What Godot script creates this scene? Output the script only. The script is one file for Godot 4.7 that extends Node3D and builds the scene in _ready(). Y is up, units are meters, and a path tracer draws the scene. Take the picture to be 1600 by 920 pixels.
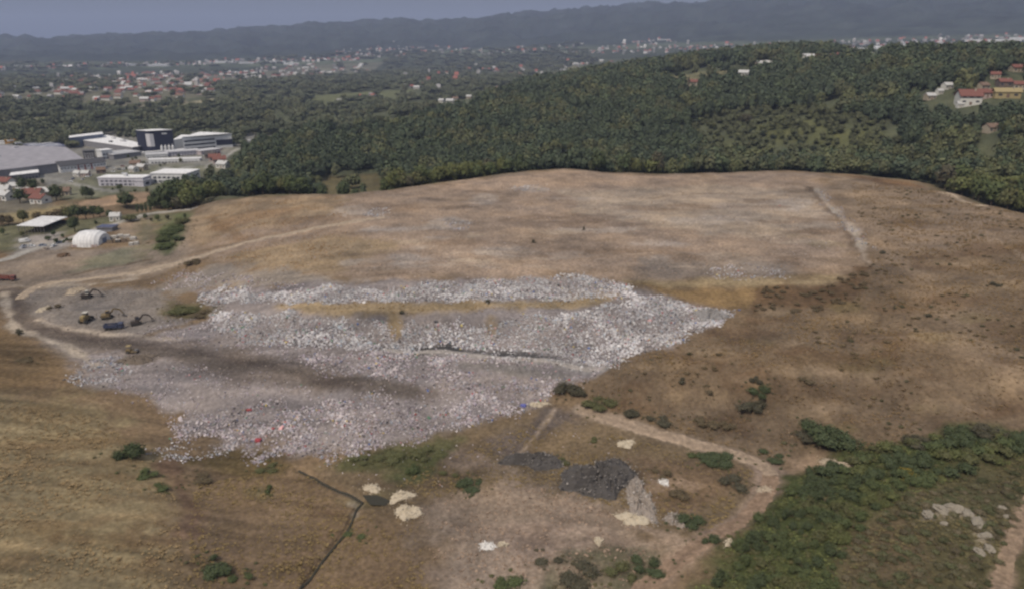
extends Node3D
# A landfill on a hill, seen from the air: a tan mound with a slope of waste, forest and factories behind it.

# The relief: a smooth surface through surveyed heights (bearing, log distance, weight), worked out once.
const CONTROL := [-2.800, 19.199, 4.054, -2.130, 18.492, 0.5635, -1.059, 17.887, -1.114, 0.000, 17.667, -0.9892, 1.059, 17.818, -2.386, 2.130, 18.306, 1.622, 2.800, 19.160, 0.3274, -2.596, 20.182, 1.076, -2.190, 19.739, 1.14, -1.773, 19.489, 0.08381, -1.262, 19.302, -2.527, -0.660, 19.085, -0.1405, 0.000, 18.988, 0.5599, 0.660, 19.052, -3.676, 1.262, 19.074, 0.567, 1.773, 19.230, 4.329, 2.190, 19.663, -3.33, 2.596, 20.182, -2.165, -2.456, 20.765, -0.2037, -2.122, 20.414, 1.54, -1.711, 20.188, 0.2346, -1.472, 20.107, -0.0522, -1.017, 19.993, -4.127, -0.632, 19.831, 1.194, 0.000, 19.725, 1.349, 0.632, 19.797, -5.036, 0.931, 19.766, 3.678, 1.345, 19.843, -2.377, 1.711, 19.930, 5.485, 2.008, 20.194, 6.098, 2.104, 20.355, -19.47, 2.159, 20.381, 12.11, 2.529, 20.794, 2.03, -2.396, 21.455, 0.1342, -2.063, 21.122, 2.054, -1.656, 20.916, 3.43, -1.423, 20.881, -3.533, -1.169, 20.793, 1.001, -0.783, 20.680, -3.238, -0.458, 20.529, 3.984, 0.154, 20.470, 1.786, 0.754, 20.592, -0.7117, 1.062, 20.687, -8.218, 1.299, 20.642, 4.933, 1.766, 20.752, 8.943, 2.063, 21.084, -1.638, 2.396, 21.455, -2.692, -2.357, 21.974, 0.3785, -2.025, 21.652, 3.778, -1.622, 21.496, 4.009, -1.463, 21.480, 0.8831, -1.319, 21.460, -6.191, -1.011, 21.325, -3.848, -0.707, 21.192, -0.5705, -0.299, 21.090, -1.026, 0.000, 21.036, 2.421, 0.447, 21.057, 2.078, 0.875, 21.164, 0.2714, 1.194, 21.289, -7.039, 1.392, 21.327, -1.378, 1.622, 21.388, -1.842, 1.833, 21.460, 4.639, 2.114, 21.675, 1.291, -2.242, 22.458, 0.8691, -1.988, 22.226, 3.859, -1.737, 22.133, -0.7282, -1.545, 22.084, -2.584, -1.409, 22.039, -11.85, -0.987, 21.767, 1.158, -0.578, 21.621, -0.6448, -0.146, 21.579, -0.9827, 0.146, 21.600, -0.4063, 0.350, 21.622, -8.567, 0.578, 21.586, -1.998, 1.116, 21.669, -12.63, 1.589, 21.864, -21.93, 1.988, 22.053, -17.47, 2.319, 22.360, -11.65, -1.428, 21.712, -6.46, -1.132, 21.560, -0.1862, -0.729, 21.381, 0.9568, -0.355, 21.297, -0.335, -0.119, 21.278, -2.769, -2.137, 22.847, 1.696, -1.964, 22.660, 6.661, -1.774, 22.571, -3.685, -1.456, 22.355, 4.05, -1.099, 22.120, 12.59, -0.569, 21.917, 9.576, -0.144, 21.879, 6.447, 0.144, 21.915, -0.3326, 0.315, 21.958, -14.47, 0.569, 21.843, 14.83, 1.099, 21.854, 21.75, 1.567, 22.032, 19.99, 1.964, 22.221, 24.92, -2.125, 23.122, 0.7466, -1.953, 22.936, 0.0001409, -1.763, 22.804, -3.864, -1.333, 22.467, 4.951, -0.835, 22.212, -3.192, -0.285, 22.065, 2.458, 0.143, 22.045, 16.08, 0.369, 22.089, -7.296, 0.619, 22.013, 3.506, 0.965, 22.022, -2.121, -0.451, 22.215, -13.41, -0.142, 22.166, -13.53, 0.142, 22.151, -16.47, -2.107, 23.551, 0.5191, -1.935, 23.367, -1.176, -1.747, 23.190, -1.617, -1.541, 23.012, 2.936, -1.249, 22.797, -11.61, -1.005, 22.587, -45.48, -0.693, 22.409, -24.44, -0.281, 22.288, -4.792, 0.141, 22.256, 3.018, 0.503, 22.300, -11.11, 0.773, 22.319, -1.641, 1.080, 22.370, -0.6845, 1.541, 22.515, -2.1, 1.935, 22.689, 0.9981, -2.095, 23.839, 0.1513, -1.924, 23.650, -0.5647, -1.736, 23.463, 1.446, -1.531, 23.276, 3.282, -1.309, 23.091, -14.41, -1.120, 22.851, 2.988, -0.947, 22.635, 48.61, -0.687, 22.502, 32.17, -0.279, 22.398, 24.88, 0.140, 22.376, 17.91, 0.445, 22.416, 17.4, 0.687, 22.498, 1.939, 0.922, 22.568, -1.563, 1.309, 22.680, -2.054, 1.635, 22.787, -3.529, 1.924, 22.872, 7.753, -1.914, 23.898, 1.43, -1.726, 23.717, 0.9794, -1.522, 23.538, -2.428, -1.324, 23.336, -8.413, -1.185, 23.101, 12.74, -0.941, 22.846, -1.913, -0.683, 22.719, -14.11, -0.277, 22.619, -11.58, 0.139, 22.602, -12.28, 0.442, 22.633, -9.225, 0.683, 22.686, -4.193, 0.916, 22.750, -4.328, 1.302, 22.871, -1.736, -1.899, 24.306, 1.693, -1.613, 24.031, -0.8114, -1.335, 23.744, -9.043, -1.198, 23.509, 2.133, -1.006, 23.232, 2.127, -0.806, 23.025, 6.369, -0.544, 22.911, 3.868, -0.274, 22.849, 5.105, 0.138, 22.824, 6.304, 0.410, 22.853, 6.424, 0.806, 22.949, 7.004, 1.175, 23.105, 2.154, 1.358, 23.197, -0.9823, 1.613, 23.316, -3.703, 1.899, 23.413, 4.211, -2.055, 24.966, 20.03, -1.884, 24.791, 0.2404, -1.698, 24.600, 0.2847, -1.496, 24.412, -7.747, -1.323, 24.180, -5.956, -1.164, 23.914, 2.954, -0.997, 23.650, 6.905, -0.747, 23.425, 0.4854, -0.272, 23.252, -2.496, 0.272, 23.226, -1.587, 0.798, 23.344, -0.8468, 1.278, 23.550, -0.4388, 1.599, 23.702, -3.034, 1.884, 23.816, 1.901, -2.034, 25.777, 27.47, -1.864, 25.587, 26.25, -1.679, 25.390, 8.464, -1.478, 25.192, -2.202, -1.372, 25.068, -19.51, -1.262, 24.813, -5.131, -1.149, 24.574, 5.61, -0.959, 24.319, 5.367, -0.660, 24.082, 0.6661, -0.268, 23.936, -0.8574, 0.268, 23.901, -0.3204, 0.787, 24.006, -0.2044, 1.262, 24.197, -0.8128, 1.581, 24.352, -3.37, 1.864, 24.505, -0.5982, -0.420, 24.825, 0.5339, -0.106, 24.771, -5.424, 0.211, 24.769, -3.985, 0.524, 24.816, -2.876, 0.776, 24.886, -3.111, 1.133, 25.025, -5.389, 1.460, 25.190, -9.562, -0.903, 24.771, -2.968, -0.527, 24.488, -1.619, -0.133, 24.386, -0.9876, 0.265, 24.376, -0.01507, 0.655, 24.438, 0.53, 1.023, 24.562, 0.4693, 1.362, 24.721, -1.162, 1.629, 24.878, -11.42, -2.022, 26.365, 5.907, -1.852, 26.195, -1.527, -1.667, 25.997, 4.392, -1.468, 25.809, 39.96, -1.340, 25.617, 29.74, -1.230, 25.330, -38.43, -1.184, 25.163, 22.8, -1.184, 25.394, 46.89, -1.184, 25.684, 4.403, -1.044, 25.077, 2.205, -1.044, 25.313, 4.214, -1.044, 25.609, -3.603, -0.900, 25.001, 12.74, -0.900, 25.241, 7.273, -0.900, 25.542, -4.281, -0.627, 24.856, 3.834, -0.627, 25.104, -10.17, -0.627, 25.415, -17.54, -0.420, 24.929, 6.202, -0.420, 25.173, 4.589, -0.420, 25.479, -17.82, -0.263, 25.020, 6.223, -0.263, 25.259, 1.194, -0.263, 25.558, -2.267, -0.105, 25.157, 8.274, -0.105, 25.388, 6.182, -0.105, 25.679, -11.15, 0.052, 25.279, 4.768, 0.052, 25.503, 5.947, 0.052, 25.785, -11.36, 0.209, 25.367, 9.53, 0.209, 25.586, 28.03, 0.209, 25.863, 6.628, 0.366, 25.308, 0.3434, 0.366, 25.530, -3.098, 0.366, 25.811, -12.13, 0.520, 25.283, 2.865, 0.520, 25.507, -2.813, 0.520, 25.789, -14.74, 0.770, 25.377, 6.972, 0.770, 25.596, 4.592, 0.770, 25.872, -13.83, 1.009, 25.544, 12.76, 1.009, 25.754, 16.95, 1.009, 26.020, -48.73, 1.193, 25.563, 2.326, 1.193, 25.772, -1.1, 1.193, 26.037, 46.41, 1.368, 25.554, 12.41, 1.368, 25.763, -0.7986, 1.368, 26.029, -13.11, 1.537, 25.436, 29.44, 1.537, 25.651, -3.989, 1.537, 25.924, -19.51, 1.662, 25.157, 48.23, 1.662, 25.388, -16.1, 1.662, 25.679, -49.3, 1.762, 24.920, 27.04, 1.762, 25.165, -32.37, 1.762, 25.471, -104.7, 1.858, 24.769, 19.32, 1.858, 25.023, -23.91, 1.858, 25.340, -19.38, 2.039, 24.489, 19.63, 2.039, 24.760, -22.25, 2.039, 25.098, -5.332, 2.284, 24.215, 10.37, 2.284, 24.505, -20.73, 2.284, 24.864, -0.4653, -1.052, 26.906, -1.219, -1.044, 27.736, 6.01, -0.839, 26.827, 5.605, -0.832, 27.648, 5.691, -0.829, 28.206, -0.1768, -0.616, 26.893, 6.031, -0.612, 27.506, 2.462, -0.609, 28.194, -9.236, -0.387, 27.030, 3.116, -0.385, 27.575, 3.984, -0.382, 28.345, 1.49, -0.155, 27.102, -1.94, -0.154, 27.681, 0.5961, -0.153, 28.527, 3.736, -0.152, 29.861, 24.6, 0.078, 27.061, -1.084, 0.077, 27.644, -5.25, 0.076, 28.390, -4.13, 0.076, 29.525, 10.91, 0.336, 26.947, -6.792, 0.332, 27.446, -0.4552, 0.329, 28.180, 4.971, 0.326, 29.465, 6.33, 0.640, 26.804, -6.714, 0.632, 27.229, 15.36, 0.626, 27.874, 5.124, 0.619, 29.047, 2.717, 0.955, 26.633, -0.1679, 0.943, 27.140, -7.911, 0.934, 27.717, -9.659, 0.923, 28.568, 8.668, 0.920, 29.452, 11.54, 1.272, 26.550, -42.5, 1.256, 26.868, 16.8, 1.244, 27.437, -10.17, 1.232, 28.363, -18.11, 1.228, 28.631, 10.52, 1.546, 26.106, -14.46, 1.526, 26.586, 17.68, 1.509, 27.122, -1.275, 1.497, 27.711, -12.43, 1.491, 27.935, 26.16, 1.766, 25.543, 120.3, 1.738, 26.255, 48.09, 1.715, 27.016, 19.78, 1.702, 27.419, 39.77, 1.696, 27.912, 13.78, 2.013, 25.395, 38.22, 1.977, 26.421, -5.598, 1.953, 27.330, -22.98, 1.938, 28.343, -7.299, 2.242, 25.560, -1.828, 2.200, 26.863, -14.72, 2.176, 27.782, -11.16, 2.164, 28.589, -1.768, -0.601, 29.253, 0.3815, -0.152, 29.982, -37.92, -0.152, 29.253, -28.52, 0.329, 31.133, -7.339, 0.329, 32.284, -13.34, 0.934, 31.604, 13.79, 1.509, 31.296, 1.064, 1.953, 31.296, -5.195, 0.934, 32.526, 8.59, 1.509, 32.526, -0.8195, 1.953, 32.526, -3.053, -2.180, 25.719, -20.35, -2.180, 26.533, -2.236, -2.180, 27.631, 1.662, -2.180, 29.253, 1.428, -2.180, 30.785, 1.146, -2.180, 32.284, 1.154, -2.180, 33.557, -0.8346, -1.786, 25.719, -37.15, -1.786, 26.533, -2.854, -1.786, 27.631, 0.6936, -1.786, 29.253, 0.4817, -1.786, 30.785, 0.2206, -1.786, 32.284, 0.3496, -1.786, 33.557, -0.3028, -1.410, 25.719, -65.46, -1.410, 26.533, -0.2707, -1.410, 27.631, 0.7956, -1.410, 29.253, 1.226, -1.410, 30.785, 0.7886, -1.410, 32.284, 0.7948, -1.410, 33.557, 0.1776, -0.980, 25.719, -14.62, -0.980, 26.533, -4.477, -0.980, 27.631, -17.15, -0.980, 29.253, 1.44, -0.980, 30.785, 0.3122, -0.980, 32.284, 1.151, -0.980, 33.557, -1.96, -0.503, 30.404, 2.54, -0.503, 32.025, -0.219, -0.503, 33.371, -6.574, -2.180, 25.312, -5.002, -1.953, 25.166, -22.42, -2.159, 34.662, 4.91, -1.766, 34.662, 0.4065, -1.392, 34.662, -2.785, -0.965, 34.522, -0.6346, -0.495, 34.226, 4.187, 0.000, 34.069, -0.8824, 0.494, 33.735, 4.018, 0.962, 33.557, -1.117, 1.385, 33.465, -0.5355, 1.756, 33.465, 1.293, 2.147, 33.465, -3.392, -2.155, 35.527, -2.077, -1.762, 35.527, -3.191, -1.388, 35.527, -6.421, -0.961, 35.415, -0.1477, -0.492, 35.299, -3.917, 0.000, 35.118, -5.469, 0.491, 34.798, -3.833, 0.956, 34.522, -2.773, 1.377, 34.377, 3.379, 1.747, 34.377, -1.448, 2.137, 34.377, -4.236, -2.146, 36.420, 8.158, -1.888, 36.420, 2.169, -1.648, 36.420, -3.555, -1.421, 36.420, 1.063, -1.195, 36.420, 1.271, -1.000, 36.420, -2.006, -0.864, 36.420, -4.17, -0.772, 36.420, 19.17, -0.632, 36.420, -12, -0.536, 36.420, 8.997, -0.392, 36.420, 20.49, -0.270, 36.420, -24.79, -0.098, 36.420, 1.945, 0.049, 36.420, 3.626, 0.196, 36.420, 16.19, 0.293, 36.420, -28.71, 0.414, 36.420, 29.75, 0.533, 36.420, 1.669, 0.627, 36.420, -1.343, 0.743, 35.949, -3.751, 0.833, 35.949, -2.34, 0.987, 35.949, 11.74, 1.157, 35.949, 13.46, 1.361, 35.949, -5.77, 1.550, 35.949, 2.46, 1.727, 35.949, 3.57, 2.116, 35.949, 10.1, -2.180, 37.734, 0.7265, -1.679, 37.734, -1.57, -1.025, 37.734, -3.151, -0.279, 37.734, -5.543, 0.503, 37.734, -6.998, 1.201, 37.734, -5.831, 1.786, 37.734, -3.4, 2.180, 37.734, -8.818]
const AFFINE := [35.52634, 2.74009, -1.23902]
const WIDE := 0.82
const COLUMNS := 221
const SPLIT := 4
const RINGS := [[60.0, 150.0, 12], [150.0, 650.0, 150], [650.0, 12500.0, 100]]
const EYE := Vector3(0, 120, 0)

static func places(a: Array) -> PackedVector2Array:
	var p := PackedVector2Array()
	for i in range(0, a.size(), 2): p.append(Vector2(a[i], a[i + 1]))
	return p

static func patch(x: float, z: float, ax: float, az: float, bx: float, bz: float) -> PackedVector2Array:
	# an oval of ten corners
	var p := PackedVector2Array()
	for k in 10: p.append(Vector2(x, z) + Vector2(ax, az) * cos(TAU * k / 10.0) + Vector2(bx, bz) * sin(TAU * k / 10.0))
	return p

# ---------------------------------------------------------------- tables (places in metres: x to the east, z to the south)
var BRUSHES := [
	["area", Color(0.0967, 0.107, 0.0618), 25, 10, 1.0, places([-211.7, -508.1, -183.8, -506.4, -156.2, -504.9, -105.7, -498.6, -72.4, -514, -46.5, -529, -19.3, -549.3, 9.9, -566.4, 40.4, -577.7, 69.4, -566.4, 97.8, -558.6, 147.4, -561.6, 199.8, -571.4, 235.5, -560.8, 267.3, -544.8, 288.8, -513.5, 289.1, -467.4, 287, -431.1, 289.5, -406.1, 292.3, -361.6, 299.6, -314.3, 549.9, -433.1, 3300, -2598, 2174, -4280, 0, -4800, -2692, -3974, -3669, -3095, -688, -580, -505, -568, -404, -596, -297.4, -566.7])],
	["area", Color(0.0303, 0.0384, 0.0329), 300, 200, 1.0, places([3300, -2598, 1947, -3834, 0, -4700, -3140, -4637, -4557, -3588, -10135, -7981, 0, -12900, 10135, -7981])],
	["area", Color(0.058, 0.0696, 0.0444), 150, 80, 1.0, places([3064, -2413, 1811, -3566, 0, -4100, -2411, -3560, -3378, -2660, -4478, -3526, -3196, -4719, 0, -5600, 4242, -3341])],
	["area", Color(0.306, 0.269, 0.167), 8, 6, 1.0, places([-773, -1823, -729, -1957, -702, -1890, -725, -1723])],
	["area", Color(0.26, 0.234, 0.147), 8, 6, 1.0, places([-786, -1681, -766, -1823, -739, -1763, -737, -1589])],
	["area", Color(0.316, 0.278, 0.181), 8, 6, 1.0, places([-1216, -3130, -1229, -3501, -1038, -2965, -1100, -2853])],
	["area", Color(0.195, 0.181, 0.107), 8, 6, 1.0, places([-1353, -1998, -1390, -2319, -1094, -2053, -1072, -1805, -1168, -1720])],
	["area", Color(0.218, 0.195, 0.129), 8, 6, 1.0, places([-1028, -1808, -914, -1999, -756, -1782, -819, -1552, -937, -1619])],
	["area", Color(0.141, 0.153, 0.0738), 8, 6, 1.0, places([-541, -1998, -298, -2208, -222, -1867, -412, -1615])],
	["area", Color(0.167, 0.167, 0.0871), 8, 6, 1.0, places([-374, -1213, -320, -1338, -274, -1207, -336, -1133])],
	["area", Color(0.188, 0.181, 0.0918), 8, 6, 1.0, places([-877, -1350, -830, -1452, -773, -1361, -815, -1261])],
	["area", Color(0.147, 0.16, 0.0781), 8, 6, 1.0, places([-681, -3381, -315, -3757, -176, -2609, -423, -2388])],
	["area", Color(0.234, 0.21, 0.118), 8, 6, 1.0, places([49, -2943, 310, -3709, 313, -3400, 73, -2481])],
	["area", Color(0.188, 0.174, 0.0918), 8, 6, 1.0, places([245, -1268, 350, -1231, 341, -1161, 241, -1168])],
	["area", Color(0.107, 0.118, 0.051), 8, 6, 1.0, places([-117, -975, -35, -1033, -25, -974, -95, -920])],
	["area", Color(0.153, 0.147, 0.0967), 8, 6, 1.0, places([-1422, -2000, -1405, -2248, -1739, -3338, -1386, -3512, -789, -2004, -841, -1737, -1083, -1724, -1199, -1680])],
	["area", Color(0.141, 0.141, 0.0967), 8, 6, 1.0, places([-1476, -3514, -1258, -4559, -780, -4673, -758, -4112, -860, -3099, -1129, -2853])],
	["area", Color(0.107, 0.129, 0.058), 8, 6, 1.0, places([-114, -818, -79, -922, -57, -887, -96, -788])],
	["area", Color(0.129, 0.147, 0.0618), 8, 6, 1.0, places([-34, -1004, 27, -1061, 40, -1013, -16, -943])],
	["area", Color(0.123, 0.141, 0.0618), 8, 6, 1.0, places([169, -996, 241, -1015, 241, -970, 172, -949])],
	["line", Color(0.234, 0.234, 0.118), 4, 3, 1.0, places([-235, -974, -207, -1098, -160, -1168, -105, -1236, -59, -1256]), 9],
	["line", Color(0.107, 0.129, 0.051), 10, 6, 1.0, places([-223, -923, -175, -1021, -105, -1121, -40, -1175]), 26],
	["line", Color(0.367, 0.357, 0.316), 2, 1, 1.0, places([-880, -1285, -862, -1363, -806, -1420]), 7],
	["area", Color(0.118, 0.123, 0.0476), 12, 10, 0.8, places([252, -842, 316, -804, 349, -687, 330, -634, 298, -716, 254, -775])],
	["area", Color(0.0967, 0.107, 0.0414), 14, 10, 0.7, places([116, -841, 211, -817, 267, -735, 244, -698, 153, -732, 115, -776])],
	["area", Color(0.118, 0.123, 0.051), 6, 5, 1.0, places([20, -783, 56, -808, 81, -777, 68, -746, 26, -752])],
	["area", Color(0.141, 0.118, 0.058), 6, 5, 1.0, places([-182, -716, -133, -724, -118.3, -672.4, -113.1, -492.3, -179.3, -656.3])],
	["area", Color(0.218, 0.21, 0.188), 8, 4, 1.0, places([-929, -1177, -670, -1129, -458, -1133, -325, -1050, -349, -928, -302, -760, -293, -667, -311, -630, -390, -683, -414, -634, -446, -545])],
	["area", Color(0.167, 0.167, 0.112), 6, 3, 1.0, places([-414, -634, -416, -731, -387, -785, -319, -777, -289, -733, -279.4, -633.3, -333, -630, -354.2, -588.4])],
	["area", Color(0.153, 0.135, 0.102), 5, 3, 1.0, places([-559, -669, -452, -695, -390, -632, -349, -544.8, -434.7, -512.1])],
	["line", Color(0.378, 0.378, 0.378), 2, 1, 1.0, places([-362, -955, -348, -1009, -329, -1069, -307, -1118]), 10],
	["line", Color(0.316, 0.306, 0.278), 2, 1, 1.0, places([-382, -768, -319, -762, -321, -820, -344, -928]), 7],
	["line", Color(0.297, 0.287, 0.26), 2, 1, 1.0, places([-511, -675, -465, -717, -369, -645, -344, -630]), 7],
	["area", Color(0.326, 0.218, 0.135), 4, 3, 1.0, places([-348, -560, -333, -619, -301.7, -630.9, -284.6, -593.2, -294.1, -566.8, -318.5, -551.5, -349, -528.4])],
	["area", Color(0.297, 0.234, 0.118), 4, 3, 1.0, places([-418.7, -509.3, -379, -531.6, -349.3, -562.2, -330.3, -555, -347.3, -525.6, -356.5, -485.6, -389.5, -471.1])],
	["area", Color(0.141, 0.135, 0.0738), 5, 4, 1.0, places([-389.5, -471.1, -346.4, -483.6, -312.8, -500, -273.4, -502.5, -254.5, -510.7, -216.7, -487, -198.3, -433.2, -236.4, -471.3, -266.5, -480.3, -274.2, -462.6, -287.2, -449.2, -271.4, -404.5, -350.5, -419.7])],
	["area", Color(0.278, 0.21, 0.147), 5, 3, 1.0, places([-268.5, -477.5, -249.3, -494.7, -214.1, -424.6, -212.1, -408.1, -238.8, -434.7])],
	["area", Color(0.306, 0.278, 0.26), 5, 3, 1.0, places([-315.6, -455.2, -294.3, -461.2, -257.2, -418.4, -264.6, -399.4, -285.1, -405.7])],
	["line", Color(0.367, 0.336, 0.297), 2, 1.5, 1.0, places([-287.1, -365, -280.3, -390.2, -279.5, -417.5, -277.6, -446.8, -266.5, -480.3, -251.3, -503.9, -220.2, -495.5]), 7],
	["area", Color(0.251, 0.195, 0.147), 7, 4, 1.0, places([-313.7, -360.6, -277.5, -380.7, -273.5, -407.9, -252.2, -409.8, -222.8, -410.9, -192.9, -429.9, -162.3, -372.4, -174.5, -353.4, -198.4, -348.8, -222.4, -335.3, -280.3, -318.4])],
	["area", Color(0.167, 0.167, 0.107), 6, 5, 0.8, places([-233, -388.3, -220.9, -406.9, -215.1, -408.9, -199.4, -374.2, -218.7, -368.4, -229.3, -363.3])],
	["line", Color(0.287, 0.234, 0.181), 1.5, 1.5, 1.0, places([-249.1, -491.5, -215.7, -414.9, -199, -374.1]), 3],
	["area", Color(0.153, 0.135, 0.0738), 5, 4, 0.8, places([-252.2, -485, -245.9, -490.4, -206.2, -401.1, -197.9, -376.1, -205.3, -383.9])],
	["area", Color(0.107, 0.123, 0.051), 3, 2, 1.0, places([-203.6, -400.2, -222.3, -450.6, -227.3, -486.7, -213.5, -481.3, -196.7, -435.1, -188.4, -402.7, -188.6, -386.4])],
	["area", Color(0.297, 0.218, 0.16), 14, 10, 1.0, places([-203.3, -492.8, -151.6, -489.9, -102.3, -482.3, -70, -496.5, -44.9, -511, -18.6, -529.3, 9.5, -543.7, 38.7, -553.8, 66.6, -543.9, 94.2, -537.8, 142, -540.6, 191.7, -548, 225.3, -536.3, 213.8, -475.1, 172.8, -358.9, 155.7, -313.2, 143, -300.1, 109.6, -298.5, 43.8, -297.9, -54.6, -296.6, -83.3, -302.2, -120.2, -328.6, -155.5, -363.9, -185.8, -403.7, -209.6, -469.8])],
	["area", Color(0.297, 0.214, 0.132), 8, 7, 1.0, places([-203.3, -492.8, -151.6, -489.9, -115.2, -482.7, -98.6, -434.5, -125.1, -411.1, -157.1, -406.6, -174.5, -394, -185.8, -403.7, -209.6, -469.8])],
	["area", Color(0.306, 0.222, 0.129), 8, 7, 0.9, places([-143.2, -362.5, -121.4, -373.5, -80.5, -372.8, -51.4, -356, -71.1, -325.3, -78.8, -306.9, -120.2, -328.6])],
	["area", Color(0.234, 0.153, 0.0871), 4, 5, 0.8, places([-189, -449.9, -162.9, -457.7, -132.9, -453.1, -131.5, -433.8, -159, -422.7, -168.4, -411.9])],
	["area", Color(0.367, 0.297, 0.226), 8, 10, 0.6, places([34, -481.7, 131.9, -499.8, 209, -483.9, 170.5, -372.5, 122.2, -356.8, 70, -391, 37.7, -423.5])],
	["area", Color(0.367, 0.26, 0.181), 5, 6, 0.7, places([-44.7, -508.1, 38.7, -553.8, 76, -542.3, 130.5, -531.8, 70.4, -499.9, 8.7, -490.9, -42.5, -481.9])],
	["area", Color(0.367, 0.316, 0.278), 3, 4, 0.60, patch(-92.5, -433.4, 17.9, 2.9, 3, 15.1)],
	["area", Color(0.367, 0.316, 0.278), 3, 4, 0.60, patch(-35.4, -395.4, 11.4, 0.9, 1.2, 14.7)],
	["area", Color(0.367, 0.316, 0.278), 3, 4, 0.60, patch(-16.2, -458.4, 10.1, 0.3, 0.5, 16.5)],
	["area", Color(0.367, 0.316, 0.278), 3, 4, 0.60, patch(10.8, -489, 12.1, -0.2, -0.2, 9.5)],
	["area", Color(0.367, 0.316, 0.278), 3, 4, 0.60, patch(-73.7, -323.7, 4.9, 0.8, 1.4, 6.9)],
	["area", Color(0.367, 0.316, 0.278), 3, 4, 0.60, patch(-47.7, -328.2, 12, 0.2, 1.1, 8)],
	["area", Color(0.367, 0.316, 0.278), 3, 4, 0.60, patch(-3.1, -336.7, 18.3, 0.4, 0.1, 8.3)],
	["area", Color(0.367, 0.316, 0.278), 3, 4, 0.60, patch(108.6, -313.2, 12.7, 0.4, -2.5, 8.1)],
	["area", Color(0.367, 0.316, 0.278), 3, 4, 0.60, patch(110.1, -397.4, 24.5, 0.9, -2.6, 10.1)],
	["area", Color(0.367, 0.316, 0.278), 3, 4, 0.60, patch(44, -377.5, 20.3, 0.4, -0.7, 6.7)],
	["area", Color(0.367, 0.316, 0.278), 3, 4, 0.60, patch(67.1, -320.5, 8.7, 0.1, -2.3, 12.5)],
	["area", Color(0.367, 0.316, 0.278), 3, 4, 0.60, patch(-69, -384.2, 14, 1.7, 1.2, 7)],
	["area", Color(0.367, 0.316, 0.278), 3, 4, 0.60, patch(166.8, -437.1, 17.1, 0.9, -6.3, 17.8)],
	["area", Color(0.218, 0.147, 0.0967), 4, 5, 0.55, patch(21.4, -399.8, 32, 0.9, -0.6, 11.9)],
	["area", Color(0.218, 0.147, 0.0967), 4, 5, 0.55, patch(99.4, -430.3, 41.6, 1.3, -2.2, 10.3)],
	["area", Color(0.218, 0.147, 0.0967), 4, 5, 0.55, patch(48.7, -335.6, 48.6, 0.3, -1.1, 8.2)],
	["area", Color(0.218, 0.147, 0.0967), 4, 5, 0.55, patch(-25.6, -354.5, 19.2, 0.9, 0.5, 6.8)],
	["area", Color(0.218, 0.147, 0.0967), 4, 5, 0.55, patch(-70.1, -438.5, 23.6, 2.4, 1.6, 10.5)],
	["area", Color(0.218, 0.147, 0.0967), 4, 5, 0.55, patch(-119, -416.1, 19.8, 4.9, 2.3, 8.6)],
	["area", Color(0.218, 0.147, 0.0967), 4, 5, 0.55, patch(155.5, -395.5, 20.6, 1.5, -3.2, 8.7)],
	["area", Color(0.234, 0.188, 0.153), 5, 5, 0.8, places([59.2, -325.3, 97.3, -335.3, 125.2, -319.9, 124.2, -301.1, 82.2, -298.5, 52.6, -302])],
	["line", Color(0.378, 0.306, 0.234), 3, 2, 1.0, places([-225.3, -315.8, -230.1, -337.7, -211.6, -349.5, -186.3, -357.6, -168.3, -370.2, -148, -380.8, -126.3, -389.9, -100.7, -401.7, -73.9, -414.1]), 6],
	["line", Color(0.195, 0.123, 0.0656), 3, 3, 0.5, places([-171.2, -377.1, -147, -387.9, -117.4, -396.3, -101.4, -404.6]), 5],
	["line", Color(0.21, 0.129, 0.0656), 3, 3, 0.7, places([-192.8, -459.7, -171.9, -421.3, -149.6, -395.6]), 6],
	["area", Color(0.251, 0.21, 0.174), 5, 6, 1.0, places([-170.1, -339.8, -151.4, -353.3, -84.7, -308.1, -54.7, -297.1, -53.8, -291.8, -96.3, -298.6, -141, -318.7, -158.7, -311.3])],
	["area", Color(0.167, 0.118, 0.0738), 6, 4, 1.0, places([227.3, -529.5, 280.3, -497.9, 280.3, -452.8, 276.4, -414.8, 280.6, -393.3, 282, -348.5, 288.6, -302.3, 187.9, -171.8, 144.1, -181.8, 115.7, -188.3, 98.1, -189.7, 80.9, -182.8, 74.3, -190.8, 59.5, -200.5, 41.1, -209, 25.9, -221.1, 17.8, -230.6, 32.2, -240.4, 56.9, -250.9, 84.6, -266.5, 103.6, -279.4, 140, -286.8, 155.1, -308.9, 172.8, -358.9])],
	["area", Color(0.243, 0.177, 0.123), 14, 10, 1.0, places([225, -523.8, 279.4, -496.3, 275, -412.5, 278.6, -390.3, 240.3, -332.7, 202.5, -318.7, 169.3, -298.1, 155.9, -310.5, 172.8, -358.9, 213.8, -475.1])],
	["area", Color(0.287, 0.203, 0.129), 8, 8, 0.7, places([181, -345.7, 190.3, -322.5, 171.6, -256.5, 161.1, -210.9, 155.1, -200.6, 149, -217.4, 156.1, -262.4])],
	["area", Color(0.269, 0.195, 0.129), 6, 6, 0.7, places([221.2, -514.4, 260.5, -493.4, 253.5, -406.9, 221.5, -380.8, 203.5, -415.8])],
	["line", Color(0.447, 0.346, 0.243), 2, 1, 1.0, places([271.2, -480.7, 277.3, -454.8, 274.5, -420.6]), 4],
	["area", Color(0.167, 0.0967, 0.0476), 4, 4, 0.9, places([243.4, -524, 275.2, -505.4, 276.7, -490.9, 250.1, -489.8])],
	["area", Color(0.129, 0.0781, 0.0414), 4, 6, 0.60, patch(225.5, -323.4, 15.4, 2.8, -6.2, 9.9)],
	["area", Color(0.129, 0.0781, 0.0414), 4, 6, 0.60, patch(192.5, -310.9, 14.1, 4.3, -7.6, 13.6)],
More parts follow.
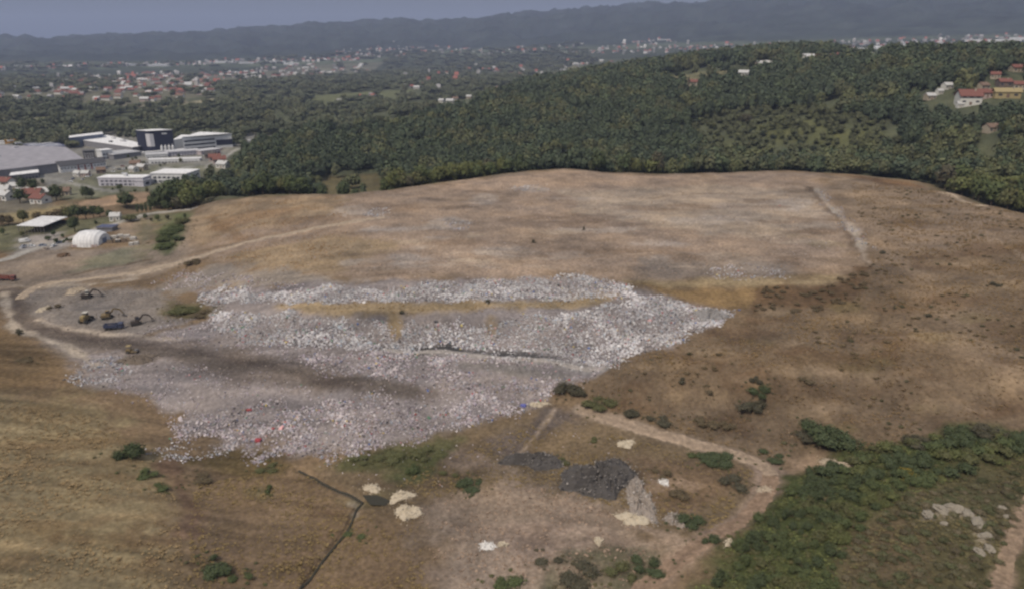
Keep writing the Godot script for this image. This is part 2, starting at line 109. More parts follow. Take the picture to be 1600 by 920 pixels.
	["area", Color(0.129, 0.0781, 0.0414), 4, 6, 0.60, patch(215.2, -381.8, 12.2, 2.5, -5.4, 10.4)],
	["area", Color(0.129, 0.0781, 0.0414), 4, 6, 0.60, patch(171.3, -264.1, 10.1, 3.1, -3.5, 6.1)],
	["area", Color(0.129, 0.0781, 0.0414), 4, 6, 0.60, patch(152, -263.7, 8.1, 2.7, -2.8, 5.6)],
	["area", Color(0.129, 0.0781, 0.0414), 4, 6, 0.60, patch(112, -226.3, 16.9, 4.3, -1.9, 4.7)],
	["area", Color(0.129, 0.0781, 0.0414), 4, 6, 0.60, patch(78, -218.8, 9.6, 2.2, -1.7, 7.2)],
	["area", Color(0.129, 0.0781, 0.0414), 4, 6, 0.60, patch(89.4, -235.4, 16.4, 3.2, -1.4, 4.3)],
	["area", Color(0.129, 0.0781, 0.0414), 4, 6, 0.60, patch(50, -225.5, 12.3, 2.5, -0.4, 2.4)],
	["area", Color(0.129, 0.0781, 0.0414), 4, 6, 0.60, patch(65, -206.8, 11.7, 1.3, -0.5, 2.1)],
	["area", Color(0.129, 0.0781, 0.0414), 4, 6, 0.60, patch(107.8, -209.8, 14.7, 2.7, -1, 2.8)],
	["area", Color(0.129, 0.0781, 0.0414), 4, 6, 0.60, patch(133.8, -211, 12.2, 2.9, -1.1, 2.4)],
	["area", Color(0.129, 0.0781, 0.0414), 4, 6, 0.60, patch(167.2, -233.9, 7.6, 1.6, -3.3, 5.4)],
	["area", Color(0.129, 0.0781, 0.0414), 4, 6, 0.60, patch(63.2, -237.1, 12.5, 3.1, -0.7, 3.3)],
	["area", Color(0.129, 0.0781, 0.0414), 4, 6, 0.60, patch(116.9, -198.4, 13, 3.9, -1.5, 3.1)],
	["area", Color(0.129, 0.0781, 0.0414), 4, 6, 0.60, patch(143.9, -196.6, 10.2, 1.6, -1.6, 2.9)],
	["area", Color(0.129, 0.0781, 0.0414), 4, 6, 0.60, patch(107.3, -260.9, 20.1, 3.7, -1.5, 4.1)],
	["area", Color(0.129, 0.0781, 0.0414), 4, 6, 0.60, patch(132, -237.1, 13.5, 3.4, -2.1, 4.3)],
	["area", Color(0.129, 0.0781, 0.0414), 4, 6, 0.60, patch(42.3, -216.5, 10, 2.4, -0.3, 2)],
	["area", Color(0.129, 0.0781, 0.0414), 4, 6, 0.60, patch(85.6, -252.9, 13.2, 2.6, -1, 3.3)],
	["area", Color(0.297, 0.21, 0.123), 4, 5, 0.50, patch(95.5, -221.7, 10.1, 1.1, -1.2, 3.5)],
	["area", Color(0.297, 0.21, 0.123), 4, 5, 0.50, patch(61.2, -217.7, 11.9, 2.3, -0.6, 3)],
	["area", Color(0.297, 0.21, 0.123), 4, 5, 0.50, patch(120.9, -258.6, 15.1, 3.5, -2.2, 5.5)],
	["area", Color(0.297, 0.21, 0.123), 4, 5, 0.50, patch(149.3, -232.7, 9.5, 2.2, -3.3, 5.9)],
	["area", Color(0.297, 0.21, 0.123), 4, 5, 0.50, patch(146.5, -205.4, 7.9, 2.6, -1.2, 2.5)],
	["area", Color(0.297, 0.21, 0.123), 4, 5, 0.50, patch(122.6, -212.8, 7.5, 1.2, -0.8, 2.1)],
	["area", Color(0.297, 0.21, 0.123), 4, 5, 0.50, patch(47.5, -236.6, 10.6, 2.7, -0.7, 3.9)],
	["area", Color(0.297, 0.21, 0.123), 4, 5, 0.50, patch(96.6, -206.4, 11.3, 1.5, -0.8, 2.3)],
	["area", Color(0.297, 0.21, 0.123), 4, 5, 0.50, patch(129, -200.3, 9.8, 2.8, -1.1, 2.3)],
	["area", Color(0.297, 0.21, 0.123), 4, 5, 0.50, patch(187.6, -275.1, 10.5, 3, -3.3, 5.5)],
	["area", Color(0.306, 0.23, 0.129), 3, 2, 1.0, places([49.2, -297.7, 82.3, -299.1, 118.3, -300, 141.6, -303.4, 144.3, -296.8, 131, -290.7, 93.6, -290.2, 64.6, -292])],
	["area", Color(0.234, 0.153, 0.0696), 3, 3, 1.0, places([47.4, -294.6, 80.7, -291.9, 106.7, -289.3, 102.2, -275, 84.7, -276.3, 63.5, -286.1])],
	["area", Color(0.141, 0.0871, 0.046), 3, 4, 1.0, places([104.8, -291.8, 133.6, -290.4, 153.2, -310.8, 158.3, -308.5, 144.9, -286, 128.4, -271, 109, -265.6, 95.7, -270.2])],
	["line", Color(0.326, 0.26, 0.203), 2, 2, 1.0, places([201.2, -477, 189.4, -426.3, 181.3, -385.9, 170.8, -347.2, 159.5, -317.4]), 5],
	["area", Color(0.247, 0.214, 0.21), 3, 3, 1.0, places([-147.1, -318.9, -112.6, -305.6, -66, -299.1, 5.5, -300.5, 33.1, -300.4, 48.6, -293.1, 65.9, -285, 85.7, -270.5, 78.7, -262.5, 56.4, -248.6, 32.1, -239.6, 15.6, -230.6, 13.5, -224.6, 0, -217.9, -20.5, -207.1, -39.9, -200.5, -58.6, -195.3, -75.9, -194.6, -91.5, -200.1, -95.3, -204.9, -108.7, -205.8, -109.4, -214.6, -120.7, -221.7, -146.9, -227.5, -163.7, -249.2, -151.3, -262.1, -142.1, -274.6, -124.3, -282.9, -133.7, -300.1])],
	["area", Color(0.218, 0.188, 0.167), 4, 4, 1.0, places([-238, -330.8, -212.7, -340, -164.7, -324.6, -126.4, -288.6, -142.1, -274.6, -151.3, -262.1, -163.7, -249.2, -182.5, -260.6, -204, -282.6])],
	["area", Color(0.306, 0.226, 0.129), 2.5, 2, 1.0, places([-97.9, -284.8, -73.3, -282, -26.1, -281.7, 26.3, -283.9, 43.8, -287.5, 40.6, -282.2, 25.6, -275.3, -10.2, -274.2, -27.7, -270, -40.6, -271.8, -60.6, -270.8, -84.1, -273.2])],
	["area", Color(0.287, 0.21, 0.118), 2, 1.5, 1.00, patch(-45.9, -268, 3, 0.1, 1.2, 9)],
	["area", Color(0.26, 0.195, 0.123), 2, 1.5, 0.80, patch(-8, -265.7, 2.5, 0.1, 0.1, 6.1)],
	["area", Color(0.153, 0.123, 0.0618), 3, 3, 1.0, places([-159.4, -312.9, -135.2, -304, -119.8, -285.4, -133.6, -285.9, -151.4, -295.4])],
	["area", Color(0.167, 0.135, 0.118), 4, 3, 1.0, places([-206.2, -290.3, -191.6, -283.9, -167.2, -273.4, -137.3, -269.6, -111.1, -261, -87.7, -249.3, -64.1, -239.2, -40.2, -232, -22.2, -229.8, -24, -224.7, -43.4, -223.8, -70.3, -227.3, -93.6, -231.5, -115.5, -241.5, -145.2, -254.7, -171.1, -257.9, -191.7, -271.4])],
	["line", Color(0.129, 0.102, 0.0848), 3, 2, 1.0, places([-239.9, -330.8, -227.7, -315.8, -213, -294.4, -196.4, -281, -176, -270.8, -154.9, -264.4]), 10],
	["area", Color(0.278, 0.234, 0.218), 3, 3, 0.8, places([-24.9, -235.2, 9.2, -239.1, 13.4, -231.2, 8.8, -226, -17.1, -219.6, -23.9, -223.8])],
	["line", Color(0.326, 0.297, 0.274), 1.5, 1, 1.0, places([-48.1, -253.5, -23.8, -251.1, 0, -246.9, 18.7, -245, 33.4, -241]), 3.2],
	["line", Color(0.0825, 0.0781, 0.0781), 2, 2, 1.0, places([-48.3, -254.7, -24, -253.1, 0, -249.3, 16.5, -246.9]), 3.5],  # shadow at the toe of the waste face, painted into the ground colour
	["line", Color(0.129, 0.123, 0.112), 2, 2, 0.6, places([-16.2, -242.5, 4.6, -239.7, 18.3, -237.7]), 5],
	["area", Color(0.251, 0.195, 0.104), 9, 9, 1.0, places([-231.2, -229.2, -171, -221.9, -154.1, -218.1, -144.8, -216.1, -128.1, -207.1, -106.7, -187.1, -92, -172.3, -72.5, -134.3, -60, -103.4, -112.5, -94.1])],
	["area", Color(0.16, 0.107, 0.0544), 5, 4, 1.0, places([-260, -276.4, -206.1, -273.7, -184.7, -264.2, -169.1, -248.4, -156.5, -225.5, -155.9, -217.6, -167.5, -216.4, -213.8, -221.9])],
	["area", Color(0.174, 0.107, 0.051), 3, 3, 0.55, patch(-152.9, -206.2, 8, -3, 1.6, 2.6)],
	["area", Color(0.174, 0.107, 0.051), 3, 3, 0.55, patch(-125.1, -194.2, 9.2, -3.9, 1.7, 3.2)],
	["area", Color(0.174, 0.107, 0.051), 3, 3, 0.55, patch(-129.6, -174.5, 8.6, -2.8, 1.2, 1.9)],
	["area", Color(0.174, 0.107, 0.051), 3, 3, 0.55, patch(-102.4, -164.6, 8.3, -3.2, 1, 1.9)],
	["area", Color(0.174, 0.107, 0.051), 3, 3, 0.55, patch(-112.4, -148.9, 11.8, -3.1, 1, 1.7)],
	["area", Color(0.174, 0.107, 0.051), 3, 3, 0.55, patch(-94.2, -145.6, 10.4, -3.2, 1, 1.9)],
	["area", Color(0.174, 0.107, 0.051), 3, 3, 0.55, patch(-105.2, -134.8, 10.9, -2.8, 1.1, 1.7)],
	["area", Color(0.174, 0.107, 0.051), 3, 3, 0.55, patch(-83.4, -138.3, 7.6, -2.2, 0.8, 1.7)],
	["area", Color(0.174, 0.107, 0.051), 3, 3, 0.55, patch(-142.1, -183.3, 6, -1.8, 1.3, 1.9)],
	["area", Color(0.346, 0.243, 0.118), 3, 3, 0.50, patch(-140.7, -201.9, 7.8, -3.2, 1.3, 2.2)],
	["area", Color(0.346, 0.243, 0.118), 3, 3, 0.50, patch(-118.3, -166.7, 9.8, -3.2, 1.6, 2.7)],
	["area", Color(0.346, 0.243, 0.118), 3, 3, 0.50, patch(-121.1, -155.7, 8, -2.1, 1.2, 1.9)],
	["area", Color(0.346, 0.243, 0.118), 3, 3, 0.50, patch(-96.6, -156.3, 7.9, -3.2, 1, 2)],
	["area", Color(0.346, 0.243, 0.118), 3, 3, 0.50, patch(-94.4, -132.7, 10.8, -3.1, 0.8, 1.4)],
	["area", Color(0.346, 0.243, 0.118), 3, 3, 0.50, patch(-111.7, -138.5, 5, -1.1, 0.9, 1.3)],
	["area", Color(0.17, 0.115, 0.0676), 11, 11, 1.0, places([-90.4, -176.7, -89.8, -195.4, -70.2, -195, -63, -189.9, -42.4, -172.7, -42.8, -162.3, -46.9, -148.4, -49.3, -139.7, -42.3, -106.2, -61.1, -103.2, -74.9, -138.3])],
	["area", Color(0.16, 0.115, 0.0676), 4, 4, 1.0, places([-63.7, -192.3, -31.9, -200.5, -8.4, -213.8, 13, -221.2, 25.5, -217.5, 58.5, -196.2, 72.8, -186, 69.9, -172, 50.9, -152.9, 37.7, -149.8, 16.1, -154.1, -26.2, -157.3, -41.8, -169.7])],
	["area", Color(0.17, 0.115, 0.0676), 8, 8, 1.0, places([-42.5, -160.9, -27.2, -164.9, -19.1, -152.3, -20.8, -139, -19.6, -107.6, -41.2, -106.3, -47.8, -139.8, -46.2, -148.4])],
	["area", Color(0.297, 0.222, 0.163), 6, 6, 1.0, places([-26.2, -170.6, -14.5, -178.2, 0, -181.7, 14.4, -177.2, 30.8, -166.9, 41.2, -151.9, 29.5, -138, 19.4, -106.7, -14.7, -107.6, -16.7, -143.2, -19.4, -154.7])],
	["area", Color(0.326, 0.234, 0.174), 3, 3, 0.7, places([-6.6, -159.3, 16.9, -164.1, 32, -153.2, 24.2, -142.6, 0, -145.1])],
	["area", Color(0.123, 0.0967, 0.0825), 3, 3, 1.0, places([-6.1, -204.1, 6.3, -214.1, 13.1, -223.9, 24.8, -221.3, 22.1, -213.9, 10.1, -203.1, 3.9, -194, -5.9, -195.8])],
	["area", Color(0.251, 0.181, 0.129), 3, 3, 1.0, places([-21.9, -200.6, -9.9, -198.7, -5.7, -189.3, -15, -186.6, -22.8, -188.9])],
	["line", Color(0.129, 0.107, 0.0871), 0.8, 0.8, 1.0, places([-63, -189.9, -55.9, -184.3, -49.2, -179.3, -43, -175.7]), 1.4],
	["area", Color(0.147, 0.0991, 0.0599), 4, 4, 1.0, places([38.2, -191.1, 57.1, -190.2, 66.9, -184.7, 57.8, -171.8, 43.8, -163.5, 36.5, -169.8])],
	["area", Color(0.102, 0.102, 0.0414), 3, 3, 0.9, places([-63, -189.9, -47.2, -196.9, -30.2, -203, -17.2, -204, -19.4, -193.9, -27.9, -184.1, -38.1, -189.5, -49.1, -187.5])],
	["area", Color(0.0918, 0.0967, 0.0384), 3, 3, 1.0, places([-34.7, -192.6, -21.7, -198, -19.1, -190.4, -25.6, -180.6, -33.5, -184.5])],
	["area", Color(0.123, 0.0871, 0.0384), 3, 3, 1.0, places([-97.2, -190.4, -89, -198.4, -72.9, -197.3, -64.4, -191.6, -67.7, -186.3, -86.1, -185.9])],
	["line", Color(0.153, 0.0967, 0.0618), 2, 2, 1.0, places([-101.1, -187.4, -92.7, -175.9, -84.5, -164.6, -80.1, -154.2]), 4],
	["line", Color(0.287, 0.218, 0.16), 1.2, 0.8, 1.0, places([22.7, -221.4, 31.5, -214.4, 40.8, -206.8, 49.8, -201.2, 58.5, -196.2, 67, -191.8, 73, -186.6, 74.8, -180.1]), 5.2],
	["line", Color(0.26, 0.184, 0.132), 1.5, 1, 1.0, places([74.8, -180.1, 68.1, -169.1, 57.2, -158.2, 47.2, -150.7, 37.9, -143.5, 29.3, -136.8, 22.2, -127.2]), 6.5],
	["line", Color(0.287, 0.21, 0.153), 1.2, 1, 1.0, places([41.2, -151.9, 33.1, -159.8, 23.8, -165.5, 13.9, -169.7]), 4],
	["area", Color(0.269, 0.195, 0.147), 2.5, 2, 1.0, places([69.7, -187.9, 77.9, -187.3, 80.3, -178.9, 73.1, -168.9, 67.9, -170.9])],
	["area", Color(0.316, 0.218, 0.141), 2.5, 2, 1.0, places([81.6, -189.9, 95.1, -186.8, 94.3, -178.7, 84.7, -178.9, 79.6, -181.9])],
	["area", Color(0.102, 0.0894, 0.0429), 4, 4, 1.0, places([39.3, -130.3, 50.8, -146.9, 67.2, -164, 79.9, -177.7, 97.5, -188.3, 115.4, -187.6, 130.7, -189.2, 147.8, -187.5, 190.3, -174.6, 117.3, -93.6, 24.2, -106.1])],
	["area", Color(0.0656, 0.0781, 0.0279), 4, 4, 1.0, places([39.3, -130.3, 50.8, -146.9, 67.2, -164, 79.9, -177.7, 97.5, -188.3, 115.4, -187.6, 130.7, -189.2, 147.8, -187.5, 142.3, -178.9, 118.1, -173, 101, -166.1, 86.6, -153.4, 74.5, -139.4, 63.7, -123.4])],
	["area", Color(0.147, 0.102, 0.058), 3, 3, 0.7, places([79.2, -143.6, 93, -151, 96.1, -140, 82.5, -122.5, 70.7, -127.7])],
	["line", Color(0.297, 0.203, 0.147), 1.2, 1, 1.0, places([89.1, -108.8, 100.3, -123.1, 108.1, -132.7, 117.2, -143, 128.8, -155.9, 140.8, -166.5]), 3.6],
	["area", Color(0.316, 0.26, 0.188), 1, 1.2, 0.70, patch(103.1, -147.3, 7.3, -0.7, -1.3, 2.3)],
	["area", Color(0.316, 0.26, 0.188), 1, 1.2, 0.70, patch(107.1, -140.3, 2.3, 0, -3.5, 5.8)],
	["area", Color(0.316, 0.26, 0.188), 1, 1.2, 0.70, patch(107.6, -149.6, 8.1, -0.5, -1.2, 2)],
	["area", Color(0.118, 0.107, 0.0656), 2.5, 2.5, 1.0, places([5.9, -137.6, 12.5, -149, 25.6, -153.2, 36.2, -150.1, 33.5, -142.3, 27.7, -135.9, 14.5, -134.6])],
	["line", Color(0.297, 0.226, 0.167), 1, 0.6, 1.0, places([14.7, -221.3, 7.8, -206.9, 2.3, -195.2]), 1.6],
	["area", Color(0.306, 0.251, 0.188), 0.6, 0.8, 0.80, patch(-43.7, -172.8, 2.5, 0.2, 0.4, 1.8)],
	["area", Color(0.306, 0.251, 0.188), 0.6, 0.8, 0.80, patch(-42.1, -167.9, 1.4, 0.1, 0.6, 2.8)],
	["area", Color(0.306, 0.251, 0.188), 0.6, 0.8, 0.80, patch(-51.7, -182.4, 1.5, -0, 0.2, 0.9)],
	["area", Color(0.188, 0.129, 0.0825), 2.5, 3.5, 0.57, patch(51.5, -338.2, 14.6, 0.2, -0.3, 2.2)],
	["area", Color(0.412, 0.326, 0.243), 2.5, 3.5, 0.73, patch(142.6, -350.9, 15.7, 1.3, -1.3, 3.5)],
	["area", Color(0.195, 0.135, 0.0918), 2.5, 3.5, 0.46, patch(-19.2, -483.1, 12.5, 0.5, 0.3, 7)],
	["area", Color(0.412, 0.326, 0.243), 2.5, 3.5, 0.63, patch(137.5, -401.7, 16.4, 0.8, -1.2, 3.7)],
	["area", Color(0.195, 0.135, 0.0918), 2.5, 3.5, 0.50, patch(153.1, -446.8, 11, 0.5, -3, 9.3)],
	["area", Color(0.195, 0.135, 0.0918), 2.5, 3.5, 0.77, patch(154.8, -369.6, 13.9, 1.3, -1.3, 3.3)],
	["area", Color(0.412, 0.326, 0.243), 2.5, 3.5, 0.45, patch(-58.7, -310.5, 9.7, 0.6, 0.4, 2.5)],
	["area", Color(0.367, 0.306, 0.26), 2.5, 3.5, 0.53, patch(-37.7, -364.3, 7, 0.4, 0.3, 2.8)],
	["area", Color(0.234, 0.167, 0.112), 2.5, 3.5, 0.41, patch(-34.8, -348.1, 8.6, 0.4, 0.4, 4.7)],
	["area", Color(0.234, 0.167, 0.112), 2.5, 3.5, 0.70, patch(209.6, -498.5, 19.6, 1.5, -1.5, 3.7)],
	["area", Color(0.412, 0.326, 0.243), 2.5, 3.5, 0.63, patch(-19.1, -367.8, 7.1, 0.3, 0.3, 5.4)],
	["area", Color(0.234, 0.167, 0.112), 2.5, 3.5, 0.53, patch(192, -472.9, 11.7, 1.2, -2.6, 6.8)],
	["area", Color(0.367, 0.306, 0.26), 2.5, 3.5, 0.40, patch(24.7, -333.7, 7.5, 0.1, -0.3, 4.9)],
	["area", Color(0.188, 0.129, 0.0825), 2.5, 3.5, 0.45, patch(192.3, -482, 13, 1.9, -2.6, 6.9)],
	["area", Color(0.367, 0.306, 0.26), 2.5, 3.5, 0.70, patch(-43.2, -347.5, 7.6, 0.3, 0.4, 3.3)],
	["area", Color(0.234, 0.167, 0.112), 2.5, 3.5, 0.41, patch(53, -341.4, 9.7, 0.1, -0.4, 2.7)],
	["area", Color(0.195, 0.135, 0.0918), 2.5, 3.5, 0.52, patch(162.3, -370.1, 11, 1.1, -2.2, 5.5)],
	["area", Color(0.412, 0.326, 0.243), 2.5, 3.5, 0.52, patch(-51.5, -356.8, 8.4, 0.6, 0.7, 5.5)],
	["area", Color(0.195, 0.135, 0.0918), 2.5, 3.5, 0.70, patch(-55.8, -308.4, 11.3, 0.4, 0.5, 3)],
	["area", Color(0.234, 0.167, 0.112), 2.5, 3.5, 0.57, patch(-104.5, -408.2, 10.1, 2.5, 1, 4.3)],
	["area", Color(0.234, 0.167, 0.112), 2.5, 3.5, 0.66, patch(145.5, -320.2, 14.9, 1.5, -1.9, 4.6)],
	["area", Color(0.195, 0.135, 0.0918), 2.5, 3.5, 0.71, patch(-38.9, -436.1, 14.3, 0.6, 0.3, 4.1)],
	["area", Color(0.367, 0.306, 0.26), 2.5, 3.5, 0.58, patch(35.7, -459, 21.3, 0.6, -0.4, 5.1)],
	["area", Color(0.412, 0.326, 0.243), 2.5, 3.5, 0.69, patch(24.5, -371.9, 12.6, 0.3, -0.4, 5.9)],
	["area", Color(0.367, 0.306, 0.26), 2.5, 3.5, 0.65, patch(73.2, -350.4, 14.7, 0.1, -0.8, 4.3)],
	["area", Color(0.367, 0.306, 0.26), 2.5, 3.5, 0.52, patch(136.2, -432.1, 20.4, 1, -2.6, 8.9)],
	["area", Color(0.367, 0.306, 0.26), 2.5, 3.5, 0.50, patch(-66.1, -326, 11.1, 1, 0.6, 3.1)],
	["area", Color(0.367, 0.306, 0.26), 2.5, 3.5, 0.64, patch(-43.4, -384.9, 15.1, 1.1, 0.5, 4.5)],
	["area", Color(0.195, 0.135, 0.0918), 2.5, 3.5, 0.66, patch(79.6, -325.2, 9.7, -0.1, -1, 4.6)],
	["area", Color(0.188, 0.129, 0.0825), 2.5, 3.5, 0.47, patch(134.6, -307.4, 10.5, 0.7, -1.6, 4.2)],
	["area", Color(0.412, 0.326, 0.243), 2.5, 3.5, 0.67, patch(-18.1, -323.3, 9, 0.4, 0.2, 4.1)],
	["area", Color(0.234, 0.167, 0.112), 2.5, 3.5, 0.61, patch(-70, -337.4, 12.7, 1.5, 0.6, 3.3)],
	["area", Color(0.195, 0.135, 0.0918), 2.5, 3.5, 0.56, patch(146.4, -430.1, 20.4, 1, -1.4, 4.4)],
	["area", Color(0.412, 0.326, 0.243), 2.5, 3.5, 0.77, patch(76, -446.5, 17.3, 0.6, -1.5, 9.7)],
	["area", Color(0.297, 0.218, 0.135), 2.5, 3.5, 0.46, patch(58.3, -210.9, 3.9, 0.6, -0.3, 1.4)],
	["area", Color(0.118, 0.0738, 0.0414), 2.5, 3.5, 0.37, patch(119.6, -297.8, 9.3, 0.6, -1.3, 3.8)],
	["area", Color(0.118, 0.0738, 0.0414), 2.5, 3.5, 0.46, patch(126.1, -321.1, 8.1, 0.3, -2, 5.7)],
	["area", Color(0.135, 0.0918, 0.0476), 2.5, 3.5, 0.40, patch(172, -235.5, 4.8, 1.1, -1.5, 2.4)],
	["area", Color(0.167, 0.129, 0.058), 2.5, 3.5, 0.47, patch(104.4, -196.1, 6.9, 1.3, -0.6, 1.4)],
	["area", Color(0.167, 0.129, 0.058), 2.5, 3.5, 0.59, patch(128.2, -268.3, 4.8, 1.1, -1.3, 3.3)],
	["area", Color(0.118, 0.0738, 0.0414), 2.5, 3.5, 0.40, patch(166.4, -225.6, 5.2, 0.6, -1.3, 2.1)],
	["area", Color(0.107, 0.0656, 0.0384), 2.5, 3.5, 0.43, patch(167.6, -238.9, 4.8, 1.4, -1.3, 2.2)],
	["area", Color(0.297, 0.218, 0.135), 2.5, 3.5, 0.38, patch(197.3, -273.8, 9.2, 2.2, -2.4, 3.9)],
	["area", Color(0.135, 0.0918, 0.0476), 2.5, 3.5, 0.39, patch(179.6, -244.2, 5.7, 1, -2.1, 3.4)],
	["area", Color(0.107, 0.0656, 0.0384), 2.5, 3.5, 0.37, patch(247.4, -364.9, 5.1, 1, -6.3, 10.1)],
	["area", Color(0.297, 0.218, 0.135), 2.5, 3.5, 0.53, patch(106, -268.9, 7.6, 1.2, -1.5, 4.3)],
	["area", Color(0.107, 0.0656, 0.0384), 2.5, 3.5, 0.57, patch(83.3, -243.7, 6.4, 1.4, -1.1, 3.6)],
	["area", Color(0.107, 0.0656, 0.0384), 2.5, 3.5, 0.40, patch(76.9, -226.4, 6.4, 2.5, -0.3, 1.1)],
	["area", Color(0.118, 0.0738, 0.0414), 2.5, 3.5, 0.44, patch(121.4, -208, 3.5, 1.1, -0.2, 0.7)],
	["area", Color(0.118, 0.0738, 0.0414), 2.5, 3.5, 0.54, patch(142.8, -195.2, 5.5, 0.7, -0.7, 1.3)],
	["area", Color(0.167, 0.129, 0.058), 2.5, 3.5, 0.55, patch(116.1, -221.7, 7.7, 2.4, -0.9, 2.2)],
	["area", Color(0.135, 0.0918, 0.0476), 2.5, 3.5, 0.53, patch(102.3, -225.9, 7.2, 1.4, -0.7, 1.8)],
	["area", Color(0.167, 0.129, 0.058), 2.5, 3.5, 0.34, patch(146.9, -235.1, 6.5, 1.7, -2.1, 3.8)],
	["area", Color(0.135, 0.0918, 0.0476), 2.5, 3.5, 0.43, patch(112.4, -251.1, 6.6, 1.3, -1.3, 3.2)],
	["area", Color(0.118, 0.0738, 0.0414), 2.5, 3.5, 0.31, patch(184, -319.2, 5, 1.1, -3, 5.8)],
	["area", Color(0.167, 0.129, 0.058), 2.5, 3.5, 0.55, patch(118.3, -190.5, 7.1, 1.9, -0.5, 1)],
	["area", Color(0.297, 0.218, 0.135), 2.5, 3.5, 0.51, patch(71.7, -238.9, 9, 2.3, -0.9, 3.5)],
	["area", Color(0.297, 0.218, 0.135), 2.5, 3.5, 0.36, patch(146.3, -359.8, 6.9, 0.5, -1.5, 3.9)],
	["area", Color(0.135, 0.0918, 0.0476), 2.5, 3.5, 0.47, patch(113.2, -227, 7, 1.9, -0.5, 1.2)],
	["area", Color(0.167, 0.129, 0.058), 2.5, 3.5, 0.51, patch(125.6, -201, 3.2, 1.3, -0.3, 0.8)],
	["area", Color(0.118, 0.0738, 0.0414), 2.5, 3.5, 0.39, patch(131.5, -296.4, 9.2, 0.6, -1, 2.6)],
	["area", Color(0.107, 0.0656, 0.0384), 2.5, 3.5, 0.37, patch(113.7, -224, 4.6, 1.4, -0.8, 1.9)],
	["area", Color(0.297, 0.218, 0.135), 2.5, 3.5, 0.44, patch(196.1, -309.3, 10.2, 3.1, -3.6, 6.3)],
	["area", Color(0.167, 0.129, 0.058), 2.5, 3.5, 0.44, patch(165.3, -247.3, 5.3, 2.1, -2.1, 3.7)],
	["area", Color(0.167, 0.129, 0.058), 2.5, 3.5, 0.35, patch(79.5, -216.1, 3.4, 0.8, -0.1, 0.6)],
	["area", Color(0.118, 0.0738, 0.0414), 2.5, 3.5, 0.57, patch(156.5, -213.1, 4.5, 0.2, -0.9, 1.4)],
	["area", Color(0.167, 0.129, 0.058), 2.5, 3.5, 0.37, patch(151.7, -346.4, 10.8, 1.1, -2, 5)],
	["area", Color(0.167, 0.129, 0.058), 2.5, 3.5, 0.52, patch(88.3, -241.3, 5.6, 1.2, -0.8, 2.4)],
	["area", Color(0.147, 0.0918, 0.0444), 2.5, 3.5, 0.52, patch(-129.4, -186.8, 6.8, -2.7, 0.7, 1.2)],
	["area", Color(0.153, 0.0967, 0.0476), 2.5, 3.5, 0.39, patch(-97.3, -147.5, 4.8, -1.5, 0.2, 0.4)],
	["area", Color(0.147, 0.0918, 0.0444), 2.5, 3.5, 0.48, patch(-124, -164.4, 8, -2.3, 0.3, 0.5)],
	["area", Color(0.21, 0.147, 0.0696), 2.5, 3.5, 0.39, patch(-90, -161.6, 5.3, -2.2, 0.4, 0.9)],
	["area", Color(0.147, 0.0918, 0.0444), 2.5, 3.5, 0.59, patch(-81.7, -141.5, 5.2, -1.5, 0.2, 0.5)],
	["area", Color(0.153, 0.0967, 0.0476), 2.5, 3.5, 0.57, patch(-93.2, -155, 3.2, -1.2, 0.3, 0.7)],
	["area", Color(0.21, 0.147, 0.0696), 2.5, 3.5, 0.63, patch(-147.2, -213.7, 4, -1.4, 0.7, 1.2)],
	["area", Color(0.346, 0.243, 0.123), 2.5, 3.5, 0.38, patch(-117.5, -148.5, 4.4, -1, 0.6, 0.9)],
	["area", Color(0.153, 0.0967, 0.0476), 2.5, 3.5, 0.62, patch(-155.4, -216.3, 5.5, -1.6, 0.9, 1.5)],
	["area", Color(0.147, 0.0918, 0.0444), 2.5, 3.5, 0.56, patch(-94.6, -153.7, 3.9, -1.4, 0.3, 0.6)],
	["area", Color(0.21, 0.147, 0.0696), 2.5, 3.5, 0.41, patch(-112.6, -149.3, 7.6, -1.9, 0.6, 0.9)],
	["area", Color(0.346, 0.243, 0.123), 2.5, 3.5, 0.50, patch(-115.2, -171.2, 6.8, -2.4, 0.3, 0.6)],
	["area", Color(0.21, 0.147, 0.0696), 2.5, 3.5, 0.48, patch(-143.3, -210.3, 4.2, -1.6, 0.4, 0.7)],
	["area", Color(0.153, 0.0967, 0.0476), 2.5, 3.5, 0.60, patch(-96.9, -156.2, 5.4, -2.2, 0.2, 0.5)],
	["area", Color(0.346, 0.243, 0.123), 2.5, 3.5, 0.49, patch(-106.2, -153.8, 7.4, -2.1, 0.3, 0.6)],
	["area", Color(0.147, 0.0918, 0.0444), 2.5, 3.5, 0.35, patch(-113.4, -163, 3.6, -1.1, 0.7, 1.2)],
	["area", Color(0.21, 0.147, 0.0696), 2.5, 3.5, 0.48, patch(-116.2, -143.7, 5.9, -1.3, 0.5, 0.8)],
	["area", Color(0.153, 0.0967, 0.0476), 2.5, 3.5, 0.42, patch(-114.9, -180.7, 6.8, -2.7, 0.8, 1.5)],
	["area", Color(0.153, 0.0967, 0.0476), 2.5, 3.5, 0.48, patch(-98.4, -140, 3.9, -1.1, 0.3, 0.5)],
	["area", Color(0.21, 0.147, 0.0696), 2.5, 3.5, 0.35, patch(-138.4, -206.8, 6.9, -2.8, 0.5, 0.9)],
	["area", Color(0.153, 0.0967, 0.0476), 2.5, 3.5, 0.41, patch(-110, -159.1, 4.4, -1.3, 0.5, 0.9)],
	["area", Color(0.153, 0.0967, 0.0476), 2.5, 3.5, 0.58, patch(-90.3, -144.9, 7.2, -2.2, 0.2, 0.5)],
	["area", Color(0.147, 0.0918, 0.0444), 2.5, 3.5, 0.57, patch(-103.2, -143.4, 2.9, -0.8, 0.5, 0.8)],
	["area", Color(0.153, 0.0967, 0.0476), 2.5, 3.5, 0.55, patch(-111.2, -174, 7.6, -3, 0.6, 1.2)],
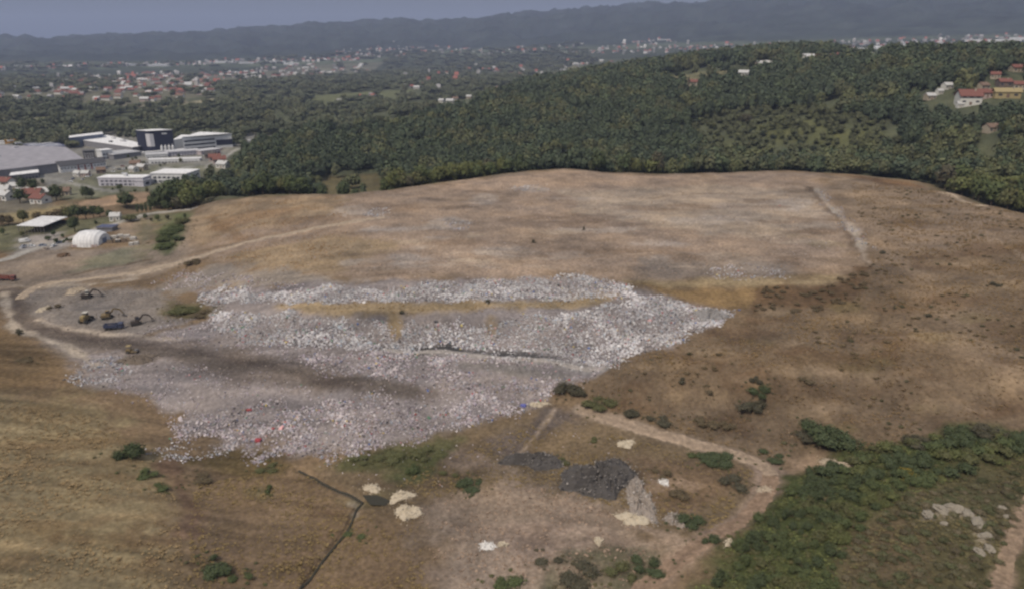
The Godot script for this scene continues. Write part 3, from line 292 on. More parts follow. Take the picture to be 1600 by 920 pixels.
	["area", Color(0.269, 0.181, 0.107), 2.5, 3.5, 0.39, patch(-61.6, -145.2, 2.7, -0.5, 0.3, 1)],
	["area", Color(0.129, 0.0871, 0.0444), 2.5, 3.5, 0.53, patch(-72.9, -158.3, 2.7, -0.6, 0.3, 0.9)],
	["area", Color(0.269, 0.181, 0.107), 2.5, 3.5, 0.43, patch(-58, -188.2, 2.5, 0, 0.6, 2.3)],
	["area", Color(0.167, 0.107, 0.0618), 2.5, 3.5, 0.36, patch(-60.2, -139.5, 1.7, -0.4, 0.3, 0.8)],
	["area", Color(0.269, 0.181, 0.107), 2.5, 3.5, 0.33, patch(-67.7, -179.2, 4.2, -0.4, 0.7, 2.2)],
	["area", Color(0.167, 0.107, 0.0618), 2.5, 3.5, 0.43, patch(-57.4, -179.5, 4.6, -0.2, 0.6, 2.1)],
	["area", Color(0.269, 0.181, 0.107), 2.5, 3.5, 0.43, patch(-60.6, -169.7, 3.4, -0.4, 0.5, 1.6)],
	["area", Color(0.167, 0.107, 0.0618), 2.5, 3.5, 0.48, patch(-53.8, -148.5, 4.5, -0.5, 0.5, 1.7)],
	["area", Color(0.129, 0.0871, 0.0444), 2.5, 3.5, 0.30, patch(-69, -143.4, 2.7, -0.7, 0.3, 0.9)],
	["area", Color(0.112, 0.102, 0.0444), 2.5, 3.5, 0.36, patch(-34, -175.3, 4.7, 0.5, 0.3, 1.6)],
	["area", Color(0.112, 0.102, 0.0444), 2.5, 3.5, 0.54, patch(-71.5, -176.4, 3.9, -0.5, 0.7, 2.2)],
	["area", Color(0.129, 0.0871, 0.0444), 2.5, 3.5, 0.42, patch(-57, -146.2, 4, -0.6, 0.4, 1.3)],
	["area", Color(0.129, 0.0871, 0.0444), 2.5, 3.5, 0.42, patch(-67, -143.1, 2.9, -0.7, 0.3, 0.8)],
	["area", Color(0.112, 0.102, 0.0444), 2.5, 3.5, 0.44, patch(-42.8, -173.6, 5.4, 0.5, 0.3, 1.6)],
	["area", Color(0.129, 0.0871, 0.0444), 2.5, 3.5, 0.48, patch(-58.5, -184.3, 2.9, -0.1, 0.3, 1.1)],
	["area", Color(0.129, 0.0871, 0.0444), 2.5, 3.5, 0.45, patch(-44.3, -147.2, 1.9, -0, 0.3, 1.3)],
	["area", Color(0.234, 0.16, 0.112), 2.5, 3.5, 0.54, patch(9.8, -156.1, 6.8, 0.1, -0.1, 1.2)],
	["area", Color(0.195, 0.147, 0.107), 2.5, 3.5, 0.43, patch(35.9, -149.1, 6.1, 1.2, -0.1, 0.6)],
	["area", Color(0.401, 0.287, 0.21), 2.5, 3.5, 0.32, patch(43.9, -177.7, 7.9, 0.3, -0.2, 0.9)],
	["area", Color(0.195, 0.147, 0.107), 2.5, 3.5, 0.59, patch(-17.7, -163.7, 6.5, 0.1, 0.1, 0.9)],
	["area", Color(0.401, 0.287, 0.21), 2.5, 3.5, 0.50, patch(-20.4, -143.4, 4.2, 0.1, 0.1, 1)],
	["area", Color(0.195, 0.147, 0.107), 2.5, 3.5, 0.44, patch(20.8, -145.8, 6.6, 0.5, -0.1, 0.8)],
	["area", Color(0.195, 0.147, 0.107), 2.5, 3.5, 0.59, patch(-18.3, -174, 5.5, 0.2, 0.1, 1.1)],
	["area", Color(0.195, 0.147, 0.107), 2.5, 3.5, 0.57, patch(21.5, -162.3, 7.4, 0.1, -0.1, 1.3)],
	["area", Color(0.195, 0.147, 0.107), 2.5, 3.5, 0.51, patch(17.6, -162, 3.9, 0, -0.1, 1.3)],
	["area", Color(0.234, 0.16, 0.112), 2.5, 3.5, 0.38, patch(43.6, -167.5, 3.9, 0.2, -0.2, 0.9)],
	["area", Color(0.195, 0.147, 0.107), 2.5, 3.5, 0.36, patch(16.6, -144, 3.9, 0.1, -0.1, 0.7)],
	["area", Color(0.195, 0.147, 0.107), 2.5, 3.5, 0.52, patch(19.8, -155.1, 6.4, 0.3, -0.1, 1.2)],
	["area", Color(0.401, 0.287, 0.21), 2.5, 3.5, 0.38, patch(4.4, -160.6, 6.1, 0.1, -0, 0.7)],
	["area", Color(0.401, 0.287, 0.21), 2.5, 3.5, 0.39, patch(15.4, -141.8, 3.9, 0.1, -0, 0.5)],
	["line", Color(0.135, 0.109, 0.0918), 2.5, 2, 1.0, places([-206.5, -286.4, -192.4, -276.5, -171.1, -266.6, -142.4, -259.1, -111.2, -248.6, -84.6, -238.8, -58, -231.8, -35.2, -227.8]), 7],
	["line", Color(0.107, 0.0848, 0.0738), 2, 2, 1.0, places([-194.2, -279.5, -164.3, -268, -132.5, -258.9, -103.8, -247.7, -77.1, -236.3, -53.1, -229.4]), 4],
	["line", Color(0.346, 0.287, 0.234), 1.5, 1.5, 1.0, places([-200.7, -290.1, -180.6, -278.7, -156.2, -271.8, -131.1, -267]), 2.5],
	["line", Color(0.367, 0.306, 0.243), 1.5, 1.5, 1.0, places([-239.7, -327.8, -219.3, -298.6, -205.2, -281.1, -187.8, -269.2, -168.8, -258.1, -149.7, -240.8]), 3],
	["line", Color(0.326, 0.269, 0.21), 1.5, 1.5, 1.0, places([-251.2, -341.4, -228.8, -335.6, -206.1, -339.5, -187.3, -346.1]), 3],
	["line", Color(0.153, 0.123, 0.0967), 1.5, 1.5, 0.7, places([-213.3, -358.4, -193.5, -372.6, -172.3, -379.9, -152.8, -384.4]), 3],
	["line", Color(0.147, 0.107, 0.0696), 1.5, 2, 1.0, places([-225.8, -357.3, -209, -369.3, -196, -377.8]), 3],
	["line", Color(0.129, 0.0871, 0.058), 1.5, 3, 0.7, places([200.7, -489, 188, -436, 179, -386.2, 166.6, -345.4, 158.5, -313.8]), 2.4],
	["line", Color(0.367, 0.306, 0.243), 1, 2, 1.0, places([203.4, -484.8, 189.4, -428.2, 180.3, -386, 171.5, -349.4, 163.1, -326.7]), 1.8],
	["line", Color(0.195, 0.141, 0.0967), 1, 1.2, 0.4, places([9.6, -359.2, 19.5, -363.4, 29.6, -365.9, 39.6, -366.7, 49.4, -365.6]), 2.0],
	["line", Color(0.346, 0.287, 0.234), 1, 1.2, 0.46, places([-6.2, -325.5, 6.7, -324.5, 19.8, -325.6, 33, -328.8, 46.7, -333.4]), 2.2],
	["line", Color(0.401, 0.316, 0.243), 1, 1.2, 0.5, places([38.8, -324, 48.6, -328.6, 58.5, -332.1, 68.4, -334.6, 78.2, -336]), 1.2],
	["line", Color(0.401, 0.316, 0.243), 1, 1.2, 0.72, places([-32.1, -335.9, -21.8, -337.2, -11.5, -337.7, -1.1, -337.6, 9.2, -337]), 2.0],
	["line", Color(0.181, 0.129, 0.0918), 1, 1.2, 0.5, places([100.7, -349.4, 117, -357.6, 133.1, -363.4, 148.7, -366.6, 163.3, -366.8]), 1.3],
	["line", Color(0.346, 0.287, 0.234), 1, 1.2, 0.42, places([-72.3, -323.1, -58.8, -321.3, -45.4, -319.2, -32.2, -316.2, -19.1, -312.3]), 1.6],
	["line", Color(0.181, 0.129, 0.0918), 1, 1.2, 0.73, places([20.8, -387.8, 33.2, -383.7, 45.7, -382.6, 58.5, -384.2, 72, -388.9]), 1.7],
	["line", Color(0.401, 0.316, 0.243), 1, 1.2, 0.52, places([57.8, -456.8, 72.2, -444.9, 86.2, -435.8, 100.3, -429.2, 114.5, -425]), 2.2],
	["line", Color(0.195, 0.141, 0.0967), 1, 1.2, 0.73, places([-53.8, -372.3, -41, -367.9, -28.4, -364.3, -16.2, -361.4, -4.1, -359.1]), 1.6],
	["line", Color(0.181, 0.129, 0.0918), 1, 1.2, 0.74, places([-115.3, -395.9, -105.3, -390.9, -95.3, -385.4, -85.5, -379.3, -75.9, -372.9]), 1.3],
	["line", Color(0.401, 0.316, 0.243), 1, 1.2, 0.51, places([9.7, -378.8, 17.4, -374.4, 25.2, -371.5, 32.9, -369.9, 40.6, -369.7]), 1.2],
	["line", Color(0.195, 0.141, 0.0967), 1, 1.2, 0.73, places([86.7, -458.6, 104.6, -468.7, 122, -474.1, 138.4, -474.5, 153.2, -469.8]), 1.8],
	["line", Color(0.181, 0.129, 0.0918), 1, 1.2, 0.41, places([99.9, -441.3, 117.6, -442.9, 136.2, -447.4, 156.3, -455.3, 178.2, -466.7]), 1.7],
	["line", Color(0.346, 0.287, 0.234), 1, 1.2, 0.56, places([-48.5, -314.1, -38.2, -316.7, -27.6, -317.5, -16.9, -316.6, -6.3, -314.1]), 2.1],
	["line", Color(0.401, 0.316, 0.243), 1, 1.2, 0.66, places([71.3, -313.3, 81.3, -312.1, 91.5, -311.5, 101.7, -311.2, 111.8, -311]), 1.1],
	["line", Color(0.401, 0.316, 0.243), 1, 1.2, 0.43, places([-21.2, -321.8, -9.3, -319.1, 2.4, -316, 13.9, -312.5, 25.2, -308.9]), 2.2],
	["line", Color(0.346, 0.287, 0.234), 1, 1.2, 0.43, places([65.4, -379, 79.8, -375.9, 93.6, -370.9, 106.5, -364.1, 118.4, -355.7]), 1.3],
	["line", Color(0.181, 0.129, 0.0918), 1, 1.2, 0.52, places([-44.3, -462.3, -29.4, -455.6, -15, -451, -0.9, -448.2, 13.2, -447.5]), 1.2],
	["line", Color(0.195, 0.141, 0.0967), 1, 1.2, 0.43, places([80.2, -318.7, 87.4, -320, 95, -322.3, 102.9, -325.3, 111.1, -329.2]), 1.8],
	["line", Color(0.346, 0.287, 0.234), 1, 1.2, 0.42, places([-58, -318.2, -46.2, -324.6, -33.9, -330.4, -21.1, -334, -8, -335.7]), 1.2],
	["line", Color(0.181, 0.129, 0.0918), 1, 1.2, 0.41, places([35.5, -394.3, 44.1, -393.4, 52.7, -394.3, 61.7, -397, 71.1, -401.4]), 1.4],
	["line", Color(0.401, 0.316, 0.243), 1, 1.2, 0.43, places([-29.6, -402.5, -14.3, -402.1, 1, -401.5, 16.2, -400.7, 31.3, -399.5]), 2.3],
	["line", Color(0.181, 0.129, 0.0918), 1, 1.2, 0.66, places([-153.1, -483.9, -140.4, -483.1, -128.2, -483.6, -116, -484.7, -104, -486.8]), 1.1],
	["line", Color(0.401, 0.316, 0.243), 1, 1.2, 0.52, places([-22.7, -369.1, -11.2, -369.7, 0.4, -368, 11.8, -364, 22.8, -358]), 1.1],
	["line", Color(0.195, 0.141, 0.0967), 1, 1.2, 0.48, places([-49.1, -458.5, -38.3, -457.7, -27.5, -458, -16.8, -459.3, -6, -461.5]), 1.8],
	["line", Color(0.181, 0.129, 0.0918), 1, 1.2, 0.4, places([16, -354.8, 25.2, -353.7, 34.5, -354.1, 43.9, -355.9, 53.7, -359.2]), 1.9],
	["line", Color(0.26, 0.188, 0.123), 1, 1.2, 0.4, places([73, -222.7, 75.9, -221, 78.7, -219.5, 81.6, -218.3, 84.5, -217.4]), 2.1],
	["line", Color(0.112, 0.0738, 0.0444), 1, 1.2, 0.39, places([86.7, -226.5, 92, -226.5, 97.3, -226.5, 102.4, -226.2, 107.4, -225.6]), 2.0],
	["line", Color(0.112, 0.0738, 0.0444), 1, 1.2, 0.44, places([135.5, -226.6, 138.2, -223.5, 140.8, -220.5, 143.5, -217.7, 146, -214.9]), 2.0],
	["line", Color(0.26, 0.188, 0.123), 1, 1.2, 0.66, places([123.6, -212, 127.3, -210.7, 130.9, -209.4, 134.3, -207.8, 137.6, -206]), 1.8],
	["line", Color(0.26, 0.188, 0.123), 1, 1.2, 0.35, places([127.2, -203.2, 130.8, -200.8, 134.5, -198.7, 138.3, -197, 142.4, -195.9]), 1.8],
	["line", Color(0.123, 0.0825, 0.0476), 1, 1.2, 0.49, places([56.5, -216.4, 60.9, -214.4, 65.2, -212.1, 69.4, -209.7, 73.4, -207.1]), 1.6],
	["line", Color(0.123, 0.0825, 0.0476), 1, 1.2, 0.59, places([103.9, -228.2, 108.3, -225.8, 112.6, -223.5, 116.8, -221.2, 120.9, -219]), 1.2],
	["line", Color(0.123, 0.0825, 0.0476), 1, 1.2, 0.68, places([73.1, -270.2, 77.9, -266.8, 82.7, -263.8, 87.5, -261.1, 92.3, -258.9]), 2.1],
	["line", Color(0.26, 0.188, 0.123), 1, 1.2, 0.62, places([122.6, -239.6, 127, -238.8, 131.3, -237.8, 135.5, -236.8, 139.7, -235.6]), 1.1],
	["line", Color(0.26, 0.188, 0.123), 1, 1.2, 0.56, places([94.9, -206.1, 99.4, -206, 103.8, -206, 108.3, -205.8, 112.7, -205.6]), 1.5],
	["line", Color(0.123, 0.0825, 0.0476), 1, 1.2, 0.41, places([107.4, -256.5, 113.5, -252.1, 119.2, -247.5, 124.7, -242.7, 129.8, -238]), 1.9],
	["line", Color(0.112, 0.0738, 0.0444), 1, 1.2, 0.44, places([68.6, -232.2, 73.9, -229.7, 78.9, -227, 83.8, -224.4, 89.1, -223.1]), 1.3],
	["line", Color(0.26, 0.188, 0.123), 1, 1.2, 0.44, places([98.5, -222.7, 104.2, -220.4, 109.7, -218.1, 115.1, -215.6, 120.2, -213.1]), 1.8],
	["line", Color(0.123, 0.0825, 0.0476), 1, 1.2, 0.57, places([81.3, -219.8, 84.5, -218.4, 87.9, -217.7, 91.5, -217.4, 95.1, -217.2]), 1.4],
	["line", Color(0.112, 0.0738, 0.0444), 1, 1.2, 0.45, places([104, -202.2, 106.7, -200.9, 109.2, -199.6, 111.7, -198.1, 113.9, -196.5]), 2.2],
	["line", Color(0.26, 0.188, 0.123), 1, 1.2, 0.44, places([133.8, -247.9, 139.1, -245.5, 143.9, -242.2, 148.3, -238.4, 152.2, -234.2]), 2.0],
	["line", Color(0.26, 0.188, 0.123), 1, 1.2, 0.49, places([96.5, -239.6, 99.9, -239.5, 103.5, -239.7, 107.1, -240, 110.8, -240.6]), 2.3],
	["line", Color(0.123, 0.0825, 0.0476), 1, 1.2, 0.51, places([70.2, -270.1, 73.9, -270.4, 77.7, -271, 81.5, -271.7, 85.4, -272.6]), 1.6],
	["line", Color(0.306, 0.226, 0.153), 1, 1.2, 0.68, places([191.3, -371.2, 191, -355.2, 191.3, -341.4, 192.1, -329.3, 192.8, -318.1]), 2.3],
	["line", Color(0.141, 0.0918, 0.0544), 1, 1.2, 0.58, places([255.3, -441.1, 259.3, -433.8, 261.5, -424, 263.2, -413.9, 265.9, -406]), 1.9],
	["line", Color(0.141, 0.0918, 0.0544), 1, 1.2, 0.53, places([247.2, -438.5, 244.9, -424, 242.9, -410.8, 242.2, -400.3, 242.2, -391.5]), 1.3],
	["line", Color(0.141, 0.0918, 0.0544), 1, 1.2, 0.37, places([245.8, -369, 240.1, -350.2, 234.8, -332.8, 229.8, -316.8, 225.5, -302.4]), 1.3],
	["line", Color(0.306, 0.226, 0.153), 1, 1.2, 0.61, places([237.3, -353.1, 232.5, -337.4, 228.3, -323.3, 224.6, -310.5, 221.8, -299.4]), 1.4],
	["line", Color(0.141, 0.0918, 0.0544), 1, 1.2, 0.68, places([198.1, -360.4, 198.2, -348, 198.1, -335.7, 197.6, -323.6, 196.3, -310.8]), 1.7],
	["line", Color(0.306, 0.226, 0.153), 1, 1.2, 0.51, places([230.1, -359, 230.7, -353, 231.6, -347.5, 232.6, -342.5, 233.7, -337.9]), 1.4],
	["line", Color(0.306, 0.226, 0.153), 1, 1.2, 0.54, places([195, -307.8, 195.6, -301, 196.6, -295.1, 198, -290, 199.6, -285.6]), 2.0],
	["line", Color(0.412, 0.306, 0.226), 1, 1.2, 0.53, places([8, -166.5, 10, -166.3, 11.9, -166.1, 13.9, -166, 15.9, -165.8]), 1.2],
	["line", Color(0.412, 0.306, 0.226), 1, 1.2, 0.69, places([10, -156.4, 11.9, -156.7, 13.9, -156.9, 16, -157.2, 18, -157.4]), 0.9],
	["line", Color(0.218, 0.153, 0.107), 1, 1.2, 0.65, places([-13.2, -155.6, -9.4, -155.2, -5.7, -154.4, -1.9, -153.4, 1.8, -152]), 0.8],
	["line", Color(0.412, 0.306, 0.226), 1, 1.2, 0.57, places([13.1, -161, 17.1, -160.4, 21.1, -159.6, 25, -158.7, 28.8, -157.6]), 1.1],
	["line", Color(0.412, 0.306, 0.226), 1, 1.2, 0.37, places([20.5, -168.1, 23.9, -169.2, 27.3, -170.5, 30.9, -172, 34.5, -173.7]), 1.2],
	["line", Color(0.218, 0.153, 0.107), 1, 1.2, 0.49, places([6.7, -159.6, 8.9, -159.7, 11.1, -160.1, 13.3, -160.6, 15.5, -161.3]), 1.1],
	["line", Color(0.218, 0.153, 0.107), 1, 1.2, 0.55, places([-14.9, -161.5, -10.7, -160.3, -6.6, -159.4, -2.4, -158.8, 1.7, -158.6]), 1.1],
	["line", Color(0.412, 0.306, 0.226), 1, 1.2, 0.54, places([17, -158.8, 20, -159, 23, -159.2, 26, -159.6, 29.1, -160.1]), 1.0],
	["line", Color(0.218, 0.153, 0.107), 1, 1.2, 0.37, places([19.3, -152, 22.8, -150.5, 26.1, -149, 29.4, -147.5, 32.6, -145.8]), 0.7],
	["line", Color(0.412, 0.306, 0.226), 1, 1.2, 0.53, places([-18.5, -153.1, -16.4, -153.1, -14.4, -153, -12.3, -152.9, -10.2, -152.9]), 0.9],
	["line", Color(0.118, 0.0738, 0.0414), 1, 1.2, 0.66, places([-73.4, -148, -70.1, -147.6, -66.9, -147.4, -63.7, -147.3, -60.6, -147.4]), 0.7],
	["line", Color(0.243, 0.167, 0.0967), 1, 1.2, 0.41, places([-35.9, -173.2, -34, -173.5, -32.1, -173.6, -30.2, -173.6, -28.2, -173.5]), 1.5],
	["line", Color(0.243, 0.167, 0.0967), 1, 1.2, 0.68, places([-67.3, -179.6, -65.6, -180.3, -63.9, -181.2, -62.2, -182.2, -60.5, -183.4]), 0.9],
	["line", Color(0.243, 0.167, 0.0967), 1, 1.2, 0.45, places([-37.3, -155.6, -35.2, -155.6, -33, -155.6, -30.9, -155.6, -28.8, -155.6]), 1.5],
	["line", Color(0.118, 0.0738, 0.0414), 1, 1.2, 0.67, places([-58.9, -173.1, -55.1, -171.6, -51.3, -169.9, -47.4, -168, -43.5, -165.5]), 1.5],
	["line", Color(0.243, 0.167, 0.0967), 1, 1.2, 0.42, places([-44, -165.5, -40.4, -163.8, -36.9, -162.3, -33.4, -161.2, -30.1, -160.3]), 1.3],
	["line", Color(0.118, 0.0738, 0.0414), 1, 1.2, 0.38, places([-51.2, -154.5, -48.1, -156.4, -45, -158.5, -41.8, -160.7, -38.5, -163]), 1.0],
	["line", Color(0.118, 0.0738, 0.0414), 1, 1.2, 0.68, places([-53.5, -167.3, -51.6, -168.3, -49.8, -169.1, -47.8, -169.6, -45.8, -169.9]), 1.3],
]
var HOUSES := [
	[-462.1, -664.6, 13, 10.4, 1, "red", "white", -0.2, "red roofed white house nearest the left edge below the white strip roof", "houses at the industrial estate's near edge"],
	[-440.5, -644.7, 9, 7.2, 1, "pale", "white", 0.1, "white house with a pale roof beside two dark trees at the left edge", "houses at the industrial estate's near edge"],
	[-439.4, -625.1, 12, 9.6, 1, "pale", "white", 0.2, "white roofed house at the left edge, middle of three", "houses at the industrial estate's near edge"],
	[-413.1, -589.8, 12, 9.6, 1, "pale", "white", -0.3, "white roofed house at the left edge, lowest of three", "houses at the industrial estate's near edge"],
	[-413.4, -613.0, 9, 7.2, 1, "pale", "white", 0.2, "small white house right of the dark tree at the left edge", "houses at the industrial estate's near edge"],
	[-394.0, -595.1, 14, 11.2, 1, "red", "tan", 0.2, "dull red roofed house between the small white house and a dark tree", "houses at the industrial estate's near edge"],
	[-373.6, -572.4, 12, 9.6, 1, "red", "white", -0.3, "dull red roofed white house lowest in its cluster", "houses at the industrial estate's near edge"],
	[-394.0, -611.5, 11, 8.8, 1, "pale", "tan", 0.0, "pale roofed tan house behind the dull red roofs", "houses at the industrial estate's near edge"],
	[-377.6, -610.3, 10, 8.0, 1, "brown", "tan", 0.3, "small tan house beside the round dark tree before the long warehouse", "houses at the industrial estate's near edge"],
	[-425.5, -716.1, 7, 5.6, 1, "pale", "white", -0.3, "small white house under the dark roofed terrace", "houses at the industrial estate's near edge"],
	[-417.9, -715.9, 7, 5.6, 1, "pale", "pink", 0.1, "small pink house right below the dark roofed terrace", "houses at the industrial estate's near edge"],
	[-412.6, -734.4, 8, 6.4, 1, "brown", "dark", 0.4, "dark brown house at the right end of the dark roofed terrace", "houses at the industrial estate's near edge"],
	[-396.9, -773.4, 10, 8.0, 1, "brown", "tan", 0.2, "tan house between the terrace and the workshop rows, upper one", "houses at the industrial estate's near edge"],
	[-379.9, -752.0, 9, 7.2, 1, "pale", "tan", -0.3, "tan house between the terrace and the workshop rows, lower one", "houses at the industrial estate's near edge"],
	[-382.9, -740.7, 8, 6.4, 1, "pale", "white", -0.5, "tiny white house above the long white warehouse", "houses at the industrial estate's near edge"],
	[-324.2, -802.5, 12, 9.6, 1, "red", "pink", 0.3, "red roofed house at the right end of the workshop rows", "houses at the industrial estate's near edge"],
	[-312.3, -784.0, 13, 10.4, 1, "red", "pink", 0.4, "large red roofed house nearest the forest edge at the estate", "houses at the industrial estate's near edge"],
	[-297.9, -756.5, 11, 8.8, 1, "pale", "white", -0.3, "white roofed house at the forest edge below the red roofs", "houses at the industrial estate's near edge"],
	[-337.4, -823.7, 10, 8.0, 1, "dark", "dark", 0.2, "dark roofed house left of the red roofs at the estate", "houses at the industrial estate's near edge"],
	[-270.9, -489.7, 6.5, 5.2, 1, "pale", "white", 0.15, "small white gabled kiosk with a dark round window before the young trees", ""],
	[432.2, -714.5, 19, 15.2, 2, "red", "white", -0.2, "large red roofed white house at the front of the hill village", "houses in the village on the right of the forest hill"],
	[451.7, -722.3, 13, 10.4, 1, "red", "pink", 0.0, "pink house with red roof right of the large white village house", "houses in the village on the right of the forest hill"],
	[466.5, -713.2, 22, 9, 0, "yellow", "yellow", -0.2, "long ochre yellow house in the hill village", "houses in the village on the right of the forest hill"],
	[448.9, -782.1, 9, 7.2, 1, "pale", "white", 0.2, "pale roofed house in trees left of the hill village", "houses in the village on the right of the forest hill"],
	[419.3, -757.5, 9, 7.2, 1, "pale", "tan", 0.1, "small tan house among trees left of the large white village house", "houses in the village on the right of the forest hill"],
	[499.6, -746.2, 11, 8.8, 1, "red", "tan", -0.4, "red roofed house at the right edge above the ochre house", "houses in the village on the right of the forest hill"],
	[551.6, -835.1, 12, 9.6, 1, "red", "tan", 0.0, "red roofed house highest at the right edge", "houses in the village on the right of the forest hill"],
	[491.1, -758.2, 12, 9.6, 1, "red", "dark", -0.1, "dark house with red roof behind the ochre house", "houses in the village on the right of the forest hill"],
	[467.9, -753.8, 10, 8.0, 1, "brown", "tan", 0.3, "brown roofed house behind the pink village house", "houses in the village on the right of the forest hill"],
	[423.0, -710.3, 6, 4.8, 1, "pale", "white", -0.1, "small white outbuilding before the large white village house", "houses in the village on the right of the forest hill"],
	[390.7, -607.5, 10, 8.0, 1, "brown", "tan", 0.2, "brown roofed house sunk in the forest below the village", "houses in the village on the right of the forest hill"],
	[499.6, -787.6, 9, 7.2, 1, "red", "tan", -0.4, "small red roofed house between trees above the village", "houses in the village on the right of the forest hill"],
	[434.4, -768.8, 6, 4.8, 1, "pale", "white", 0.2, "tiny white house beside the tan house left of the village", "houses in the village on the right of the forest hill"],
	[264.8, -1110.2, 14, 11.2, 1, "red", "tan", -0.5, "red roofed house alone on the ridge meadow", "houses along the forest ridge"],
	[344.2, -1132.6, 14, 11.2, 1, "pale", "white", -0.4, "white house alone below the ridge top", "houses along the forest ridge"],
	[391.1, -1205.5, 14, 11.2, 1, "pale", "tan", 0.3, "tan house on the ridge, left of a pair", "houses along the forest ridge"],
	[402.0, -1205.2, 12, 9.6, 1, "pale", "white", -0.3, "white house on the ridge, right of a pair", "houses along the forest ridge"],
	[476.6, -1236.7, 22, 17.6, 1, "pale", "white", 0.4, "bright white gabled house on the ridge line", "houses along the forest ridge"],
	[491.1, -1206.3, 26, 20.8, 1, "red", "dark", -0.4, "long dark red roofed house on the ridge line", "houses along the forest ridge"],
	[512.7, -1193.8, 24, 19.2, 1, "red", "tan", 0.2, "bright red roofed house on the ridge line", "houses along the forest ridge"],
	[541.6, -1163.6, 20, 16.0, 1, "pale", "tan", -0.4, "pale tan house at the right of the ridge line", "houses along the forest ridge"],
	[941.1, -3444.0, 22, 17.6, 1, "pale", "white", 0.1, "long pale house on the ridge, left of a pair", "houses along the forest ridge"],
	[975.9, -3367.2, 22, 17.6, 1, "pale", "white", -0.2, "long pale house on the ridge, right of a pair", "houses along the forest ridge"],
	[896.7, -3505.2, 14, 11.2, 1, "pale", "white", -0.3, "small pale house left of the long pale pair", "houses along the forest ridge"],
	[-150.7, -1614.4, 12, 9.6, 1, "pale", "white", -0.5, "white house at the left of the valley hamlet", "houses in the hamlet below the forest hill"],
	[-130.8, -1588.4, 15, 12.0, 1, "pale", "white", -0.1, "large white house at the middle of the valley hamlet", "houses in the hamlet below the forest hill"],
	[-122.7, -1625.3, 12, 9.6, 1, "brown", "white", 0.3, "brown roofed white house at the right of the valley hamlet", "houses in the hamlet below the forest hill"],
	[-92.5, -1629.1, 11, 8.8, 1, "pale", "tan", -0.2, "tan house beyond the right end of the valley hamlet", "houses in the hamlet below the forest hill"],
	[-280.6, -2231.3, 17, 13.6, 1, "pale", "white", -0.1, "single bright white house in the valley woods", "houses in the hamlet below the forest hill"],
	[-67.0, -1981.0, 13, 10.4, 1, "pale", "tan", -0.3, "tan house in the row along the hill foot, lower left", "houses in the hamlet below the forest hill"],
	[-36.2, -2040.5, 13, 10.4, 1, "brown", "white", -0.2, "white house in the row along the hill foot, middle", "houses in the hamlet below the forest hill"],
	[39.5, -3133.4, 26, 20.8, 1, "red", "white", -0.3, "wide red roofed house on the slope below the ridge", "houses in the hamlet below the forest hill"],
	[0.0, -3297.3, 18, 14.4, 1, "red", "white", -0.4, "red roofed white house left of the wide red roof", "houses in the hamlet below the forest hill"],
	[-32.1, -3187.7, 15, 12.0, 1, "pale", "white", -0.2, "white house left of the two red roofs on the slope", "houses in the hamlet below the forest hill"],
	[48.8, -2317.9, 15, 12.0, 1, "pale", "tan", 0.0, "tan house below the wide red roof", "houses in the hamlet below the forest hill"],
	[85.7, -2424.7, 18, 14.4, 1, "pale", "tan", 0.0, "long tan house below the wide red roof, right one", "houses in the hamlet below the forest hill"],
	[235.7, -3347.5, 22, 17.6, 1, "pale", "white", 0.2, "white house on the pale field below the ridge", "houses in the hamlet below the forest hill"],
	[311.0, -3758.9, 26, 20.8, 1, "pale", "white", 0.4, "bright white house near the top of the slope", "houses in the hamlet below the forest hill"],
	[369.5, -3747.5, 16, 12.8, 1, "pale", "tan", 0.4, "tan house right of the bright white one near the slope top", "houses in the hamlet below the forest hill"],
	[452.1, -3869.3, 20, 16.0, 1, "pale", "white", -0.4, "white house highest on the slope", "houses in the hamlet below the forest hill"],
	[487.8, -3770.0, 16, 12.8, 1, "red", "tan", 0.4, "red roofed house highest on the slope", "houses in the hamlet below the forest hill"],
	[-201.4, -4228.0, 17, 13.6, 1, "pale", "white", 0.2, "white house in the valley trees far behind the hamlet", "houses in the hamlet below the forest hill"],
]
var TOWNS := [
	["in the red roofed town", 165, 0.55, places([-1577, -2249, -1449, -2319, -1770, -3096, -1875, -4068, -1205, -3048, -797, -2004, -860, -1777, -1072, -1805, -1266, -1798])],
	["in the pale far town", 74, 0.35, places([-1547, -3686, -1440, -4531, -936, -4672, -758, -4112, -931, -3358, -1176, -2974])],
]
var CITY := [
	[150, 1.0, places([-2618, -3905, -2373, -4364, -1831, -4661, -1906, -4857, -2478, -4560, -2760, -4121])],
	[150, 1.0, places([-1855, -4723, -962, -4804, -1020, -5101, -1499, -5138, -1963, -5004])],
	[170, 1.0, places([-1133, -4849, -416, -4997, 387, -4648, 451, -5434, -182, -5492, -953, -6382, -1326, -5695])],
	[110, 1.0, places([378, -4537, 1074, -3913, 1222, -4462, 1000, -5762, 707, -5334])],
	[210, 1.0, places([1137, -4146, 2186, -3295, 2892, -3892, 2474, -4280, 1819, -4395, 1251, -4573])],
	[70, 0.8, places([-606, -3003, -315, -3757, 346, -4144, 389, -3576, -99, -2960])],
	[150, 0.8, places([-1160, -1664, -903, -1774, -878, -2743, -716, -3556, -895, -4462, -1621, -4115, -2123, -3614, -2000, -2898])],
	[26, 0.8, places([-457, -1409, -333, -1965, -70, -2073, -106, -3156, -496, -2449])],
]
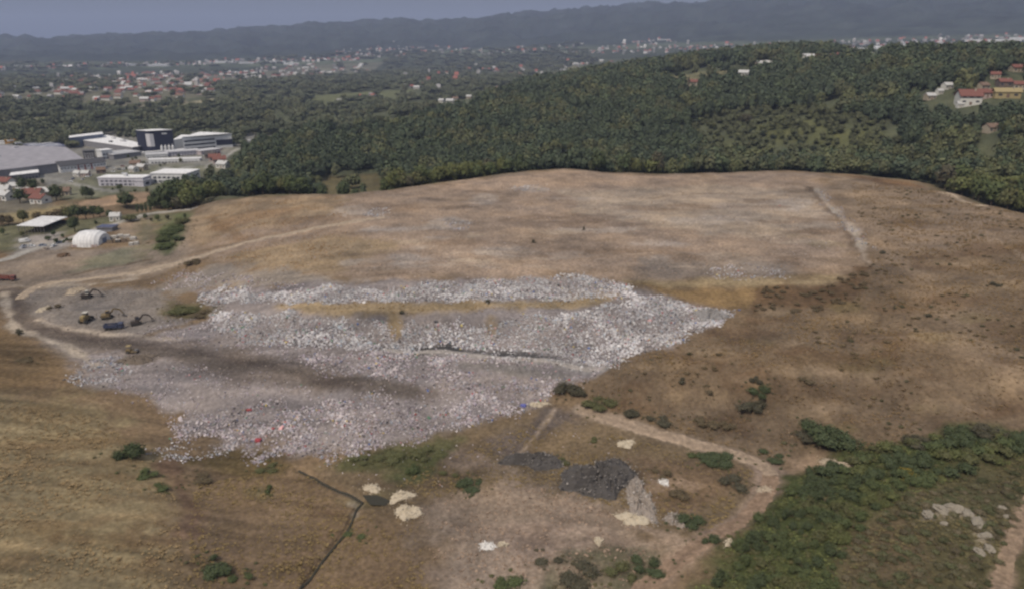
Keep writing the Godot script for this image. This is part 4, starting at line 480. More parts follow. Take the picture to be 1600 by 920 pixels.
var FAR_HALLS := [[1682, -3671, 130, 10], [1815, -3695, 150, 11], [1960, -3693, 160, 12], [1934, -3418, 110, 10], [2316, -3833, 120, 14], [2396, -3734, 110, 14], [2554, -3860, 120, 12], [1791, -3258, 100, 9], [2209, -3543, 90, 10], [1628, -3756, 60, 9], [-1478, -4784, 120, 14], [-1650, -4759, 90, 12], [-1820, -4844, 110, 12], [-1344, -4662, 90, 12], [-2086, -4536, 130, 12], [-2282, -4588, 90, 12], [1724, -3348, 120, 8], [2101, -3594, 90, 10], [253, -4336, 90, 9], [146, -4382, 110, 9], [477, -5483, 60, 14], [1094, -5515, 70, 12], [-2732, -4269, 80, 12]]
var ZONES := [
	[7.0, 9, 16, 0, "in the forest behind the left end of the mound crest", places([-188.3, -518.8, -160, -517.3, -108.3, -510.8, -74.2, -526.6, -47.6, -542, -71, -821, -185, -890, -280, -983, -309, -858, -283, -758])],
	[7.5, 10, 17, 0, "in the forest behind the middle of the mound crest", places([-47.8, -544.6, -19.8, -565.4, 10.2, -583.1, 41.6, -594.7, 71.4, -583.1, 100.7, -575, 151.8, -578.1, 211, -817, 115, -891, 0, -942, -71, -821])],
	[7.0, 8, 15, 2, "in the forest behind the right half of the mound crest", places([151.8, -578.1, 205.7, -588.2, 242.5, -577.3, 275.1, -560.8, 297.3, -528.6, 346.9, -605.9, 311, -721, 252, -766, 211, -817])],
	[6.5, 10, 16, 1, "at the forest edge right of the mound", places([293.1, -521.1, 293.3, -474.3, 291.3, -437.4, 293.8, -412.1, 296.6, -367, 304, -319, 405, -437.1, 368.2, -465, 386.6, -557, 346.9, -605.9])],
	[9.0, 10, 18, 0, "on the forest hill", places([-289, -1018, -214, -1036, -156, -1139, -62, -1224, 0, -1584, 193, -2293, 365, -2725, 777, -3729, 1011, -3195, 533, -1231, 622, -1147, 729, -1092, 962, -947, 415.3, -449.6, 385.6, -555.2, 345.9, -603.7, 311, -718, 252, -766, 211, -817, 115, -891, 0, -942, -71, -821, -185, -890])],
	[12, 6, 13, 0, "in the woods on the plain", places([-763, -820, -539, -936, -300, -933, -344, -1097, -242, -1003, -78, -1538, 0, -1998, 436, -3475, 472, -5580, -1115, -5488, -3816, -4098])],
	[6.5, 8, 14, 0, "in the wood between the mound and the factories", places([-254.5, -510.7, -220.2, -495.5, -216.1, -519.2, -226.3, -624.6, -283, -758, -302, -760, -288, -660, -293.3, -617.2, -296.1, -602.1, -285, -571.9])],
]
var CLEARINGS := [
	places([-1392, -2057, -1434, -2393, -1126, -2114, -1049, -1765, -1227, -1679, -1457, -2001]),
	places([-1042, -1807, -1927, -4183, -1274, -3225, -772, -2004, -716, -1684, -802, -1517, -950, -1618]),
	places([-818, -1931, -743, -2005, -679, -1826, -708, -1665]),
	places([-1334, -3417, -1283, -3691, -989, -2852, -1045, -2698]),
	places([-2671, -3703, -1906, -4857, -823, -4937, -683, -4072, -881, -3178, -1129, -2853]),
	places([-218, -886, -141, -1029, -51, -1150, -76, -1543, -167, -1222, -255, -1041]),
	places([-541, -1998, -298, -2208, -228, -1919, -433, -1699]),
	places([-863, -1310, -806, -1420, -773, -1361, -794, -1219]),
	places([201, -867, 273, -888, 333, -833, 359, -696, 332, -617, 266, -678, 200, -767]),
	places([20, -783, 56, -808, 81, -777, 68, -746, 26, -752]),
	places([-103.6, -488.8, -131.7, -497, -140.7, -494.7, -186.1, -673.6, -178, -725, -135, -733, -117.6, -690, -82.8, -499.9]),
	places([49, -2943, 310, -3709, 359, -3434, 71, -2394]),
	places([222, -1200, 273, -1303, 391, -1339, 366, -1165, 314, -1064, 233, -1059]),
]
var CARS := [
	[places([-382, -877, -368, -934, -349, -898, -353, -832]), 16, "in the lot under the banded white office"],
	[places([-428, -858, -408, -874, -395, -855, -418, -841]), 10, "before the left workshop row"],
	[places([-438, -772, -396, -795, -369, -744, -397, -708]), 14, "on the asphalt behind the long white warehouse"],
	[places([-323.4, -460.9, -293.4, -459.6, -262.7, -421.3, -274.6, -409.7, -295.7, -421.7]), 6, "in the service yard by the open shed"],
	[places([-455, -732, -424, -746, -396, -694, -415, -674]), 7, "before the dark roofed terrace"],
]
var TREES := [
	[-428.6, -635.0, 13, 11, 0, 0, "tall dark tree behind the white house at the left edge", ""],
	[-420.9, -637.9, 12, 11, 0, 0, "dark tree beside the dull red roofed house", ""],
	[-391.5, -574.1, 12, 12, 0, 0, "round dark tree between the white roofed houses at the left edge", ""],
	[-368.0, -583.6, 13, 14, 0, 0, "broad dark tree right of the dull red roofed houses", ""],
	[-346.5, -587.7, 11, 9, 0, 0, "dark tree on the lawn before the long white warehouse, left of a pair", ""],
	[-343.6, -590.8, 9, 7, 0, 0, "lower dark tree on the lawn before the long white warehouse, right of a pair", ""],
	[-295.6, -552.5, 12, 16, 0, 0, "round dark tree beside the pinkish field", ""],
	[-239.5, -508.2, 19, 18, 0, 0, "big dark tree before the white depot", ""],
	[-234.9, -516.8, 15, 14, 1, 0, "mid green tree right of the big dark tree", ""],
	[-249.0, -514.0, 11, 10, 0, 0, "smaller dark tree left of the big dark tree", ""],
	[-282.8, -460.8, 10, 9, 0, 0, "round dark tree behind the round white tent", ""],
	[-343.6, -480.5, 8, 8, 4, 0, "brownish tree at the left edge of the tree row by the pinkish field", ""],
	[-339.7, -482.5, 7, 8, 4, 0, "second brownish tree from the left edge in the tree row", ""],
	[-336.9, -492.8, 9, 10, 2, 0, "olive tree behind the white roofed open shed", ""],
	[-323.8, -489.0, 8, 8, 4, 0, "low brown tree in the row above the open shed's right end", ""],
	[-319.5, -496.3, 8, 12, 4, 0, "reddish brown tree in the row by the pinkish field", ""],
	[-313.8, -497.2, 9, 12, 4, 0, "brown bushy tree in the row by the pinkish field", ""],
	[-307.8, -497.7, 10, 11, 2, 0, "olive tree in the row above the round white tent", ""],
	[-299.6, -494.5, 11, 10, 0, 0, "tallest dark tree of the row above the round white tent", ""],
	[-296.8, -499.0, 9, 9, 0, 0, "dark tree at the row's middle right", ""],
	[-293.9, -503.5, 9, 8, 0, 0, "dark tree second from the right end of the row", ""],
	[-289.9, -504.4, 8, 8, 1, 0, "green tree at the right end of the row", ""],
	[-258.4, -484.9, 4.5, 12, 2, 0, "low olive tree right of the white kiosk", ""],
	[-262.0, -502.4, 8, 3, 0, 1, "slim cypress, first of four by the pale lane", ""],
	[-258.1, -501.1, 8, 3, 0, 1, "slim cypress, second of four by the pale lane", ""],
	[-255.4, -501.9, 8, 3, 0, 1, "slim cypress, third of four by the pale lane", ""],
	[-252.5, -502.6, 7.5, 3, 0, 1, "slim cypress, last of four by the pale lane", ""],
	[-289.7, -443.2, 3, 5, 0, 0, "small dark tree at the open shed's right corner", ""],
	[-292.2, -453.5, 4, 4, 0, 0, "small dark tree right of the open shed", ""],
	[261.2, -832.4, 13, 17, 5, 0, "broad blackish tree standing out in the forest clearing", ""],
	[19.7, -752.4, 4, 6, 1, 0, "small green tree at the meadow notch behind the crest", ""],
	[-376.1, -797.6, 3.9, 4.0, 2, 0, "small olive tree among the low workshop rows", "small olive trees among the low workshop rows"],
	[-392.5, -782.1, 4.4, 4.5, 2, 0, "small olive tree among the low workshop rows", "small olive trees among the low workshop rows"],
	[-420.2, -821.4, 4.1, 4.3, 0, 0, "small dark green tree among the low workshop rows", "small dark green trees among the low workshop rows"],
	[-357.5, -792.7, 5.4, 5.2, 2, 0, "small olive tree among the low workshop rows", "small olive trees among the low workshop rows"],
	[-374.5, -828.1, 5.0, 3.6, 0, 0, "small dark green tree among the low workshop rows", "small dark green trees among the low workshop rows"],
	[-404.0, -777.8, 2.6, 2.3, 5, 0, "small blackish tree among the low workshop rows", "small blackish trees among the low workshop rows"],
	[-368.0, -777.2, 3.2, 2.6, 5, 0, "small blackish tree among the low workshop rows", "small blackish trees among the low workshop rows"],
	[-437.9, -840.2, 3.7, 3.4, 1, 0, "small mid green tree among the low workshop rows", "small mid green trees among the low workshop rows"],
	[-345.0, -828.7, 3.4, 2.7, 1, 0, "small mid green tree among the low workshop rows", "small mid green trees among the low workshop rows"],
	[-410.6, -839.7, 3.7, 3.8, 0, 0, "small dark green tree among the low workshop rows", "small dark green trees among the low workshop rows"],
	[-369.3, -769.7, 3.1, 3.4, 0, 0, "small dark green tree among the low workshop rows", "small dark green trees among the low workshop rows"],
	[-421.3, -815.8, 3.8, 3.5, 2, 0, "small olive tree among the low workshop rows", "small olive trees among the low workshop rows"],
	[-450.0, -744.3, 2.8, 2.3, 1, 0, "small mid green tree along the dark roofed terrace", "small mid green trees along the dark roofed terrace"],
	[-374.6, -738.0, 2.9, 2.9, 0, 0, "small dark green tree along the dark roofed terrace", "small dark green trees along the dark roofed terrace"],
	[-473.0, -753.3, 3.0, 2.8, 2, 0, "small olive tree along the dark roofed terrace", "small olive trees along the dark roofed terrace"],
	[-436.9, -763.5, 3.8, 3.2, 0, 0, "small dark green tree along the dark roofed terrace", "small dark green trees along the dark roofed terrace"],
	[-424.3, -731.4, 3.3, 3.6, 0, 0, "small dark green tree along the dark roofed terrace", "small dark green trees along the dark roofed terrace"],
	[-399.1, -757.0, 3.1, 2.7, 0, 0, "small dark green tree along the dark roofed terrace", "small dark green trees along the dark roofed terrace"],
	[-387.4, -743.1, 2.6, 2.0, 0, 0, "small dark green tree along the dark roofed terrace", "small dark green trees along the dark roofed terrace"],
	[-441.7, -771.3, 3.5, 2.9, 5, 0, "small blackish tree along the dark roofed terrace", "small blackish trees along the dark roofed terrace"],
	[-476.2, -768.8, 4.4, 3.1, 5, 0, "small blackish tree along the dark roofed terrace", "small blackish trees along the dark roofed terrace"],
	[-412.3, -615.9, 5.4, 4.8, 0, 0, "small dark green tree among the houses at the left edge", "small dark green trees among the houses at the left edge"],
	[-381.2, -586.5, 4.4, 3.6, 0, 0, "small dark green tree among the houses at the left edge", "small dark green trees among the houses at the left edge"],
	[-422.6, -618.2, 3.0, 2.8, 0, 0, "small dark green tree among the houses at the left edge", "small dark green trees among the houses at the left edge"],
	[-395.2, -607.0, 5.1, 4.8, 2, 0, "small olive tree among the houses at the left edge", "small olive trees among the houses at the left edge"],
	[-446.7, -676.0, 4.0, 3.2, 0, 0, "small dark green tree among the houses at the left edge", "small dark green trees among the houses at the left edge"],
	[-404.8, -642.3, 5.0, 4.7, 2, 0, "small olive tree among the houses at the left edge", "small olive trees among the houses at the left edge"],
	[-450.2, -667.8, 2.9, 2.6, 0, 0, "small dark green tree among the houses at the left edge", "small dark green trees among the houses at the left edge"],
	[-393.9, -615.1, 3.3, 3.6, 0, 0, "small dark green tree among the houses at the left edge", "small dark green trees among the houses at the left edge"],
	[-468.3, -686.4, 3.7, 3.0, 1, 0, "small mid green tree among the houses at the left edge", "small mid green trees among the houses at the left edge"],
	[-459.1, -656.0, 4.2, 3.2, 5, 0, "small blackish tree among the houses at the left edge", "small blackish trees among the houses at the left edge"],
	[-393.0, -585.0, 4.5, 4.4, 1, 0, "small mid green tree among the houses at the left edge", "small mid green trees among the houses at the left edge"],
	[-432.8, -671.6, 5.3, 4.7, 0, 0, "small dark green tree among the houses at the left edge", "small dark green trees among the houses at the left edge"],
	[-349.7, -635.1, 2.6, 2.4, 0, 0, "small dark green tree in the hedge before the long white warehouse", "small dark green trees in the hedge before the long white warehouse"],
	[-336.4, -622.9, 2.9, 2.1, 1, 0, "small mid green tree in the hedge before the long white warehouse", "small mid green trees in the hedge before the long white warehouse"],
	[-343.4, -633.4, 5.2, 5.2, 0, 0, "small dark green tree in the hedge before the long white warehouse", "small dark green trees in the hedge before the long white warehouse"],
	[-323.4, -621.2, 3.6, 3.5, 1, 0, "small mid green tree in the hedge before the long white warehouse", "small mid green trees in the hedge before the long white warehouse"],
	[-311.7, -619.3, 5.3, 3.8, 2, 0, "small olive tree in the hedge before the long white warehouse", "small olive trees in the hedge before the long white warehouse"],
	[-346.0, -643.5, 3.6, 2.6, 2, 0, "small olive tree in the hedge before the long white warehouse", "small olive trees in the hedge before the long white warehouse"],
	[-280.1, -498.2, 5.5, 5.8, 0, 0, "small dark green tree along the pale lane", "small dark green trees along the pale lane"],
	[-229.7, -477.8, 3.9, 3.4, 5, 0, "small blackish tree along the pale lane", "small blackish trees along the pale lane"],
	[-242.4, -480.5, 2.6, 2.4, 5, 0, "small blackish tree along the pale lane", "small blackish trees along the pale lane"],
	[-249.3, -487.4, 4.0, 3.8, 0, 0, "small dark green tree along the pale lane", "small dark green trees along the pale lane"],
	[-213.9, -468.5, 3.6, 2.7, 0, 0, "small dark green tree along the pale lane", "small dark green trees along the pale lane"],
	[-237.4, -479.1, 4.5, 3.9, 1, 0, "small mid green tree along the pale lane", "small mid green trees along the pale lane"],
	[-281.8, -445.7, 3.1, 2.7, 1, 0, "small mid green tree beside the yard road", "small mid green trees beside the yard road"],
	[-273.9, -426.3, 3.7, 3.4, 0, 0, "small dark green tree beside the yard road", "small dark green trees beside the yard road"],
	[-315.0, -457.4, 3.6, 3.8, 2, 0, "small olive tree beside the yard road", "small olive trees beside the yard road"],
	[-329.3, -460.0, 5.0, 3.7, 1, 0, "small mid green tree beside the yard road", "small mid green trees beside the yard road"],
]
var BUSHES := [
	[-111.6, -187.2, 9, 4.2, 0, "round dark green bush on the straw slope left of the waste"],
	[-102.8, -178.1, 6, 2.2, 1, "low green bush below the round dark one on the straw slope"],
	[-96.1, -172.7, 5, 1.6, 1, "flat green bush lowest in the line on the straw slope"],
	[-204.9, -428.5, 13, 4.5, 1, "big rounded green bush on the bank beside the pale lane"],
	[-195.8, -399.4, 10, 4, 1, "lower green bush on the bank beside the pale lane"],
	[-210.2, -456.0, 9, 4, 2, "olive bush on top of the bank beside the pale lane"],
	[-207.9, -442.2, 9, 3.6, 1, "green bush high on the bank beside the pale lane, left of the olive one"],
	[-200.9, -414.2, 9, 3.4, 1, "green bush low on the bank beside the pale lane"],
	[-204.3, -413.3, 7, 2.6, 2, "olive bush at the left foot of the green bank"],
	[-192.6, -410.7, 8, 3, 0, "dark bush at the right foot of the green bank"],
	[-29.4, -188.2, 6, 2.6, 1, "bright green bush below the waste edge"],
	[-25.8, -195.7, 8, 1.8, 2, "long olive bush along the waste edge"],
	[-37.2, -196.1, 8, 1.4, 2, "low olive strip bush at the waste edge"],
	[-46.6, -193.8, 7, 1.2, 2, "low olive bush at the waste edge, left one"],
	[-11.9, -180.3, 8, 1.8, 0, "dark green bush beside the cream spoil"],
	[-18.7, -185.2, 5, 1.5, 2, "olive bush between the green bushes below the waste"],
	[-72.4, -189.6, 6, 1.6, 2, "olive bush under the lowest corner of the waste"],
	[-88.0, -180.6, 6, 1.8, 4, "brown bush below the small waste patch"],
	[-68.9, -177.4, 4, 1.3, 1, "small green bush on the brown ground left of the ditch"],
	[19.0, -230.6, 8, 3.2, 5, "dark brown bush at the tip of the waste slope"],
	[23.2, -228.3, 7, 2.5, 5, "blackish bush right of the tip of the waste slope"],
	[29.8, -222.0, 9, 2.6, 2, "olive bush on the bank above the grey track start"],
	[38.8, -214.3, 8, 2.0, 5, "dark bush on the bank above the grey track"],
	[46.9, -209.5, 7, 1.8, 5, "dark bush farther along the bank above the grey track"],
	[61.7, -205.8, 7, 2.2, 4, "brown bush above the middle of the grey track"],
	[67.3, -204.1, 6, 2.0, 4, "small brown bush right of the brown bush above the track"],
	[93.9, -194.4, 14, 4.6, 0, "big dark green bush on the brown slope, white speck at its edge"],
	[89.3, -195.0, 7, 3, 5, "dark bush joined to the left of the big green bush"],
	[78.0, -210.3, 8, 3, 5, "dark bush at the foot of the slope's dark patch"],
	[81.0, -214.3, 7, 3.4, 0, "dark green bush in the middle of the slope"],
	[79.9, -218.2, 6, 2.4, 5, "brown-black bush highest in the slope's dark patch"],
	[95.9, -216.5, 5, 2, 4, "small brown bush right of the slope's dark patch"],
	[57.3, -224.6, 4, 1.6, 5, "small dark bush left on the brown slope"],
	[64.7, -219.2, 5, 1.7, 4, "small brown bush left of the slope's dark patch"],
	[60.7, -189.3, 10, 1.6, 0, "long low green bush in the bend of the grey track"],
	[55.5, -191.5, 6, 1.2, 1, "green bush left in the bend of the grey track"],
	[77.0, -190.3, 7, 1.4, 0, "green bush between grey track and brown slope"],
	[46.1, -159.2, 7, 2.2, 0, "dark green bush beside the rubble and the brown track"],
	[-2.2, -139.6, 7, 2.0, 1, "green bush at the bottom edge of the cleared ground"],
	[31.9, -143.7, 8, 2.8, 0, "dark bush at the junction of the tracks"],
	[25.7, -142.5, 7, 2.2, 2, "olive bush left of the dark junction bush"],
	[15.8, -141.8, 9, 2.4, 5, "grey-green bush on the bank at the bottom edge"],
	[15.3, -191.2, 5, 1.6, 2, "olive bush behind the dark rubble"],
	[-68.1, -141.3, 8, 2.2, 0, "dark green bush around the hollow at the lower left"],
	[-63.7, -140.1, 5, 1.4, 1, "green bush right of the hollow at the lower left"],
	[-72.5, -143.9, 5, 1.5, 0, "green bush above the hollow at the lower left"],
	[-40.2, -158.6, 5, 1.2, 1, "green bush on the right bank of the ditch"],
	[-141.0, -295.8, 12, 2.4, 2, "broad olive bush between yard and upper waste"],
	[-129.9, -289.0, 8, 1.8, 4, "brown bush right of the broad olive bush"],
	[-202.4, -304.9, 5, 2.0, 4, "brown bush left of the standing machines"],
	[-162.7, -360.8, 9, 2.6, 4, "brown bush beside the light haul road"],
	[-177.7, -245.5, 6, 1.4, 4, "low brown bush on the bank at the left edge"],
	[-198.3, -273.6, 3, 2.5, 5, "small dark bush in the road bend at the left"],
	[116.5, -186.2, 8, 2.8, 5, "dark bush at the top of the green band, left one"],
	[130.1, -186.6, 10, 3.2, 0, "dark green bush at the top of the green band"],
	[136.3, -186.5, 8, 3.2, 5, "blackish bush at the top right of the green band"],
	[106.6, -168.9, 8, 2.0, 6, "ochre yellow bush in the green band"],
	[48.7, -150.4, 5, 1.8, 0, "blue-green bush where the green band meets the brown track"],
	[153.3, -252.4, 3, 1.4, 5, "small dark bush high on the right flank"],
	[172.8, -328.5, 3, 1.4, 5, "small dark bush on the upper right flank"],
	[192.0, -276.2, 4, 1.6, 5, "small dark bush at the right end of the flank"],
	[-9.9, -280.5, 2.5, 1.4, 5, "tiny dark bush on the waste terrace"],
	[-43.8, -272.7, 2.2, 1.4, 5, "tiny dark bush on the straw berm"],
	[10.5, -351.8, 2, 1.8, 5, "tiny dark bush alone on the mound top"],
	[38.0, -377.6, 1.6, 2.0, 5, "tiny slim bush alone on the mound top"],
	[9.3, -147.3, 5, 1.4, 5, "grey bush at the edge of the cleared ground"],
	[45.9, -173.2, 6, 2.2, 4, "russet bush right of the dark rubble"],
	[43.4, -183.1, 6, 2, 4, "russet bush above the dark rubble's right"],
	[62.0, -177.2, 7, 2.2, 5, "grey bush inside the track bend"],
	[26.0, -202.2, 4, 1, 2, "olive tuft bush on the grey bank"],
	[-280.4, -482.0, 4, 3, 0, "small dark bush between the tree row and the tent"],
	[-275.0, -438.9, 6, 2, 0, "dark hedge bush left of the round white tent"],
	[-274.9, -433.3, 5, 1.6, 1, "green hedge bush at the yard road"],
]
var GREEN_BAND := places([41, -131.7, 52, -146, 67.3, -161.8, 80.1, -176, 97.7, -186.6, 114.7, -186.4, 129.4, -186.8, 146.7, -185.8, 155.5, -183, 139.4, -174.4, 118.6, -167.9, 101.4, -160.8, 86.8, -150.6, 76.8, -141.5, 64.9, -123])
var LOW_SCRUB := places([64.9, -123, 78.1, -141.1, 99.6, -157.5, 136.6, -170.1, 140.8, -166.5, 119.9, -147.3, 105, -131, 94.3, -118.4])
var SLOPE_SCRUB := places([36, -234, 81.9, -256.4, 132.4, -268.8, 159.1, -308.3, 226, -493.9, 277.7, -492.8, 272.2, -408.2, 271.2, -355.5, 175.6, -202.4, 117.2, -191.4, 84.2, -192.1, 59.8, -201.9, 41.6, -212.1])
var BANK_SCRUB := places([104.1, -289.5, 133.1, -289.1, 153.8, -313.5, 158.3, -308.5, 143.5, -282.7, 127.9, -269.8, 109, -265.6, 96, -271.3])
var HOLES := [
	places([-51.6, -274.1, -42.4, -274.4, -42.1, -259.4, -45.3, -257.4, -48.9, -265.8]),
	places([-12.2, -273.1, -4.1, -273.3, -5.9, -261.3, -9.4, -261.5]),
	places([-35, -254.8, -9.6, -253.1, 21.3, -248.6, 21.1, -246, -9.5, -248.6, -34.6, -250.9]),  # waste thinned so the painted toe shadow shows
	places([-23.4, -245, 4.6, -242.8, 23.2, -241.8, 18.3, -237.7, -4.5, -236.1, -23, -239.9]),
	places([78.9, -273.3, 83.7, -274.1, 80.3, -265.2, 77.2, -264.4]),
]
var WASTE := [
	["upper_waste_band", 1.9, 0.85, 1.3, "pale band of loose household waste along the mound's front edge", places([-141.6, -312.5, -131.9, -314.5, -94.6, -292.4, -82.6, -299.2, -53.8, -291.8, -38.3, -297.2, 5.5, -301, 36, -302.1, 50, -293.1, 53.1, -287.2, 42.3, -285.6, 7.9, -283.6, -41.9, -282.3, -83.6, -281.4, -133.4, -299.3])],
	["main_waste_face", 1.8, 0.9, 1.25, "broad grey-white slope of loose household waste below the straw berm", places([-124.5, -290.8, -94.9, -274.6, -65.1, -267.8, -45.3, -268.7, -24.9, -266.2, 15, -267.9, 41.2, -277.4, 53.1, -287.2, 65.6, -283, 85, -272.3, 81, -262.3, 58.7, -248, 34.5, -240.1, 14, -245.5, -23.9, -251.9, -48.1, -253.5, -76.7, -252.7, -104, -262.2, -122.5, -277.9])],
	["lower_waste_field", 1.5, 0.85, 0.95, "mauve grey field of spread household waste at the landfill's lower front", places([-82.4, -247.3, -47.8, -251.8, -23.7, -249.4, 11.6, -242.4, 32.1, -239.1, 18, -232.7, 13.6, -225.3, 0, -217.9, -12.5, -211.1, -40, -201.1, -58.6, -195.3, -73.8, -194.1, -90, -198.7, -94.3, -206.6, -106.3, -204.9, -109.7, -209.5, -98.4, -219.3, -68.9, -221.5, -30.2, -221.9, -24.4, -230.1, -54, -234.4])],
	["thin_waste", 0.45, 0.65, 0.85, "thinly scattered waste on the grey ground left of the waste slope", places([-154.1, -240.5, -144.2, -252.9, -107.9, -239.7, -70.3, -227.3, -30.4, -223.4, -68.8, -220.9, -98.4, -219.3, -107.3, -214.7, -124.5, -220.6, -142.6, -223.5])],
	["waste_patch", 1.1, 0.8, 1.1, "small bluish waste patch left of the grey waste field", places([-157.4, -243.2, -151.2, -247.9, -140, -246.8, -135.8, -233.7, -142.4, -227.3, -148.4, -228.2])],
	["waste_patch", 1.0, 0.7, 1.0, "small waste patch under the left corner of the waste field", places([-107.6, -196.7, -100.5, -202.9, -92, -201.4, -88.5, -194.5, -96.9, -189.7, -103.1, -187.9])],
	["thin_waste", 0.5, 0.7, 0.9, "thin waste strewn between the machines and the grey-white slope", places([-151.1, -274.5, -145.5, -288.3, -124.3, -282.9, -104, -262.2, -76.5, -251.9, -47.8, -251.8, -74.8, -245.1, -107.1, -256.9, -135.3, -265.3])],
	["thin_waste", 0.55, 0.8, 1.1, "ragged waste trail between the haul road and the front band", places([-175.2, -340.6, -166.1, -356.9, -141, -334.7, -97.7, -303.4, -82.6, -299.2, -94.6, -292.4, -131.9, -314.5, -159.8, -327.2])],
	["waste_patch", 0.7, 0.8, 1.0, "pale waste heap against the right end of the berm", places([71.5, -274.2, 86.9, -274.9, 84.2, -264.8, 73.3, -260.5])],
	["waste_patch", 0.5, 0.7, 1.0, "grey waste smear on the mound top's right front", places([84.3, -307.2, 107.4, -318.5, 121.2, -304.4, 117.6, -297.9, 87.5, -298])],
	["waste_patch", 0.45, 0.8, 1.1, "pale waste smear on the mound top's far left", places([-91.8, -420.2, -81.8, -438.4, -69.3, -433.2, -73.9, -414.1])],
	["waste_patch", 0.4, 0.8, 1.0, "pale waste smear in the middle of the mound top", places([-39.6, -403.1, -25.2, -402.1, -23.7, -377.2, -34.4, -383.5])],
	["waste_patch", 0.4, 0.8, 1.0, "pale waste smear near the crest of the mound", places([-4.4, -496.9, 21.9, -498.1, 22.3, -485.4, 0, -481.8])],
	["thin_waste", 0.018, 0.45, 1.0, "stray waste specks over the mound top", places([-114.5, -330.1, -83.3, -386.7, 0, -481.8, 196.7, -496.7, 147.1, -309.7, 44.1, -300.2, -55.1, -299.9])],
	["thin_waste", 0.05, 0.45, 1.0, "stray waste specks on the ground below the waste edge", places([-62.2, -194.2, -35.9, -200.5, -8.3, -211.2, 17.3, -221.4, 39.8, -200.9, 34.8, -169.8, -7.3, -179.4, -26.6, -174, -44.2, -181.8])],
	["gully_stones", .2, .9, .5, "pale stones and rubbish along the gully at the right of the mound top", places([200.3, -481.3, 205.5, -480.5, 186.1, -393, 170.1, -334.1, 163.4, -328.7, 176.4, -386.5])],
]
var GRASS := [
	[0.55, Color(0.123, 0.135, 0.0476), "green and olive grass between the bushes of the green band", places([39.7, -132.2, 51.5, -146.7, 67.9, -163.6, 80.7, -177.5, 98.3, -188, 115.4, -187.6, 130, -188, 147.4, -187, 138.5, -173, 117.7, -166.5, 100.5, -159.1, 86.3, -149.6, 77.2, -140.8, 65.4, -122.8])],
	[0.5, Color(0.234, 0.167, 0.0871), "dry straw grass on the left slope", places([-180.9, -217.9, -153.3, -216.8, -127.7, -206.3, -105.8, -185.2, -91.3, -170.7, -72.2, -132.1, -112.7, -122.2])],
	[0.32, Color(0.195, 0.129, 0.058), "dry brown grass on the right flank of the mound", places([22.2, -229.4, 34.4, -239.2, 83.4, -262, 133.6, -271.7, 159.1, -308.3, 234.3, -503.3, 274.3, -486.4, 282.4, -385.4, 175.6, -202.4, 115.7, -188.3, 82.5, -187.4, 59.2, -199.1, 41.3, -210.6])],
	[0.5, Color(0.195, 0.141, 0.0618), "brown grass on the low ground beside the ditch", places([-89.7, -176.9, -67.8, -193.4, -42.4, -172.7, -19.4, -193.9, 12.8, -217.8, 39.8, -200.9, 69.9, -182.7, 51.7, -155.9, 34.3, -166.9, -7.3, -181, -26.2, -170.6, -19.1, -137, -72.2, -132.1])],
	[0.6, Color(0.129, 0.107, 0.051), "dull scrub grass on the lower right hill", places([66.8, -124.6, 80.5, -143.2, 104.4, -163.2, 142.5, -174, 121.4, -147.4, 96.7, -120.3])],
	[0.25, Color(0.287, 0.199, 0.0967), "straw grass on the berm and terraces", places([-97.9, -284.8, -26.1, -281.7, 42.5, -287, 39.2, -281.4, -27.7, -270, -84.1, -273.2])],
	[0.15, Color(0.278, 0.174, 0.0825), "straw grass on the mound's left shoulder", places([-174.5, -394, -200, -490, -114.6, -479.8, -80.5, -372.8, -79.1, -308.5, -127.5, -331.9])],
]
var CLODS := [
	[26000, Color(0.278, 0.203, 0.147), "earth clods and scraps strewn over the bare mound top", places([-198.8, -486.9, -101.7, -479.7, -18.4, -523, 38.5, -549.7, 140.3, -533.9, 222.6, -529.5, 172.8, -358.9, 155.1, -308.9, 110, -299.8, 44.1, -300.2, -54.9, -298.8, -121.7, -333.2])],
	[14000, Color(0.174, 0.123, 0.0781), "clods and stones on the brown right flank", places([31.8, -236.3, 83.4, -262, 134.9, -274.6, 167.3, -326.2, 234.3, -503.3, 278.8, -486.7, 272.9, -381.7, 163, -201.4, 112.4, -189.1, 59.8, -201.9, 37.8, -214.6])],
	[4000, Color(0.26, 0.188, 0.138), "clods and scraps on the bare pad by the rubble", places([-26.2, -170.6, -7.3, -179.4, 17.9, -175.7, 39.7, -152.1, 23.4, -136.3, -16.2, -136.9])],
	[6000, Color(0.21, 0.174, 0.147), "clods and scraps on the churned yard round the machines", places([-238, -330.8, -167.1, -329.8, -124.3, -282.9, -44.6, -232, -26.1, -224.6, -70.3, -227.3, -114.7, -239.5, -170, -256.1])],
]
